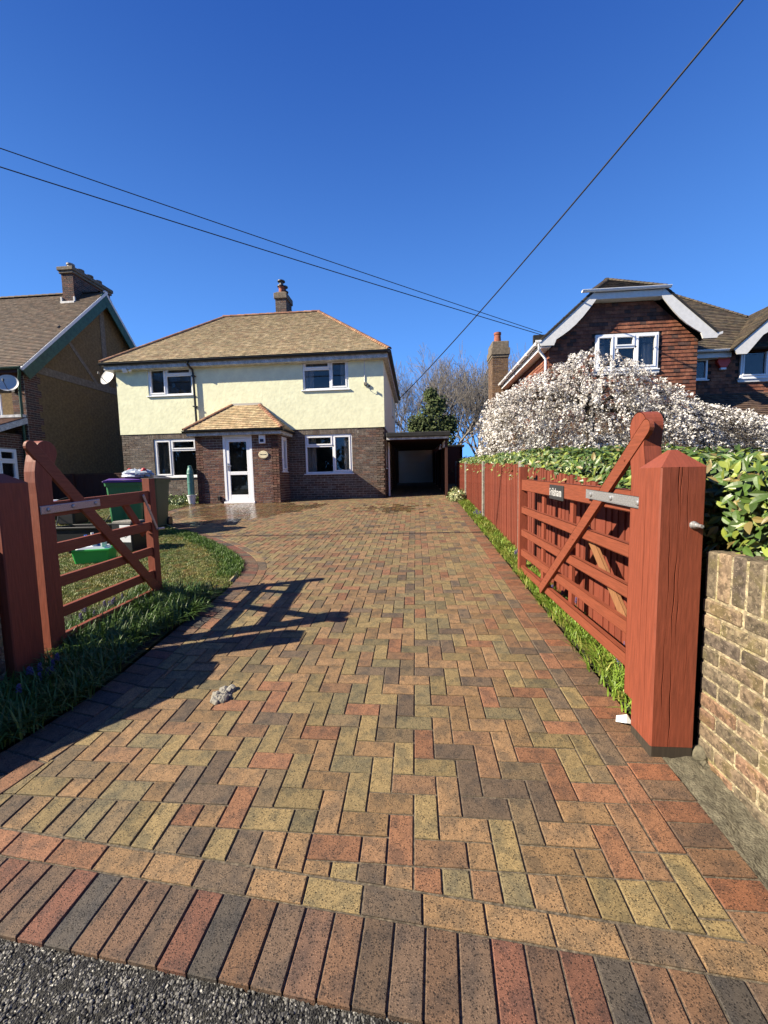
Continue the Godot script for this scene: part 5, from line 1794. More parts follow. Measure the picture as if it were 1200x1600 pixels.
# ---------------------------------------------------------------- gates and posts
# square post with drying cracks: the section is notched, the notches wander up the post
func cracked_post(x0: float, x1: float, z0: float, z1: float, y0: float, y1: float, apex: float, cracks: Array) -> Buf:
	var b := Buf.new()
	var rows := 40
	var sect := func(y: float) -> Array:
		var r := []
		var c := 0.006
		r.append(Vector2(x0 + c, z1)); 
		for k in cracks:      # front face, from left to right
			var x: float = x0 + (x1 - x0) * k[0] + 0.004 * sin(y * 7.0 + k[0] * 30.0) + 0.002 * sin(y * 31.0 + k[0] * 11.0)
			var open := clampf(minf(y - k[1], k[2] - y) * 5.0, 0.0, 1.0)
			var wd: float = k[3] * (0.6 + 0.4 * sin(y * 11.0 + k[0] * 9.0)) * open + 0.0002
			r.append(Vector2(x - wd, z1)); r.append(Vector2(x, z1 - 0.022 * open - 0.0002)); r.append(Vector2(x + wd, z1))
		r.append(Vector2(x1 - c, z1)); r.append(Vector2(x1, z1 - c)); r.append(Vector2(x1, z0 + c)); r.append(Vector2(x1 - c, z0)); r.append(Vector2(x0 + c, z0)); r.append(Vector2(x0, z0 + c))
		for k in [[0.35, 0.0025], [0.62, 0.0018]]:
			var z: float = z0 + (z1 - z0) * k[0] + 0.003 * sin(y * 6.0 + k[0] * 20.0)
			var wd: float = k[1] * (0.5 + 0.5 * sin(y * 5.0 + k[0] * 7.0)) + 0.0002
			r.append(Vector2(x0, z - wd)); r.append(Vector2(x0 + 0.012, z)); r.append(Vector2(x0, z + wd))
		r.append(Vector2(x0, z1 - c))
		return r
	var prev: Array = sect.call(y0)
	for i in rows:
		var ya := lerpf(y0, y1, float(i) / rows)
		var yb := lerpf(y0, y1, float(i + 1) / rows)
		var next: Array = sect.call(yb)
		var n := prev.size()
		for k in n:
			var l := (k + 1) % n
			b.quad(Vector3(prev[k].x, ya, prev[k].y), Vector3(prev[l].x, ya, prev[l].y), Vector3(next[l].x, yb, next[l].y), Vector3(next[k].x, yb, next[k].y), Color.WHITE)
		prev = next
	var top := Vector3((x0 + x1) / 2, apex, (z0 + z1) / 2)
	var e := [Vector3(x0, y1, z1), Vector3(x1, y1, z1), Vector3(x1, y1, z0), Vector3(x0, y1, z0)]
	for k in 4:
		var f: Vector3 = e[k]
		var g: Vector3 = e[(k + 1) % 4]
		var o := 0.004
		b.quad(f, g, g.lerp(top, 0.86) + Vector3(0, o, 0), f.lerp(top, 0.86) + Vector3(0, o, 0), Color.WHITE)
	b.quad(e[0].lerp(top, 0.86) + Vector3(0, 0.004, 0), e[1].lerp(top, 0.86) + Vector3(0, 0.004, 0), e[2].lerp(top, 0.86) + Vector3(0, 0.004, 0), e[3].lerp(top, 0.86) + Vector3(0, 0.004, 0), Color.WHITE)
	return b

# timber between two points of a gate that lies in a plane of constant x: from x0 to x1 thick
func bar(b: Buf, x0: float, x1: float, a: Vector2, c: Vector2, w: float, w2 := -1.0):   # points are (z, y) of the middle line
	if w2 < 0: w2 = w
	var d := (c - a).normalized()
	var nn := Vector2(-d.y, d.x)
	var p := PackedVector2Array([a - nn * w / 2, c - nn * w2 / 2, c + nn * w2 / 2, a + nn * w / 2])
	var q := PackedVector2Array()
	for e in p: q.append(Vector2(-e.x, e.y))
	if Geometry2D.is_polygon_clockwise(q): q.reverse()
	b.prism(F(Vector3(x0, 0, 0), Vector3(0, 0, -1), Vector3.UP), q, 0.0, x1 - x0, Color.WHITE, 0.004)

func outline(b: Buf, x0: float, x1: float, p: PackedVector2Array):
	var q := PackedVector2Array()
	for e in p: q.append(Vector2(-e.x, e.y))
	if Geometry2D.is_polygon_clockwise(q): q.reverse()
	b.prism(F(Vector3(x0, 0, 0), Vector3(0, 0, -1), Vector3.UP), q, 0.0, x1 - x0, Color.WHITE, 0.003)

# heel stile with a swept neck and a round head; s: +1 when the gate runs towards -z
func heel_outline(zc: float, w: float, y0: float, neck: float, head: Vector2, r: float) -> PackedVector2Array:
	var p := PackedVector2Array([Vector2(zc - w / 2, y0), Vector2(zc + w / 2, y0), Vector2(zc + w / 2, neck - 0.16), Vector2(zc + w / 2 + 0.004, neck - 0.08), Vector2(zc + w / 2, neck), Vector2(zc + w / 2 - 0.014, neck + 0.07)])
	var start := -0.3
	for i in 15:
		var a := start + (PI + 0.75) * i / 14.0
		p.append(head + Vector2(cos(a), sin(a)) * r)
	p.append(Vector2(zc - w / 2 - 0.02, neck + 0.02)); p.append(Vector2(zc - w / 2, neck - 0.08))
	return p

func rounded_bar(b: Buf, x0: float, x1: float, a: Vector2, c: Vector2, w: float):   # square at a, round at c
	var d := (c - a).normalized()
	var nn := Vector2(-d.y, d.x)
	var p := PackedVector2Array([a + nn * w / 2, a - nn * w / 2])
	for i in 9:
		var f := -PI / 2 + PI * i / 8.0
		p.append(c + d * cos(f) * w / 2 + nn * sin(f) * w / 2)
	outline(b, x0, x1, p)

func build_gates():
	# right gate post
	var pr := thing("gate_post", "thick red stained gate post with pyramid top beside the lichen covered wall", "gate post", Vector3(1.2, gy(-1.95), -1.95), "gate posts")
	part("foot", cracked_post(1.1055, 1.2995, -2.0445, -1.8685, gy(-1.95) - 0.03, gy(-1.95) + 0.047, gy(-1.95) + 0.047, []), M.bare_foot, pr)
	part("post", cracked_post(1.105, 1.300, -2.045, -1.868, gy(-1.95) + 0.047, 1.525, 1.615, [[0.24, 0.2, 1.6, 0.0022], [0.40, 0.0, 1.7, 0.0032], [0.47, 0.55, 1.7, 0.0022], [0.60, 0.9, 1.7, 0.0018], [0.72, 0.3, 0.8, 0.0014]]), M.stain_up, pr)
	var kn := Buf.new()
	kn.tube([Vector3(1.252, 1.262, -1.875), Vector3(1.252, 1.262, -1.862), Vector3(1.252, 1.262, -1.861), Vector3(1.252, 1.262, -1.842), Vector3(1.252, 1.262, -1.841), Vector3(1.252, 1.262, -1.812)], [0.018, 0.018, 0.014, 0.013, 0.009, 0.008], 12)
	part("hinge_bolt", kn, M.galvanised, pr)
	# left gate post
	var pl := thing("gate_post", "red gate post in deep shadow at the left edge", "gate post", Vector3(-2.75, gy(-2.42), -2.42), "gate posts")
	part("post", cracked_post(-2.865, -2.67, -2.50, -2.29, gy(-2.42) - 0.02, 1.52, 1.59, [[0.3, 0.2, 1.6, 0.0016], [0.66, 0.4, 1.7, 0.002]]), M.stain_up, pl)

	# right gate, opened back along the fence
	var g := thing("right_gate", "long red five bar gate standing open along the fence, with a slate name sign", "gate", Vector3(1.2, gy(-3.4), -3.4), "driveway gates")
	g.name = "five_bar_gate"
	used["five_bar_gate"] = 1
	var X0 := 1.185
	var X1 := 1.255
	var hl := Buf.new()
	outline(hl, X0 - 0.008, X1 + 0.008, heel_outline(-2.19, 0.125, 0.25, 1.57, Vector2(-2.205, 1.745), 0.078))
	part("heel_stile", hl, M.stain_up, g)
	var toe := Buf.new()
	bar(toe, X0 - 0.004, X1 + 0.004, Vector2(-4.60, 0.33), Vector2(-4.60, 1.60), 0.085)
	part("toe_stile", toe, M.stain_up, g)
	var R := [[1.40, 1.345, 0.125, 0.125], [1.115, 1.062, 0.078, 0.078], [0.855, 0.826, 0.076, 0.076], [0.625, 0.615, 0.076, 0.076], [0.435, 0.425, 0.072, 0.078]]
	for i in 5:
		var b := Buf.new()
		bar(b, X0 + 0.012, X1 - 0.018, Vector2(-4.558, R[i][0]), Vector2(-2.252, R[i][1]), R[i][2], R[i][3])
		part("rail", b, M.stain_along, g)
	var br := Buf.new()
	rounded_bar(br, X0 - 0.012, X0 + 0.0115, Vector2(-3.80, 0.40), Vector2(-2.13, 1.735), 0.085)
	part("brace", br, M.stain_along, g)
	for z in [[-3.93, 0.40, 1.36], [-3.22, 0.36, 1.32]]:
		var b := Buf.new()
		bar(b, X1 - 0.0175, X1 + 0.006, Vector2(z[0], z[1]), Vector2(z[0], z[2]), 0.075)
		part("upright", b, M.stain_up, g)
	var b2 := Buf.new()
	bar(b2, X1 - 0.0172, X1 + 0.004, Vector2(-2.36, 0.60), Vector2(-2.98, 1.12), 0.075)
	part("back_brace", b2, M.bare_wood, g)
	var hs := Buf.new()
	bar(hs, X0 - 0.017, X0 - 0.0125, Vector2(-2.80, 1.370), Vector2(-2.10, 1.345), 0.062)
	var hinge := part("hinge_strap", hs, M.galvanised, g)
	for z in [-2.72, -2.45, -2.16]:
		var b := Buf.new()
		b.lathe(Transform3D(Basis(Vector3.BACK, PI / 2), Vector3(X0 - 0.018, 1.345 - (z + 2.1) * 0.0357, z)), [Vector2(0.016, 0.0), Vector2(0.015, 0.006), Vector2(0.008, 0.010), Vector2(0.0, 0.011)], 10)
		part("bolt", b, M.galvanised, hinge)
	var bt := Buf.new()
	for e in [Vector2(-2.32, 1.58), Vector2(-3.42, 0.70), Vector2(-3.02, 1.02), Vector2(-3.62, 0.54)]:
		bt.lathe(Transform3D(Basis(Vector3.BACK, PI / 2), Vector3(X0 - 0.012, e.y, e.x)), [Vector2(0.011, 0.0), Vector2(0.010, 0.004), Vector2(0.0, 0.006)], 8)
	part("coach_bolts", bt, M.stain_up, g)
	# slate sign with the house name
	var sg := thing("name_sign", "small dark slate sign lettered Frilsham on the top rail of the right gate", "sign", Vector3(1.19, 1.37, -3.44))
	var sgt := F(Vector3(X0 + 0.0115, 1.3, -3.60), Vector3(0, -0.024, 1), Vector3.UP)
	var sb := Buf.new()
	sb.box(sgt, Vector3(0, -0.006, 0), Vector3(0.325, 0.118, 0.010), Color.WHITE, 0.002)
	part("plate", sb, M.slate_sign, sg)
	lettering("Frilsham", 0.062, sgt * Transform3D(Basis.IDENTITY, Vector3(0.148, 0.055, 0.0105)), M.white_paint, sg, 0.8)

	# left gate
	var L := thing("five_bar_gate", "shorter dark red gate standing open beside the lawn at the left", "gate", Vector3(-2.75, gy(-3.2), -3.2), "driveway gates")
	X0 = -2.79
	X1 = -2.72
	hl = Buf.new()
	outline(hl, X0 - 0.008, X1 + 0.008, heel_outline(-2.655, 0.125, 0.20, 1.60, Vector2(-2.70, 1.745), 0.082))
	part("heel_stile", hl, M.stain_up, L)
	toe = Buf.new()
	bar(toe, X0 - 0.004, X1 + 0.004, Vector2(-3.845, 0.29), Vector2(-3.835, 1.55), 0.085)
	part("toe_stile", toe, M.stain_up, L)
	R = [[1.368, 1.318, 0.112], [1.060, 1.015, 0.085], [0.798, 0.758, 0.082], [0.556, 0.520, 0.080], [0.36, 0.315, 0.075]]
	for i in 5:
		var b := Buf.new()
		bar(b, X0 + 0.018, X1 - 0.012, Vector2(-3.80, R[i][0]), Vector2(-2.718, R[i][1]), R[i][2])
		part("rail", b, M.stain_along, L)
	br = Buf.new()
	rounded_bar(br, X1 - 0.0115, X1 + 0.012, Vector2(-3.90, 0.30), Vector2(-2.585, 1.775), 0.088)
	part("brace", br, M.stain_along, L)
	b2 = Buf.new()
	bar(b2, X0 - 0.004, X0 + 0.0175, Vector2(-3.50, 1.33), Vector2(-3.76, 0.98), 0.07)
	part("back_brace", b2, M.stain_up, L)
	hs = Buf.new()
	bar(hs, X1 + 0.0125, X1 + 0.017, Vector2(-3.14, 1.345), Vector2(-2.60, 1.318), 0.062)
	hinge = part("hinge_strap", hs, M.galvanised, L)
	for z in [-3.09, -2.87, -2.66]:
		var b := Buf.new()
		b.lathe(Transform3D(Basis(Vector3.BACK, -PI / 2), Vector3(X1 + 0.018, 1.318 - (z + 2.6) * 0.05, z)), [Vector2(0.016, 0.0), Vector2(0.015, 0.006), Vector2(0.008, 0.010), Vector2(0.0, 0.011)], 10)
		part("bolt", b, M.galvanised, hinge)
	var lt := Buf.new()
	bar(lt, X1 + 0.008, X1 + 0.016, Vector2(-3.68, 1.385), Vector2(-3.86, 1.02), 0.030)
	lt.tube([Vector3(X1 + 0.012, 1.02, -3.86), Vector3(X1 + 0.012, 1.015, -3.96)], [0.014, 0.014], 8)
	part("latch_bar", lt, M.galvanised, L)
	# paper scrap and grit by the right post
	var pp := Buf.new()
	var cpts := [Vector3(1.06, 0.008, -2.10), Vector3(1.10, 0.022, -2.07), Vector3(1.145, 0.006, -2.085), Vector3(1.135, 0.026, -2.135), Vector3(1.085, 0.012, -2.145)]
	for i in 5: cpts[i].y += gy(cpts[i].z)
	pp.tri(cpts[0], cpts[1], cpts[4], Color.WHITE); pp.tri(cpts[1], cpts[3], cpts[4], Color.WHITE); pp.tri(cpts[1], cpts[2], cpts[3], Color.WHITE)
	solo("paper_scrap", pp, M.paper, "crumpled white paper scrap on the paving by the right gate post", "litter", Vector3(1.1, gy(-2.1), -2.1))
	var st := Buf.new()
	for i in 9:
		var p := Vector3(1.345 + rng.randf_range(-0.03, 0.02), 0, -1.85 + rng.randf_range(-0.05, 0.05))
		var r := rng.randf_range(0.006, 0.016) if i else 0.034
		if i == 0: p = Vector3(1.335, 0, -1.865)
		p.y = gy(p.z) + r * 0.7
		st.box(Transform3D(Basis(Vector3(rng.randf(), rng.randf(), rng.randf()).normalized(), rng.randf() * 6.0), p), -Vector3(r, r * 0.8, r), Vector3(r, r, r * 0.8), Color.WHITE, r * 0.35)
	solo("loose_stones", st, M.slab, "few loose stones at the foot of the right gate post", "stones", Vector3(1.34, gy(-1.86), -1.86))

func lettering(s: String, height: float, t: Transform3D, m: Material, parent: Node3D, squeeze := 1.0, mono := false) -> MeshInstance3D:
	var tm := TextMesh.new()
	var f := SystemFont.new()
	f.font_names = PackedStringArray(["Droid Sans"])
	f.font_weight = 700
	tm.font = f
	tm.text = s
	tm.font_size = 64
	tm.pixel_size = height / 46.0
	tm.depth = 0.002
	tm.horizontal_alignment = HORIZONTAL_ALIGNMENT_CENTER
	tm.vertical_alignment = VERTICAL_ALIGNMENT_CENTER
	var o := MeshInstance3D.new()
	o.name = "lettering"
	o.mesh = tm
	o.material_override = m
	parent.add_child(o, true)
	var base: Vector3 = -parent.position if parent.get_parent() == self else Vector3.ZERO
	o.transform = Transform3D(t.basis * Basis.from_scale(Vector3(squeeze, 1, 1)), t.origin + base)
	return o

# ---------------------------------------------------------------- things on the lawn
func tapered(b: Buf, t: Transform3D, lo: Vector3, hi: Vector3, h: float, ch := 0.05):   # rounded rectangular tub: half sizes below and above
	var ring := func(s: Vector3, y: float) -> Array:
		var r := []
		for q in 4:
			var sx: float = [1, -1, -1, 1][q]
			var sz: float = [1, 1, -1, -1][q]
			for k in 4:
				var a := q * PI / 2 + (PI / 2) * k / 3.0
				r.append(t * Vector3(sx * (s.x - ch) + cos(a) * ch, y, sz * (s.z - ch) + sin(a) * ch))
		return r
	var A: Array = ring.call(lo, 0.0)
	var B: Array = ring.call(hi, h)
	for i in 16:
		var j := (i + 1) % 16
		b.quad(A[j], A[i], B[i], B[j], Color.WHITE)
	for i in range(1, 15):
		b.tri(B[0], B[i + 1], B[i], Color.WHITE); b.tri(A[0], A[i], A[i + 1], Color.WHITE)

func wheelie_bin(label: String, at: Vector3, turn: float, body: Material, lid: Material, rim: Material):
	var n := thing("wheelie_bin", label, "bin", at, "wheelie bins on the lawn")
	var t := Transform3D(Basis(Vector3.UP, turn), at)
	var b := Buf.new()
	tapered(b, t * Transform3D(Basis.IDENTITY, Vector3(0, 0.03, 0)), Vector3(0.225, 0, 0.25), Vector3(0.275, 0, 0.335), 0.93)
	b.box(t, Vector3(-0.012, 0.12, 0.255), Vector3(0.012, 0.9, 0.345))
	part("body", b, body, n)
	var r := Buf.new()
	tapered(r, t * Transform3D(Basis.IDENTITY, Vector3(0, 0.94, 0)), Vector3(0.295, 0, 0.36), Vector3(0.300, 0, 0.365), 0.06)
	part("rim", r, rim, n)
	var l := Buf.new()
	var k := 10
	for i in k:      # domed lid
		var z0 := -0.38 + 0.78 * i / k
		var z1 := -0.38 + 0.78 * (i + 1) / k
		var y := func(z: float) -> float: return 1.035 + 0.045 * (1.0 - pow((z - 0.02) / 0.42, 2.0))
		for s in [[-0.315, -0.24, 0.0, 1.0], [-0.24, 0.24, 1.0, 1.0], [0.24, 0.315, 1.0, 0.0]]:
			var f := func(x: float, u: float, z: float): return t * Vector3(x, lerpf(1.03, y.call(z), u), z)
			l.quad(f.call(s[0], s[2], z1), f.call(s[1], s[3], z1), f.call(s[1], s[3], z0), f.call(s[0], s[2], z0), Color.WHITE)
	l.box(t, Vector3(-0.315, 1.003, -0.38), Vector3(0.315, 1.028, 0.40), Color.WHITE, 0.008)
	l.tube([t * Vector3(-0.25, 1.0, -0.40), t * Vector3(0.25, 1.0, -0.40)], [0.018, 0.018], 8)
	part("lid", l, lid, n)
	for s in [-1.0, 1.0]:
		var w := Buf.new()
		w.tube([t * Vector3(s * 0.21, 0.10, -0.26), t * Vector3(s * 0.27, 0.10, -0.26)], [0.10, 0.10], 16)
		part("wheel", w, M.black_plastic, n)

func build_garden_things():
	wheelie_bin("green wheelie bin with a purple lid on the lawn, a carrier bag on top", Vector3(-5.45, gy(-6.95), -6.95), deg_to_rad(34), M.bin_green, M.lid_purple, M.bin_green)
	wheelie_bin("dark olive wheelie bin with a grey lid half hidden behind the purple lidded bin", Vector3(-5.52, gy(-7.7), -7.7), deg_to_rad(10), M.bin_green_dark, M.lid_grey, M.bin_green_dark)
	# carrier bag with bottles lying on the purple lid
	var bag := thing("carrier_bag", "pale blue carrier bag with two red topped bottles lying on the purple bin lid", "bag", Vector3(-5.22, 1.61, -6.98))
	var bb := Buf.new()
	var no := FastNoiseLite.new()
	no.frequency = 2.4
	var P := func(u: int, v: int) -> Vector3:
		var a := TAU * u / 20.0
		var p := PI * v / 10.0
		var d := Vector3(sin(p) * cos(a) * 0.27, cos(p) * 0.105, sin(p) * sin(a) * 0.19)
		d *= 1.0 + no.get_noise_3dv(d * 8.0) * 0.45
		d.y = maxf(d.y, -0.05)
		return Vector3(-5.22, 1.665, -6.98) + d
	for u in 20:
		for v in 10: bb.quad(P.call(u, v), P.call(u + 1, v), P.call(u + 1, v + 1), P.call(u, v + 1), Color.WHITE)
	part("bag", bb, M.bag_plastic, bag)
	for k in 2:
		var c := Buf.new()
		c.lathe(Transform3D(Basis(Vector3.BACK, 0.5 - k), Vector3(-5.33 + k * 0.24, 1.715, -6.96)), [Vector2(0.045, 0), Vector2(0.045, 0.04), Vector2(0.04, 0.06), Vector2(0.02, 0.075), Vector2(0.0, 0.08)], 12)
		part("bottle_top", c, M.red_plastic, bag)
	# black recycling crate
	var cr := thing("recycling_crate", "black open plastic crate on the grass behind the left gate", "crate", Vector3(-5.42, gy(-5.95), -5.95))
	var ct := Transform3D(Basis(Vector3.UP, 0.1), Vector3(-5.42, gy(-5.95) + 0.01, -5.95))
	var cb := Buf.new()
	var w := 0.36
	var dd := 0.22
	for s in [[Vector3(-w, 0, dd - 0.012), Vector3(w, 0.36, dd)], [Vector3(-w, 0, -dd), Vector3(w, 0.36, -dd + 0.012)], [Vector3(-w, 0, -dd + 0.012), Vector3(-w + 0.012, 0.36, dd - 0.012)], [Vector3(w - 0.012, 0, -dd + 0.012), Vector3(w, 0.36, dd - 0.012)], [Vector3(-w + 0.012, 0, -dd + 0.012), Vector3(w - 0.012, 0.012, dd - 0.012)]]: cb.box(ct, s[0], s[1])
	part("tub", cb, M.box_black, cr)
	var rim := Buf.new()
	for s in [[Vector3(-w - 0.03, 0.34, dd + 0.001), Vector3(w + 0.03, 0.375, dd + 0.03)], [Vector3(-w - 0.03, 0.34, -dd - 0.03), Vector3(w + 0.03, 0.375, -dd - 0.001)], [Vector3(-w - 0.03, 0.34, -dd), Vector3(-w - 0.001, 0.375, dd)], [Vector3(w + 0.001, 0.34, -dd), Vector3(w + 0.03, 0.375, dd)]]: rim.box(ct, s[0], s[1], Color.WHITE, 0.008)
	part("rim", rim, M.box_black, cr)
	# black box with a pale hazard label
	var hb := thing("labelled_box", "black box with a pale paper warning label on the lawn", "box", Vector3(-4.58, gy(-5.85), -5.85))
	var ht := Transform3D(Basis(Vector3.UP, -0.12), Vector3(-4.58, gy(-5.85), -5.85))
	var hq := Buf.new()
	hq.box(ht, Vector3(-0.19, 0.0, -0.15), Vector3(0.19, 0.46, 0.15), Color.WHITE, 0.015)
	part("box", hq, M.box_black, hb)
	var tl := Buf.new()
	tl.box(ht, Vector3(-0.17, 0.455, -0.14), Vector3(0.17, 0.475, 0.14), Color.WHITE, 0.006)
	part("lid", tl, M.concrete, hb)
	var la := Buf.new()
	la.box(ht, Vector3(-0.03, 0.15, 0.151), Vector3(0.165, 0.42, 0.153))
	var lab := part("label", la, M.label_paper, hb)
	var ik := Buf.new()
	var lc := ht * Transform3D(Basis(Vector3.BACK, PI / 4), Vector3(0.068, 0.30, 0.1535))
	for k in 4:
		var rt := lc * Transform3D(Basis(Vector3.BACK, k * PI / 2), Vector3.ZERO)
		ik.box(rt, Vector3(-0.062, 0.056, 0), Vector3(0.062, 0.062, 0.001))
	var sy := ht * Transform3D(Basis.IDENTITY, Vector3(0.068, 0.30, 0.1535))
	ik.box(sy, Vector3(-0.012, -0.02, 0), Vector3(0.0, 0.04, 0.001)); ik.box(sy, Vector3(-0.03, -0.028, 0), Vector3(0.04, -0.02, 0.001)); ik.box(sy * Transform3D(Basis(Vector3.BACK, 0.6), Vector3.ZERO), Vector3(-0.012, 0.02, 0.0012), Vector3(0.024, 0.028, 0.002)); ik.box(sy * Transform3D(Basis(Vector3.BACK, -0.5), Vector3(0.01, -0.01, 0)), Vector3(0, -0.006, 0.0022), Vector3(0.036, 0.008, 0.003))
	part("symbol", ik, M.ink, lab)
	# bright green caddy with bottles
	var gc := thing("green_caddy", "bright green plastic tub of bottles and rags on the lawn", "tub", Vector3(-4.62, gy(-5.2), -5.2))
	var gt := Transform3D(Basis(Vector3.UP, 0.28) * Basis.from_scale(Vector3(0.74, 0.9, 0.8)), Vector3(-4.62, gy(-5.2), -5.2))
	var gq := Buf.new()
	tapered(gq, gt, Vector3(0.28, 0, 0.16), Vector3(0.32, 0, 0.19), 0.20, 0.03)
	for s in [[Vector3(-0.34, 0.19, 0.18), Vector3(0.34, 0.225, 0.205)], [Vector3(-0.34, 0.19, -0.205), Vector3(0.34, 0.225, -0.18)], [Vector3(-0.345, 0.19, -0.18), Vector3(-0.315, 0.225, 0.18)], [Vector3(0.315, 0.19, -0.18), Vector3(0.345, 0.225, 0.18)]]: gq.box(gt, s[0], s[1], Color.WHITE, 0.006)
	part("tub", gq, M.box_green, gc)
	var hdl := Buf.new()
	hdl.tube([gt * Vector3(-0.31, 0.18, 0.2), gt * Vector3(-0.315, 0.30, 0.205), gt * Vector3(-0.32, 0.36, 0.2)], [0.018, 0.018, 0.018], 8)
	part("handle", hdl, M.black_plastic, gc)
	var wp := Buf.new()
	tapered(wp, gt * Transform3D(Basis(Vector3.UP, 0.2), Vector3(-0.02, 0.205, 0)), Vector3(0.27, 0, 0.15), Vector3(0.24, 0, 0.12), 0.05, 0.05)
	part("rag", wp, M.white_plastic, gc)
	for k in [[-0.10, 0.0, 0.20, "blue_plastic"], [0.02, 0.05, 0.23, "white_plastic"], [0.10, -0.02, 0.18, "blue_plastic"], [0.17, 0.04, 0.2, "white_plastic"]]:
		var bo := thing("cleaning_bottle", "%s bottle standing %s in the green tub" % ["blue plastic" if k[3] == "blue_plastic" else "white plastic", "at the left" if k[0] < -0.05 else ("in the middle" if k[0] < 0.06 else ("right of the middle" if k[0] < 0.12 else "at the right"))], "bottle", gt * Vector3(k[0], 0.22, k[1]), "bottles in the green tub")
		var q := Buf.new()
		q.lathe(Transform3D(Basis(Vector3.BACK, 0.1 - k[0]), gt * Vector3(k[0], 0.22, k[1])), [Vector2(0.038, 0), Vector2(0.042, 0.02), Vector2(0.042, k[2] * 0.6), Vector2(0.02, k[2] * 0.8), Vector2(0.018, k[2]), Vector2(0.0, k[2])], 12)
		part("body", q, M[k[3]], bo)
	# pressure washer on wheels, with a bucket and a hose
	var pw := thing("pressure_washer", "small grey machine on black wheels standing on the lawn behind the left gate", "machine", Vector3(-8.3, gy(-8.5), -8.5))
	var wt := Transform3D(Basis(Vector3.UP, 0.3), Vector3(-8.35, gy(-8.5), -8.5))
	var wb := Buf.new()
	wb.box(wt, Vector3(-0.32, 0.14, -0.2), Vector3(0.30, 0.36, 0.2), Color.WHITE, 0.03)
	part("chassis", wb, M.black_plastic, pw)
	var wc := Buf.new()
	wc.box(wt, Vector3(-0.22, 0.36, -0.16), Vector3(0.24, 0.52, 0.16), Color.WHITE, 0.05)
	part("motor_cover", wc, M.white_plastic, pw)
	for s in [-1.0, 1.0]:
		for x in [-0.2, 0.22]:
			var q := Buf.new()
			q.tube([wt * Vector3(x, 0.14, s * 0.205), wt * Vector3(x, 0.14, s * 0.26)], [0.14, 0.14], 18)
			var wh := part("wheel", q, M.black_plastic, pw)
			var hub := Buf.new()
			hub.tube([wt * Vector3(x, 0.14, s * 0.258), wt * Vector3(x, 0.14, s * 0.268)], [0.08, 0.07], 14)
			part("hub", hub, M.galvanised, wh)
	var ha := Buf.new()
	for s in [-0.15, 0.15]: ha.tube([wt * Vector3(-0.3, 0.3, s), wt * Vector3(-0.42, 0.85, s)], [0.014, 0.014], 8)
	ha.tube([wt * Vector3(-0.42, 0.85, -0.16), wt * Vector3(-0.42, 0.85, 0.16)], [0.016, 0.016], 8)
	part("handle", ha, M.dark_metal, pw)
	var bu := thing("black_bucket", "round black tub tilted on the lawn in front of the dark fence", "bucket", Vector3(-7.75, gy(-8.2), -8.2))
	var bq := Buf.new()
	bq.lathe(Transform3D(Basis(Vector3.BACK, 0.35), Vector3(-7.75, gy(-8.2) + 0.32, -8.2)), [Vector2(0.0, 0), Vector2(0.17, 0.0), Vector2(0.24, 0.24), Vector2(0.255, 0.25), Vector2(0.235, 0.26), Vector2(0.16, 0.05), Vector2(0.0, 0.04)], 20)
	part("tub", bq, M.box_black, bu)
	var bs := Buf.new()
	bs.box(Transform3D(Basis.IDENTITY, Vector3(-7.75, gy(-8.2), -8.2)), Vector3(-0.2, 0, -0.2), Vector3(0.2, 0.3, 0.2), Color.WHITE, 0.03)
	part("stand", bs, M.black_plastic, bu)
	var ho := Buf.new()
	var hp := []
	var hr := []
	for i in 40:
		var u := i / 39.0
		var p := Vector3(lerpf(-8.1, -5.75, u) + 0.12 * sin(u * 14.0), 0, lerpf(-8.2, -7.0, u) + 0.35 * sin(u * 9.0))
		p.y = gy(p.z) + 0.03 + 0.25 * pow(1.0 - u, 8.0) + (0.5 * clampf((u - 0.9) * 10.0, 0, 1))
		hp.append(p); hr.append(0.011)
	ho.tube(hp, hr, 6)
	solo("garden_hose", ho, M.black_plastic, "thin dark hose trailing over the lawn to the bins", "hose", Vector3(-7, gy(-7.6), -7.6))
	# slim green butt on a patterned pot by the porch
	var wbn := thing("green_canister", "tall teal green canister on a small pale pot beside the porch", "canister", Vector3(-6.80, gy(-11.2), -11.2))
	var q1 := Buf.new()
	q1.lathe(Transform3D(Basis.from_scale(Vector3(0.72, 0.96, 0.72)), Vector3(-6.74, 1.13, -11.25)), [Vector2(0.0, 0.0), Vector2(0.125, 0.0), Vector2(0.13, 0.03), Vector2(0.13, 0.36), Vector2(0.136, 0.37), Vector2(0.136, 0.39), Vector2(0.13, 0.40), Vector2(0.13, 0.64), Vector2(0.136, 0.65), Vector2(0.13, 0.67), Vector2(0.115, 0.76), Vector2(0.08, 0.84), Vector2(0.075, 0.90), Vector2(0.0, 0.91)], 20)
	part("canister", q1, M.teal_plastic, wbn)
	var q2 := Buf.new()
	q2.lathe(Transform3D(Basis.from_scale(Vector3(0.8, 1, 0.8)), Vector3(-6.74, gy(-11.2) - 0.02, -11.25)), [Vector2(0.0, 0.0), Vector2(0.10, 0.0), Vector2(0.15, 0.26), Vector2(0.165, 0.27), Vector2(0.165, 0.30), Vector2(0.0, 0.301)], 18)
	part("pot", q2, M.old_white, wbn)

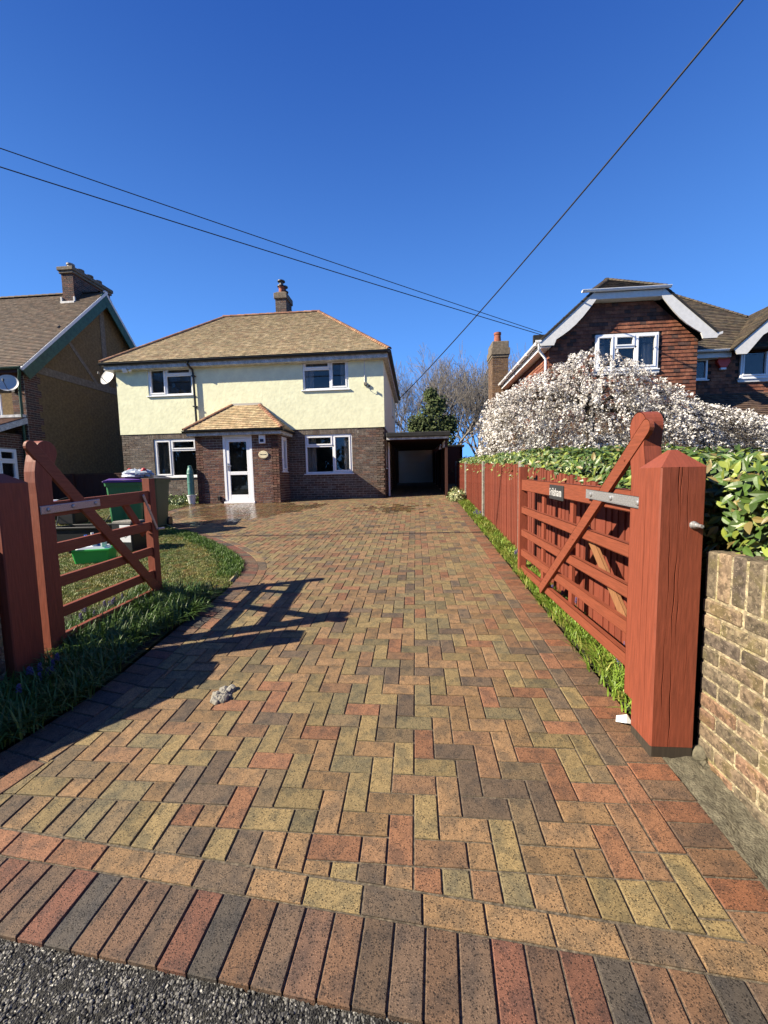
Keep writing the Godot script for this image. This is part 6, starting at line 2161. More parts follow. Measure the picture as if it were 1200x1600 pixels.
func dish(label: String, at: Vector3, face: Vector3, r: float, wall_at: Vector3):
	var n := thing("satellite_dish", label, "satellite dish", at, "satellite dishes")
	var zf := face.normalized()
	var t := Transform3D(Basis(Vector3.UP.cross(zf).normalized(), zf, Vector3.UP.cross(zf).normalized().cross(zf)), at)
	var b := Buf.new()
	var pr := []
	for i in 7: pr.append(Vector2(r * i / 6.0, 0.22 * r * pow(i / 6.0, 2.0)))
	b.lathe(t, pr, 24)
	var pr2 := []
	for i in 7: pr2.append(Vector2(r * (6 - i) / 6.0, 0.22 * r * pow((6 - i) / 6.0, 2.0) - 0.008))
	b.lathe(t, pr2, 24)
	part("reflector", b, M.dish, n)
	var a := Buf.new()
	var low := t * Vector3(0, 0.0, 0) + Vector3(0, -r * 0.9, 0)
	a.tube([low + zf * 0.05, at + zf * r * 1.3 + Vector3(0, -r * 0.35, 0)], [0.010, 0.010], 6)
	a.tube([at + zf * r * 1.3 + Vector3(0, -r * 0.4, 0), at + zf * r * 1.25 + Vector3(0, -r * 0.12, 0)], [0.025, 0.03], 8)
	part("feed_arm", a, M.dark_metal, n)
	var w := Buf.new()
	w.tube([at - zf * 0.01, at - zf * 0.08, wall_at], [0.02, 0.02, 0.02], 8)
	w.box(Transform3D(Basis.IDENTITY, wall_at), -Vector3(0.05, 0.08, 0.05), Vector3(0.05, 0.08, 0.05))
	part("bracket", w, M.dark_metal, n)

func build_house_fittings():
	dish("grey satellite dish on the upper left corner of the cream house", Vector3(-10.05, 5.0, -12.45), Vector3(-0.25, 0.42, 1), 0.29, Vector3(-9.70, 4.85, -12.75))
	dish("cream satellite dish on the front of the pebbledash house", Vector3(-12.82, 4.73, -11.66), Vector3(0.55, 0.35, 1), 0.28, Vector3(-12.92, 4.6, -11.93))
	dish("grey satellite dish low on the side of the tile hung house behind the hedge", Vector3(3.40, 2.42, -11.6), Vector3(-0.7, 0.35, 1), 0.27, Vector3(3.69, 2.3, -11.75))
	# alarm boxes
	var ab := thing("alarm_box", "white alarm box with a dark blue panel above the house plaque on the porch", "alarm box", Vector3(-4.50, 2.70, -11.33), "alarm boxes")
	var q := Buf.new()
	q.box(ID(), Vector3(-4.595, 2.60, -11.344), Vector3(-4.405, 2.855, -11.28), Color.WHITE, 0.012)
	part("case", q, M.upvc, ab)
	var q2 := Buf.new()
	q2.box(ID(), Vector3(-4.555, 2.645, -11.279), Vector3(-4.445, 2.73, -11.274))
	part("panel", q2, M.navy, ab)
	var rb := thing("alarm_box", "red six sided alarm box under the eaves of the tile hung house", "alarm box", Vector3(9.0, 4.75, -12.55), "alarm boxes")
	var q3 := Buf.new()
	q3.prism(F(Vector3(9.0, 4.70, -12.57), Vector3.RIGHT, Vector3.UP), PackedVector2Array([Vector2(-0.09, -0.16), Vector2(0.09, -0.16), Vector2(0.185, 0.0), Vector2(0.15, 0.11), Vector2(-0.15, 0.11), Vector2(-0.185, 0.0)]), 0.0, 0.09, Color.WHITE, 0.012)
	part("case", q3, M.red_box, rb)
	var q4 := Buf.new()
	q4.box(ID(), Vector3(8.92, 4.47, -12.57), Vector3(9.08, 4.535, -12.485), Color.WHITE, 0.01)
	part("beacon", q4, M.upvc, rb)
	# oval house plaque
	var pq := thing("house_plaque", "oval cream house plaque on the porch wall right of the front door", "plaque", Vector3(-4.48, 2.28, -11.335))
	var oval := PackedVector2Array()
	var inner := PackedVector2Array()
	for i in 28:
		var a := TAU * i / 28.0
		oval.append(Vector2(cos(a) * 0.148, sin(a) * 0.112)); inner.append(Vector2(cos(a) * 0.122, sin(a) * 0.088))
	var pt := F(Vector3(-4.485, 2.275, -11.343), Vector3.RIGHT, Vector3.UP)
	var pb := Buf.new()
	pb.prism(pt, oval, 0.0, 0.030, Color.WHITE, 0.008)
	part("plate", pb, M.sign_cream, pq)
	var rg := Buf.new()
	for i in 28: rg.quad(pt * Vector3(inner[i].x, inner[i].y, 0.0305), pt * Vector3(inner[(i + 1) % 28].x, inner[(i + 1) % 28].y, 0.0305), pt * Vector3(inner[(i + 1) % 28].x * 0.955, inner[(i + 1) % 28].y * 0.955, 0.0305), pt * Vector3(inner[i].x * 0.955, inner[i].y * 0.955, 0.0305), Color.WHITE)
	part("rim_line", rg, M.ink, pq)
	lettering("FRILSHAM", 0.034, pt * Transform3D(Basis.IDENTITY, Vector3(0, 0.002, 0.0308)), M.ink, pq, 0.86)
	# outlet on the porch wall
	var vt := Buf.new()
	vt.box(ID(), Vector3(-5.945, 0.93, -11.343), Vector3(-5.855, 1.07, -11.26), Color.WHITE, 0.012)
	solo("black_outlet", vt, M.black_plastic, "small black wall fitting low on the porch left of the door", "wall fitting", Vector3(-5.9, 1.0, -11.3))
	# security lamp under the left eave and a cable box on the wall
	var fl := thing("floodlight", "small white security floodlight under the left end of the eaves", "lamp", Vector3(-9.20, 5.08, -12.2))
	var f1 := Buf.new()
	f1.box(Transform3D(Basis(Vector3.RIGHT, 0.5), Vector3(-9.22, 5.13, -12.08)), Vector3(-0.07, -0.10, -0.04), Vector3(0.07, 0.04, 0.04), Color.WHITE, 0.012)
	part("lamp_head", f1, M.white_plastic, fl)
	var f2 := Buf.new()
	f2.tube([Vector3(-9.05, 5.16, -12.14), Vector3(-9.05, 5.06, -12.09)], [0.03, 0.045], 10); f2.box(ID(), Vector3(-9.25, 5.17, -12.14), Vector3(-9.02, 5.20, -12.10))
	part("sensor", f2, M.white_plastic, fl)
	var cb := thing("cable_box", "small grey junction box with a cable conduit on the upper wall near the right corner", "junction box", Vector3(-1.50, 4.42, -12.27))
	var c1 := Buf.new()
	c1.box(ID(), Vector3(-1.56, 4.38, -12.274), Vector3(-1.46, 4.46, -12.20), Color.WHITE, 0.006)
	part("box", c1, M.concrete, cb)
	var c2 := Buf.new()
	c2.tube([Vector3(-1.535, 5.12, -12.262), Vector3(-1.535, 4.46, -12.262)], [0.013, 0.013], 6)
	part("conduit", c2, M.old_white, cb)
	var c3 := Buf.new()
	c3.tube([Vector3(-1.50, 4.38, -12.24), Vector3(-1.49, 4.30, -12.22), Vector3(-1.44, 4.28, -12.18), Vector3(-1.40, 4.33, -12.16)], [0.008, 0.008, 0.008, 0.008], 6)
	c3.box(Transform3D(Basis(Vector3.UP, 0.4), Vector3(-1.39, 4.33, -12.16)), Vector3(-0.03, -0.02, -0.03), Vector3(0.03, 0.02, 0.03))
	part("loose_cable", c3, M.cable, cb)

# ---------------------------------------------------------------- trees
func rnd_dir() -> Vector3:
	var v := Vector3(rng.randf_range(-1, 1), rng.randf_range(-1, 1), rng.randf_range(-1, 1))
	return v.normalized() if v.length() > 0.05 else Vector3.UP

func limb(b: Buf, p: Vector3, d: Vector3, len: float, r: float, level: int, most: int, upright: float, sway: float):
	var steps := 3 if level < 3 else 2
	var pts := [p]
	var rad := [r]
	var q := p
	for i in steps:
		d = (d + rnd_dir() * sway + Vector3.UP * upright * 0.5).normalized()
		q += d * len / steps
		pts.append(q); rad.append(maxf(r * (1.0 - 0.45 * (i + 1) / steps), 0.011))
	b.tube(pts, rad, 6 if level < 2 else (4 if level < 3 else 3), Color.WHITE, false)
	if level >= most: return
	var n := 4 if level < 3 else 3
	for k in n:
		var u := 1.0 if k == 0 else rng.randf_range(0.35, 1.0)
		var at: Vector3 = pts[0].lerp(pts[1], u * steps) if u * steps < 1.0 else pts[int(u * steps - 0.001)].lerp(pts[mini(int(u * steps - 0.001) + 1, steps)], fmod(u * steps - 0.001, 1.0))
		var nd := (d + rnd_dir() * (0.35 if k == 0 else 0.75)).normalized()
		limb(b, at, nd, len * rng.randf_range(0.58, 0.82), r * (0.60 if k == 0 else 0.48), level + 1, most, upright, sway)

func bare_tree(label: String, at: Vector3, h: float, stems: int, most := 5, group := "bare trees behind the houses") -> Node3D:
	var t := thing("bare_tree", label, "tree", at, group)
	var tr := Buf.new()
	var br := Buf.new()
	var fork := at + Vector3(0, h * 0.13, 0)
	tr.tube([at - Vector3(0, 0.2, 0), at + Vector3(0.05, h * 0.07, 0), fork], [h * 0.026, h * 0.022, h * 0.02], 9)
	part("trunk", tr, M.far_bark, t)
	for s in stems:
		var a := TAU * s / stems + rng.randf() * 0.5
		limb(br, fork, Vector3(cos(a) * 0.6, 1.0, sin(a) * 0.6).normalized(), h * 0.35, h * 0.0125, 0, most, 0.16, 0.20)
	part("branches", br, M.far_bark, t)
	return t

func leaf_mesh(l: float, w: float, fold := 0.25, col := Color.WHITE) -> ArrayMesh:
	var b := Buf.new()
	var n := 5
	for i in n:
		var u := float(i) / n
		var v := float(i + 1) / n
		var wa := sin(PI * pow(u, 0.8)) * w * 0.5
		var wb := sin(PI * pow(v, 0.8)) * w * 0.5 if i < n - 1 else 0.0
		var za := -0.5 * l * pow(u, 2.0) * 0.35
		var zb := -0.5 * l * pow(v, 2.0) * 0.35
		for s in [-1.0, 1.0]:
			var p := [Vector3(0, u * l, za), Vector3(s * wa, u * l, za + wa * fold), Vector3(s * wb, v * l, zb + wb * fold), Vector3(0, v * l, zb)]
			if s < 0: p.reverse()
			if wa < 0.0001: b.tri(p[0], p[2], p[3], col) if s > 0 else b.tri(p[0], p[1], p[3], col)
			elif wb < 0.0001: b.tri(p[0], p[1], p[3], col) if s > 0 else b.tri(p[0], p[2], p[3], col)
			else: b.quad(p[0], p[1], p[2], p[3], col)
	return b.mesh()

func far_leaf(l: float, w: float) -> ArrayMesh:
	var b := Buf.new()
	b.quad(Vector3.ZERO, Vector3(w / 2, l * 0.45, 0.004), Vector3(0, l, -0.01), Vector3(-w / 2, l * 0.45, 0.004), Color.WHITE)
	return b.mesh()

func leaf_basis(out: Vector3, spread: float, s: float) -> Basis:
	var n := (out + rnd_dir() * spread).normalized()
	var y := (rnd_dir() + out * 0.6).normalized()
	y = (y - n * y.dot(n)).normalized()
	return Basis(y.cross(n), y, n) * Basis.from_scale(Vector3(s, s, s))

func build_trees():
	bare_tree("tall bare tree just right of the cream house roof", Vector3(-0.2, 1.2, -35), 9.6, 6, 5)
	bare_tree("bare tree rising behind the evergreen, between the two houses", Vector3(2.7, 1.2, -33), 9.6, 6, 5)
	bare_tree("bare tree left of the tile hung house chimney", Vector3(5.2, 1.2, -32), 8.8, 5, 5)
	bare_tree("bare tree showing right of the tile hung house chimney", Vector3(8.6, 1.2, -35), 9.4, 5, 5)
	bare_tree("bare tree across the road behind the camera, mirrored in the upper left window", Vector3(-26, 0, 16), 15.0, 7, 4, "bare trees across the road")
	bare_tree("second bare tree across the road behind the camera", Vector3(-31, 0, 19), 16.0, 7, 4, "bare trees across the road")
	# ivy-clad evergreen
	var ev := thing("evergreen_tree", "dark evergreen tree wrapped in ivy behind the carport", "tree", Vector3(1.2, 1.2, -28))
	var tr := Buf.new()
	tr.tube([Vector3(1.2, 1.0, -28), Vector3(1.1, 4.0, -28), Vector3(1.2, 7.4, -28)], [0.25, 0.18, 0.05], 8)
	part("trunk", tr, M.bark, ev)
	var list := []
	var cols := PackedColorArray()
	var blobs := [[Vector3(0.6, 4.4, -28), 1.35], [Vector3(1.9, 4.2, -28), 1.2], [Vector3(1.1, 5.5, -28), 1.15], [Vector3(0.2, 5.2, -28), 0.8], [Vector3(1.5, 6.5, -28), 0.75], [Vector3(1.1, 7.2, -28), 0.5], [Vector3(2.3, 5.2, -28), 0.7], [Vector3(1.0, 3.2, -28), 1.7]]
	for i in 9000:
		var k: Array = blobs[rng.randi() % blobs.size()]
		var d := rnd_dir()
		var r: float = k[1] * pow(rng.randf(), 0.35) * rng.randf_range(0.75, 1.12)
		list.append(Transform3D(leaf_basis((d + Vector3(0, 0.4, 0.3)).normalized(), 0.8, rng.randf_range(0.7, 1.4)), k[0] + d * r))
		var f := rng.randf_range(0.6, 1.3)
		cols.append(Color(0.055 * f, 0.075 * f, 0.022 * f))
	baked("crown", far_leaf(0.19, 0.11), M.dull_leaf, list, cols, ev)
	# garden shrubs far behind
	for s in [["low dark shrub behind the right end of the carport", Vector3(2.0, 1.25, -21.5), 1.1], ["dark shrub left of the tile hung house wall", Vector3(3.9, 1.25, -24), 1.2]]:
		var n := thing("garden_shrub", s[0], "shrub", s[1], "shrubs behind the carport")
		var st := Buf.new()
		for k in 5: st.tube([s[1], s[1] + Vector3(rng.randf_range(-0.5, 0.5), 1.2, rng.randf_range(-0.4, 0.4))], [0.04, 0.015], 5)
		part("stems", st, M.bark, n)
		var l2 := []
		var c2 := PackedColorArray()
		for i in 2200:
			var d := rnd_dir()
			d.y = absf(d.y)
			l2.append(Transform3D(leaf_basis(d, 0.8, rng.randf_range(0.6, 1.2)), s[1] + d * s[2] * pow(rng.randf(), 0.3) * rng.randf_range(0.7, 1.1) + Vector3(0, 0.3, 0)))
			var f := rng.randf_range(0.5, 1.2)
			c2.append(Color(0.05 * f, 0.075 * f, 0.025 * f))
		baked("crown", far_leaf(0.14, 0.08), M.dull_leaf, l2, c2, n)
	build_cherry()

func cherry_top(x: float) -> float:
	var k := [[1.60, 2.2], [1.75, 2.85], [2.0, 3.35], [2.35, 3.55], [2.7, 3.74], [3.15, 3.93], [3.55, 4.15], [3.9, 4.24], [4.2, 4.06], [4.45, 3.82], [4.75, 3.62], [5.1, 3.45], [5.5, 3.15], [6.0, 3.0], [6.6, 2.82], [7.1, 2.66], [7.5, 2.45], [7.75, 2.1]]
	for i in k.size() - 1:
		if x <= k[i + 1][0]: return remap(clampf(x, 1.6, 7.75), k[i][0], k[i + 1][0], k[i][1], k[i + 1][1])
	return 2.2

func build_cherry():
	var at := Vector3(3.9, gy(-9.3), -9.3)
	var t := thing("cherry_tree", "weeping cherry tree covered in white blossom in front of the tile hung house", "tree", at)
	var tr := Buf.new()
	tr.tube([at - Vector3(0, 0.1, 0), at + Vector3(0.05, 0.9, 0.03), at + Vector3(0.0, 1.8, 0.0), at + Vector3(0.08, 2.6, 0)], [0.17, 0.13, 0.12, 0.09], 10)
	part("trunk", tr, M.bark, t)
	var lm := Buf.new()
	var tw := Buf.new()
	var list := []
	var cols := PackedColorArray()
	var head := at + Vector3(0.05, 2.3, 0)
	# main limbs arch out, strands hang from them
	var limbs := []
	for i in 34:
		var x := 1.7 + 5.8 * (i + rng.randf()) / 34.0
		var z := -9.3 + rng.randf_range(-1.0, 1.0) * (1.25 - 0.09 * absf(x - 4.0))
		var y := cherry_top(x) - 0.18 - 0.32 * pow(absf(z + 9.3), 1.5)
		var end := Vector3(x, y, z)
		var mid := head.lerp(end, 0.5) + Vector3(0, 0.45 + 0.1 * absf(x - 4.0), 0) * (0.6 if x < 5.0 else 0.25)
		mid.y = minf(mid.y, cherry_top(mid.x) - 0.15)
		var pts := []
		var rad := []
		for k in 7:
			var u := k / 6.0
			pts.append(head.lerp(mid, u).lerp(mid.lerp(end, u), u) + rnd_dir() * 0.04); rad.append(lerpf(0.045, 0.010, u))
		lm.tube(pts, rad, 5, Color.WHITE, false)
		limbs.append(pts)
	part("limbs", lm, M.bark, t)
	var hollow := FastNoiseLite.new()
	hollow.seed = 9
	hollow.frequency = 1.3
	hollow.fractal_octaves = 2
	for i in 3000:
		var x := rng.randf_range(1.65, 7.6)
		var half := 1.25 * sqrt(maxf(0.05, 1.0 - pow((x - 4.2) / 3.9, 2.0)))
		var z := -9.3 + half * rng.randf_range(-1, 1)
		var edge := absf(z + 9.3) / 1.3
		var ytop := cherry_top(x) - 0.55 * pow(edge, 2.2) - pow(rng.randf(), 1.5) * maxf(0.25, (cherry_top(x) - 1.75) * (0.85 if x < 5.2 else 0.7))
		var len := rng.randf_range(0.25, 0.95) * (1.3 if x < 5.0 else 0.75)
		var p := Vector3(x, ytop, z)
		var out := Vector3(x - 4.0, 0, (z + 9.3) * 1.4).normalized()
		var pts := [p]
		var rad := [0.0055]
		var n := int(len / 0.05)
		var dens := 0.55 + 0.45 * rng.randf()
		var d := (out * 0.8 + Vector3(0, 0.05, 0)).normalized()
		for k in n:
			d = (d + Vector3(0, -0.16, 0) + rnd_dir() * 0.16).normalized()
			p += d * 0.05
			if p.y < (1.95 if p.x < 2.7 else 1.6) or p.x < 1.55: break
			pts.append(p); rad.append(lerpf(0.0055, 0.002, float(k) / n))
			if rng.randf() < dens * clampf(0.72 + hollow.get_noise_3dv(p) * 1.9, 0.02, 1.0):
				var s := rng.randf_range(0.65, 1.25)
				list.append(Transform3D(Basis(rnd_dir(), rng.randf() * TAU) * Basis.from_scale(Vector3(s, s, s)), p + rnd_dir() * 0.03))
				var f := rng.randf_range(0.78, 1.0)
				cols.append(Color(0.88 * f, 0.85 * f, 0.80 * f))
		if pts.size() > 2: tw.tube(pts, rad, 3, Color.WHITE, false)
	part("twigs", tw, M.bark, t)
	# a cluster of small five-petalled flowers
	var b := Buf.new()
	var save := rng.state
	for k in 4:
		var c := rnd_dir() * 0.022
		var n := c.normalized()
		var a := n.cross(Vector3.UP if absf(n.y) < 0.9 else Vector3.RIGHT).normalized()
		var e := n.cross(a)
		for j in 5:
			var f := TAU * j / 5.0
			var g := TAU * (j + 0.42) / 5.0
			var h := TAU * (j - 0.42) / 5.0
			var o := func(q: float, r: float, l: float): return c + (a * cos(q) + e * sin(q)) * r + n * l
			b.quad(c, o.call(h, 0.012, 0.004), o.call(f, 0.022, 0.007), o.call(g, 0.012, 0.004), Color.WHITE)
	rng.state = save
	copies("blossom", b.mesh(), M.petal, list, cols, t, "stuff")

# ---------------------------------------------------------------- hedges
func fence_top(z: float) -> float:
	var k := [[-2.1, 1.33], [-5.2, 1.64], [-8.1, 1.76], [-11.0, 1.86], [-13.8, 1.99]]
	for i in 4:
		if z >= k[i + 1][0]: return remap(z, k[i][0], k[i + 1][0], k[i][1], k[i + 1][1])
	return 1.99

func build_hedges():
	var h := thing("laurel_hedge", "trimmed evergreen laurel hedge behind the red fence and the garden wall", "hedge", Vector3(2.0, gy(-7), -7.0))
	var nz := FastNoiseLite.new()
	nz.seed = 5
	nz.frequency = 0.9
	var top := func(x: float, z: float) -> float:
		return fence_top(minf(z, -2.2)) + 0.17 + 0.06 * nz.get_noise_2d(x * 2.0, z * 2.0) - 0.10 * clampf((1.65 - x) * 3.0, 0, 1)
	# the dense inside: twigs and old leaves
	var core := Buf.new()
	var zz := -13.9
	while zz < -0.2:
		for x in [[1.62, 2.2], [2.2, 2.9]]:
			var a := zz
			var c := minf(zz + 0.35, -0.2)
			var x0: float = x[0] + (0.10 if zz > -2.2 else 0.0)
			var x1: float = x[1]
			core.box(ID(), Vector3(x0, gy(a) + 0.1, a), Vector3(x1, top.call((x0 + x1) / 2, a) - 0.13, c - 0.001))
		zz += 0.35
	part("branches", core, M.soil, h)
	var st := Buf.new()
	for i in 60:
		var z := -13.5 + 13.0 * i / 60.0
		var x := rng.randf_range(1.6, 2.6)
		st.tube([Vector3(x, gy(z), z), Vector3(x + rng.randf_range(-0.1, 0.1), top.call(x, z) - 0.1, z)], [0.02, 0.008], 5)
	part("stems", st, M.bark, h)
	var list := []
	var cols := PackedColorArray()
	var green := func() -> Color:
		var f := rng.randf_range(0.65, 1.3)
		var r := rng.randf()
		if r < 0.28: return Color(0.17 * f, 0.21 * f, 0.035 * f)
		if r < 0.36: return Color(0.16 * f, 0.125 * f, 0.04 * f)
		return Color(0.058 * f, 0.105 * f, 0.020 * f)
	# top and the side that hangs over the fence
	for i in 25000:
		var z := -13.95 + 11.9 * pow(rng.randf(), 0.72)
		var side := rng.randf() < 0.42
		var x := rng.randf_range(1.43, 2.95)
		var y: float = top.call(x, z) + rng.randf_range(-0.14, 0.03)
		var out := Vector3(rng.randf_range(-0.4, 0.4), 1, rng.randf_range(-0.2, 0.4))
		if side:
			x = rng.randf_range(1.40, 1.62)
			y = top.call(x, z) - rng.randf_range(0.0, 0.26)
			out = Vector3(-1, 0.7, 0.3)
		var s := rng.randf_range(0.5, 1.0)
		list.append(Transform3D(leaf_basis(out.normalized(), 0.65, s), Vector3(x, y, z)))
		cols.append(green.call())
	# the near end behind the wall: fewer, all close to the camera
	for i in 12000:
		var z := rng.randf_range(-2.35, -0.3)
		var r := rng.randf()
		var x := rng.randf_range(1.50, 2.9)
		var y := 1.50 + rng.randf_range(-0.12, 0.06) + 0.05 * nz.get_noise_2d(x * 3.0, z * 3.0)
		var out := Vector3(-0.3, 1, 0.3)
		if r < 0.5:
			x = rng.randf_range(1.38, 1.66)
			y = rng.randf_range(1.10, 1.52)
			if x < 1.52 and rng.randf() < 0.55: y = rng.randf_range(1.28, 1.5)
			out = Vector3(-1, 0.5, 0.3)
		elif r < 0.62:
			z = rng.randf_range(-2.5, -2.1)
			y = rng.randf_range(0.9, 1.5)
			out = Vector3(-0.6, 0.5, 0.6)
		list.append(Transform3D(leaf_basis(out.normalized(), 0.7, rng.randf_range(0.5, 0.92)), Vector3(x, y, z)))
		var c: Color = green.call()
		if x > 1.9 and rng.randf() < 0.5: c = c.lerp(Color(0.20, 0.16, 0.05), 0.6)
		cols.append(c)
	copies("leaves", leaf_mesh(0.088, 0.036), M.leaf, list, cols, h, "stuff")

# ---------------------------------------------------------------- grass, bulbs, bedding
func blades(n: int, l: float, w: float, spread: float, droop: float, seed_: int) -> ArrayMesh:
	var b := Buf.new()
	var r := RandomNumberGenerator.new()
	r.seed = seed_
	for i in n:
		var a := r.randf() * TAU
		var d := Vector3(cos(a), 0, sin(a))
		var side := Vector3(-d.z, 0, d.x) * w * 0.5
		var o := Vector3(r.randf_range(-1, 1), 0, r.randf_range(-1, 1)) * spread
		var len := l * r.randf_range(0.6, 1.1)
		var lean := r.randf_range(0.15, 1.0) * droop
		var p := []
		for k in 5:
			var u := k / 4.0
			p.append(o + d * len * lean * u * u + Vector3(0, len * (u - lean * 0.55 * u * u), 0))
		for k in 4:
			var wa: float = [0.7, 1.0, 0.85, 0.55, 0.0][k]
			var wb: float = [0.7, 1.0, 0.85, 0.55, 0.0][k + 1]
			if k < 3: b.quad(p[k] - side * wa, p[k] + side * wa, p[k + 1] + side * wb, p[k + 1] - side * wb, Color.WHITE)
			else: b.tri(p[k] - side * wa, p[k] + side * wa, p[k + 1], Color.WHITE)
	return b.mesh()

func spin(p: Vector3, s: float) -> Transform3D:
	return Transform3D(Basis(Vector3.UP, rng.randf() * TAU) * Basis.from_scale(Vector3(s, s * rng.randf_range(0.8, 1.2), s)), p)

func build_plants():
	# lawn grass
	var list := []
	var cols := PackedColorArray()
	var nz := FastNoiseLite.new()
	nz.frequency = 0.5
	nz.fractal_octaves = 3
	var n := 0
	var line := PackedVector2Array(edge_left)
	line.append(Vector2(-6.7, -12.1)); line.append(Vector2(-10.6, -12.1)); line.append(Vector2(-10.6, -3.0)); line.append(Vector2(-3.0, -3.0)); line.append(Vector2(-2.2, -4.0))
	var poly := PackedVector2Array()
	for i in line.size():
		if i < edge_left.size() and edge_left[i].y > -4.0: continue
		poly.append(line[i])
	for i in 52000:
		var p := Vector2(rng.randf_range(-10.5, -2.1), -3.0 - 9.0 * pow(rng.randf(), 1.5))
		if not Geometry2D.is_point_in_polygon(p, poly): continue
		list.append(spin(Vector3(p.x, gy(p.y), p.y), rng.randf_range(0.7, 1.25)))
		var y := clampf(0.5 + nz.get_noise_2d(p.x * 2.0, p.y * 2.0) * 1.2, 0, 1)
		var f := rng.randf_range(0.75, 1.2)
		cols.append(Color(lerpf(0.12, 0.235, y) * f, lerpf(0.165, 0.215, y) * f, lerpf(0.03, 0.055, y) * f))
	var g := copies("grass", blades(8, 0.034, 0.005, 0.035, 0.6, 3), M.blade, list, cols, null, "stuff")
	g.set_meta("label", "short patchy grass of the lawn left of the driveway"); g.set_meta("category", "grass")
	# longer grass along the paving edge
	list = []; cols = PackedColorArray()
	for i in 2200:
		var s := rng.randf_range(3.0, 6.6)
		var p := walk(edge_left, s) + Vector2(-rng.randf_range(0.0, 0.35) * rng.randf(), rng.randf_range(-0.05, 0.05))
		list.append(spin(Vector3(p.x - 0.02, gy(p.y), p.y), rng.randf_range(0.8, 1.6)))
		var f := rng.randf_range(0.6, 1.2)
		cols.append(Color(0.085 * f, 0.16 * f, 0.02 * f))
	var ge := copies("edge_grass", blades(7, 0.045, 0.005, 0.03, 0.8, 8), M.blade, list, cols, null, "stuff")
	ge.set_meta("label", "longer grass tufts along the curved paving edge"); ge.set_meta("category", "grass")
	# strap leaves of bulbs under the left gate
	list = []; cols = PackedColorArray()
	for i in 1500:
		var z := -1.75 - 2.25 * rng.randf()
		var x := rng.randf_range(-2.95, -2.14) + 0.05 * sin(z * 5.0)
		if z > -2.6 and x < -2.6: continue
		list.append(spin(Vector3(x, gy(z), z), rng.randf_range(0.6, 1.15)))
		var f := rng.randf_range(0.6, 1.25)
		cols.append(Color(0.065 * f, 0.125 * f, 0.022 * f))
	var bl := copies("bulb_leaves", blades(9, 0.20, 0.010, 0.05, 1.3, 5), M.blade, list, cols, null, "stuff")
	bl.set_meta("label", "long strap leaves of spring bulbs under the left gate"); bl.set_meta("category", "plants")
	# bright leaves along the foot of the fence
	list = []; cols = PackedColorArray()
	for i in 3000:
		var z := -2.02 - 9.0 * pow(rng.randf(), 0.85)
		var x := rng.randf_range(1.20, 1.40)
		if rng.randf() < 0.15: x -= 0.04
		list.append(spin(Vector3(x, gy(z), z), rng.randf_range(0.55, 1.1)))
		var f := rng.randf_range(0.7, 1.25)
		cols.append(Color(0.15 * f, 0.235 * f, 0.028 * f) if rng.randf() < 0.75 else Color(0.26 * f, 0.27 * f, 0.06 * f))
	var fl := copies("border_leaves", blades(10, 0.17, 0.010, 0.04, 1.0, 6), M.blade, list, cols, null, "stuff")
	fl.set_meta("label", "bright green bulb leaves along the foot of the red fence"); fl.set_meta("category", "plants")
	# grape hyacinths
	var spots := [[Vector3(1.27, 0, -8.3), "violet grape hyacinths at the foot of the fence below the second concrete post"], [Vector3(1.30, 0, -5.0), "violet grape hyacinths beside the toe of the right gate"], [Vector3(1.30, 0, -3.6), "few violet flowers under the middle of the right gate"], [Vector3(1.33, 0, -2.7), "few violet flowers under the hinged end of the right gate"], [Vector3(-2.95, 0, -3.3), "violet flowers in the grass behind the left gate"], [Vector3(-2.45, 0, -2.2), "blue flowers in the shaded bed before the left gate post"]]
	for s in spots:
		var at: Vector3 = s[0]
		at.y = gy(at.z)
		var c := thing("grape_hyacinth", s[1], "flowers", at, "clumps of violet flowers")
		var stb := Buf.new()
		var flb := Buf.new()
		for k in 9:
			var o := at + Vector3(rng.randf_range(-0.07, 0.07), 0, rng.randf_range(-0.3, 0.3))
			var hgt := rng.randf_range(0.10, 0.16)
			stb.tube([o, o + Vector3(0.01, hgt, 0)], [0.003, 0.002], 4)
			for j in 14:
				var a := j * 2.4
				var u := j / 14.0
				var q := o + Vector3(0.01 + cos(a) * 0.011 * (1.0 - u * 0.6), hgt - 0.02 + u * 0.05, sin(a) * 0.011 * (1.0 - u * 0.6))
				flb.box(Transform3D(Basis(Vector3.UP, a), q), -Vector3(0.0045, 0.004, 0.0045), Vector3(0.0045, 0.004, 0.0045), Color(0.10, 0.085, 0.20), 0.0015)
		part("stems", stb, M.green_paint, c)
		part("flowers", flb, M.petal, c)
	# variegated shrub at the far end of the fence, bedding plants under the window
	var vs := [["cream edged variegated shrub at the far end of the red fence", Vector3(1.16, 0, -11.3), Vector3(0.28, 0.36, 0.75), 1500, Color(0.42, 0.42, 0.22), Color(0.12, 0.17, 0.06)]]
	for k in 5: vs.append([["leafy low plant under the lower left window, nearest the bins", "leafy low plant under the lower left window, second from the bins", "leafy low plant under the middle of the lower left window", "leafy low plant under the lower left window, second from the canister", "leafy low plant beside the green canister"][k], Vector3(-8.6 + k * 0.42, 0, -11.75), Vector3(0.28, 0.28, 0.3), 320, Color(0.16, 0.24, 0.05), Color(0.07, 0.13, 0.03)])
	for k in 2: vs.append([["feathery grey leaved plant in front of the canister pot", "small plant on the lawn edge left of the porch"][k], Vector3(-7.05 - 0.35 * k, 0, -11.15 - 0.1 * k), Vector3(0.2, 0.2, 0.2), 260, Color(0.22, 0.26, 0.12), Color(0.10, 0.15, 0.06)])
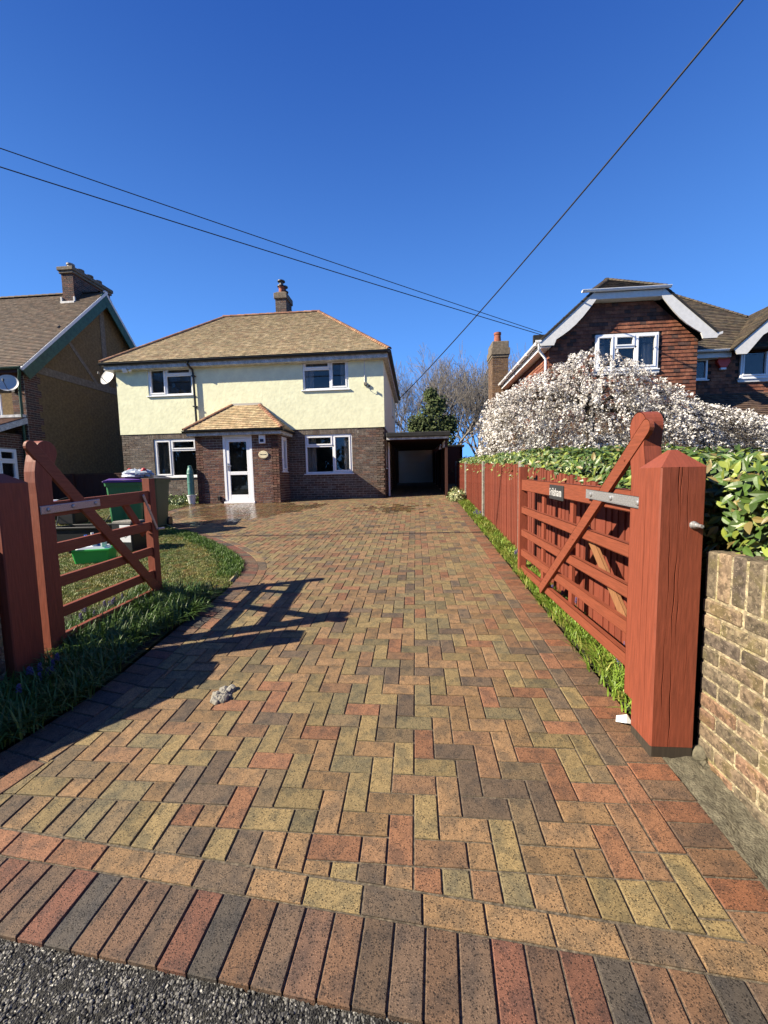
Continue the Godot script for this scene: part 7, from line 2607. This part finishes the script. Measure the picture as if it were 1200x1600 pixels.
	for s in vs:
		var at: Vector3 = s[1]
		at.y = gy(at.z)
		var c := thing("leafy_plant", s[0], "plant", at, "bedding plants")
		var stb := Buf.new()
		for k in 6: stb.tube([at, at + Vector3(rng.randf_range(-0.6, 0.6) * s[2].x, s[2].y, rng.randf_range(-0.6, 0.6) * s[2].z)], [0.008, 0.004], 4)
		part("stems", stb, M.bark, c)
		list = []; cols = PackedColorArray()
		for i in s[3]:
			var d := rnd_dir()
			d.y = absf(d.y)
			var p: Vector3 = at + d * s[2] * pow(rng.randf(), 0.35) * rng.randf_range(0.8, 1.1)
			list.append(Transform3D(leaf_basis(d, 0.7, rng.randf_range(0.6, 1.2)), p))
			var col: Color = s[4] if rng.randf() < 0.5 else s[5]
			cols.append(col * rng.randf_range(0.7, 1.2))
		baked("leaves", far_leaf(0.075, 0.034), M.leaf, list, cols, c)

# ---------------------------------------------------------------- overhead cables
func build_cables():
	var run := func(a: Vector3, c: Vector3, sag: float, r: float) -> Buf:
		var b := Buf.new()
		var p := []
		var rr := []
		for i in 25:
			var u := i / 24.0
			p.append(a.lerp(c, u) - Vector3(0, sag * 4.0 * u * (1.0 - u), 0)); rr.append(r)
		b.tube(p, rr, 6)
		return b
	var e := Vector3(3.36, 5.24, -10.95)
	var k0 := Vector3(-6.31, 6.72, -5.95)
	var k1 := Vector3(-6.31, 6.50, -5.98)
	solo("telephone_cable", run.call(e, e + (k0 - e) * 1.7, 0.05, 0.0075), M.cable, "upper of the two thin cables crossing the sky to the tile hung house", "cable", e, "overhead cables")
	solo("telephone_cable", run.call(e + Vector3(0, -0.08, 0.05), e + (k1 - e) * 1.7, 0.07, 0.0085), M.cable, "lower of the two thin cables crossing the sky to the tile hung house", "cable", e, "overhead cables")
	var a := Vector3(-0.74, 5.12, -18.4)
	var c := Vector3(4.78, 8.72, -7.06)
	solo("power_cable", run.call(a, a + (c - a) * 1.5, 0.42, 0.017), M.cable, "thick black cable slanting up to the right from the cream house", "cable", a, "overhead cables")
	solo("street_cable", run.call(Vector3(-16, 7.1, -3.4), Vector3(6, 7.0, -4.3), 0.1, 0.028), M.cable, "overhead street cable above the frame, casting a thin shadow line across the driveway", "cable", Vector3(-16, 7.1, -3.4), "overhead cables")

# tall evergreen screen across the road, behind the camera: the lower windows mirror it
func build_roadside():
	for k in 6:
		var at := Vector3(-27.0 + k * 8.0, -0.1, 10.5 + (k % 2) * 1.2)
		var n := thing("roadside_tree", "broad evergreen tree across the road behind the camera, number %s from the left" % ["one", "two", "three", "four", "five", "six"][k], "tree", at, "evergreen trees across the road")
		var tr := Buf.new()
		tr.tube([at, at + Vector3(0.1, 2.5, 0), at + Vector3(0, 5.0, 0)], [0.25, 0.2, 0.08], 8)
		part("trunk", tr, M.bark, n)
		var list := []
		var cols := PackedColorArray()
		for i in 2600:
			var d := rnd_dir()
			var p := at + Vector3(0, 3.2, 0) + d * Vector3(4.4, 3.1, 2.0) * pow(rng.randf(), 0.3) * rng.randf_range(0.8, 1.1)
			if p.y < 0.1: continue
			list.append(Transform3D(leaf_basis(d, 0.8, rng.randf_range(0.8, 1.5)), p))
			var f := rng.randf_range(0.6, 1.2)
			cols.append(Color(0.05 * f, 0.07 * f, 0.025 * f))
		baked("crown", far_leaf(0.55, 0.36), M.dull_leaf, list, cols, n)
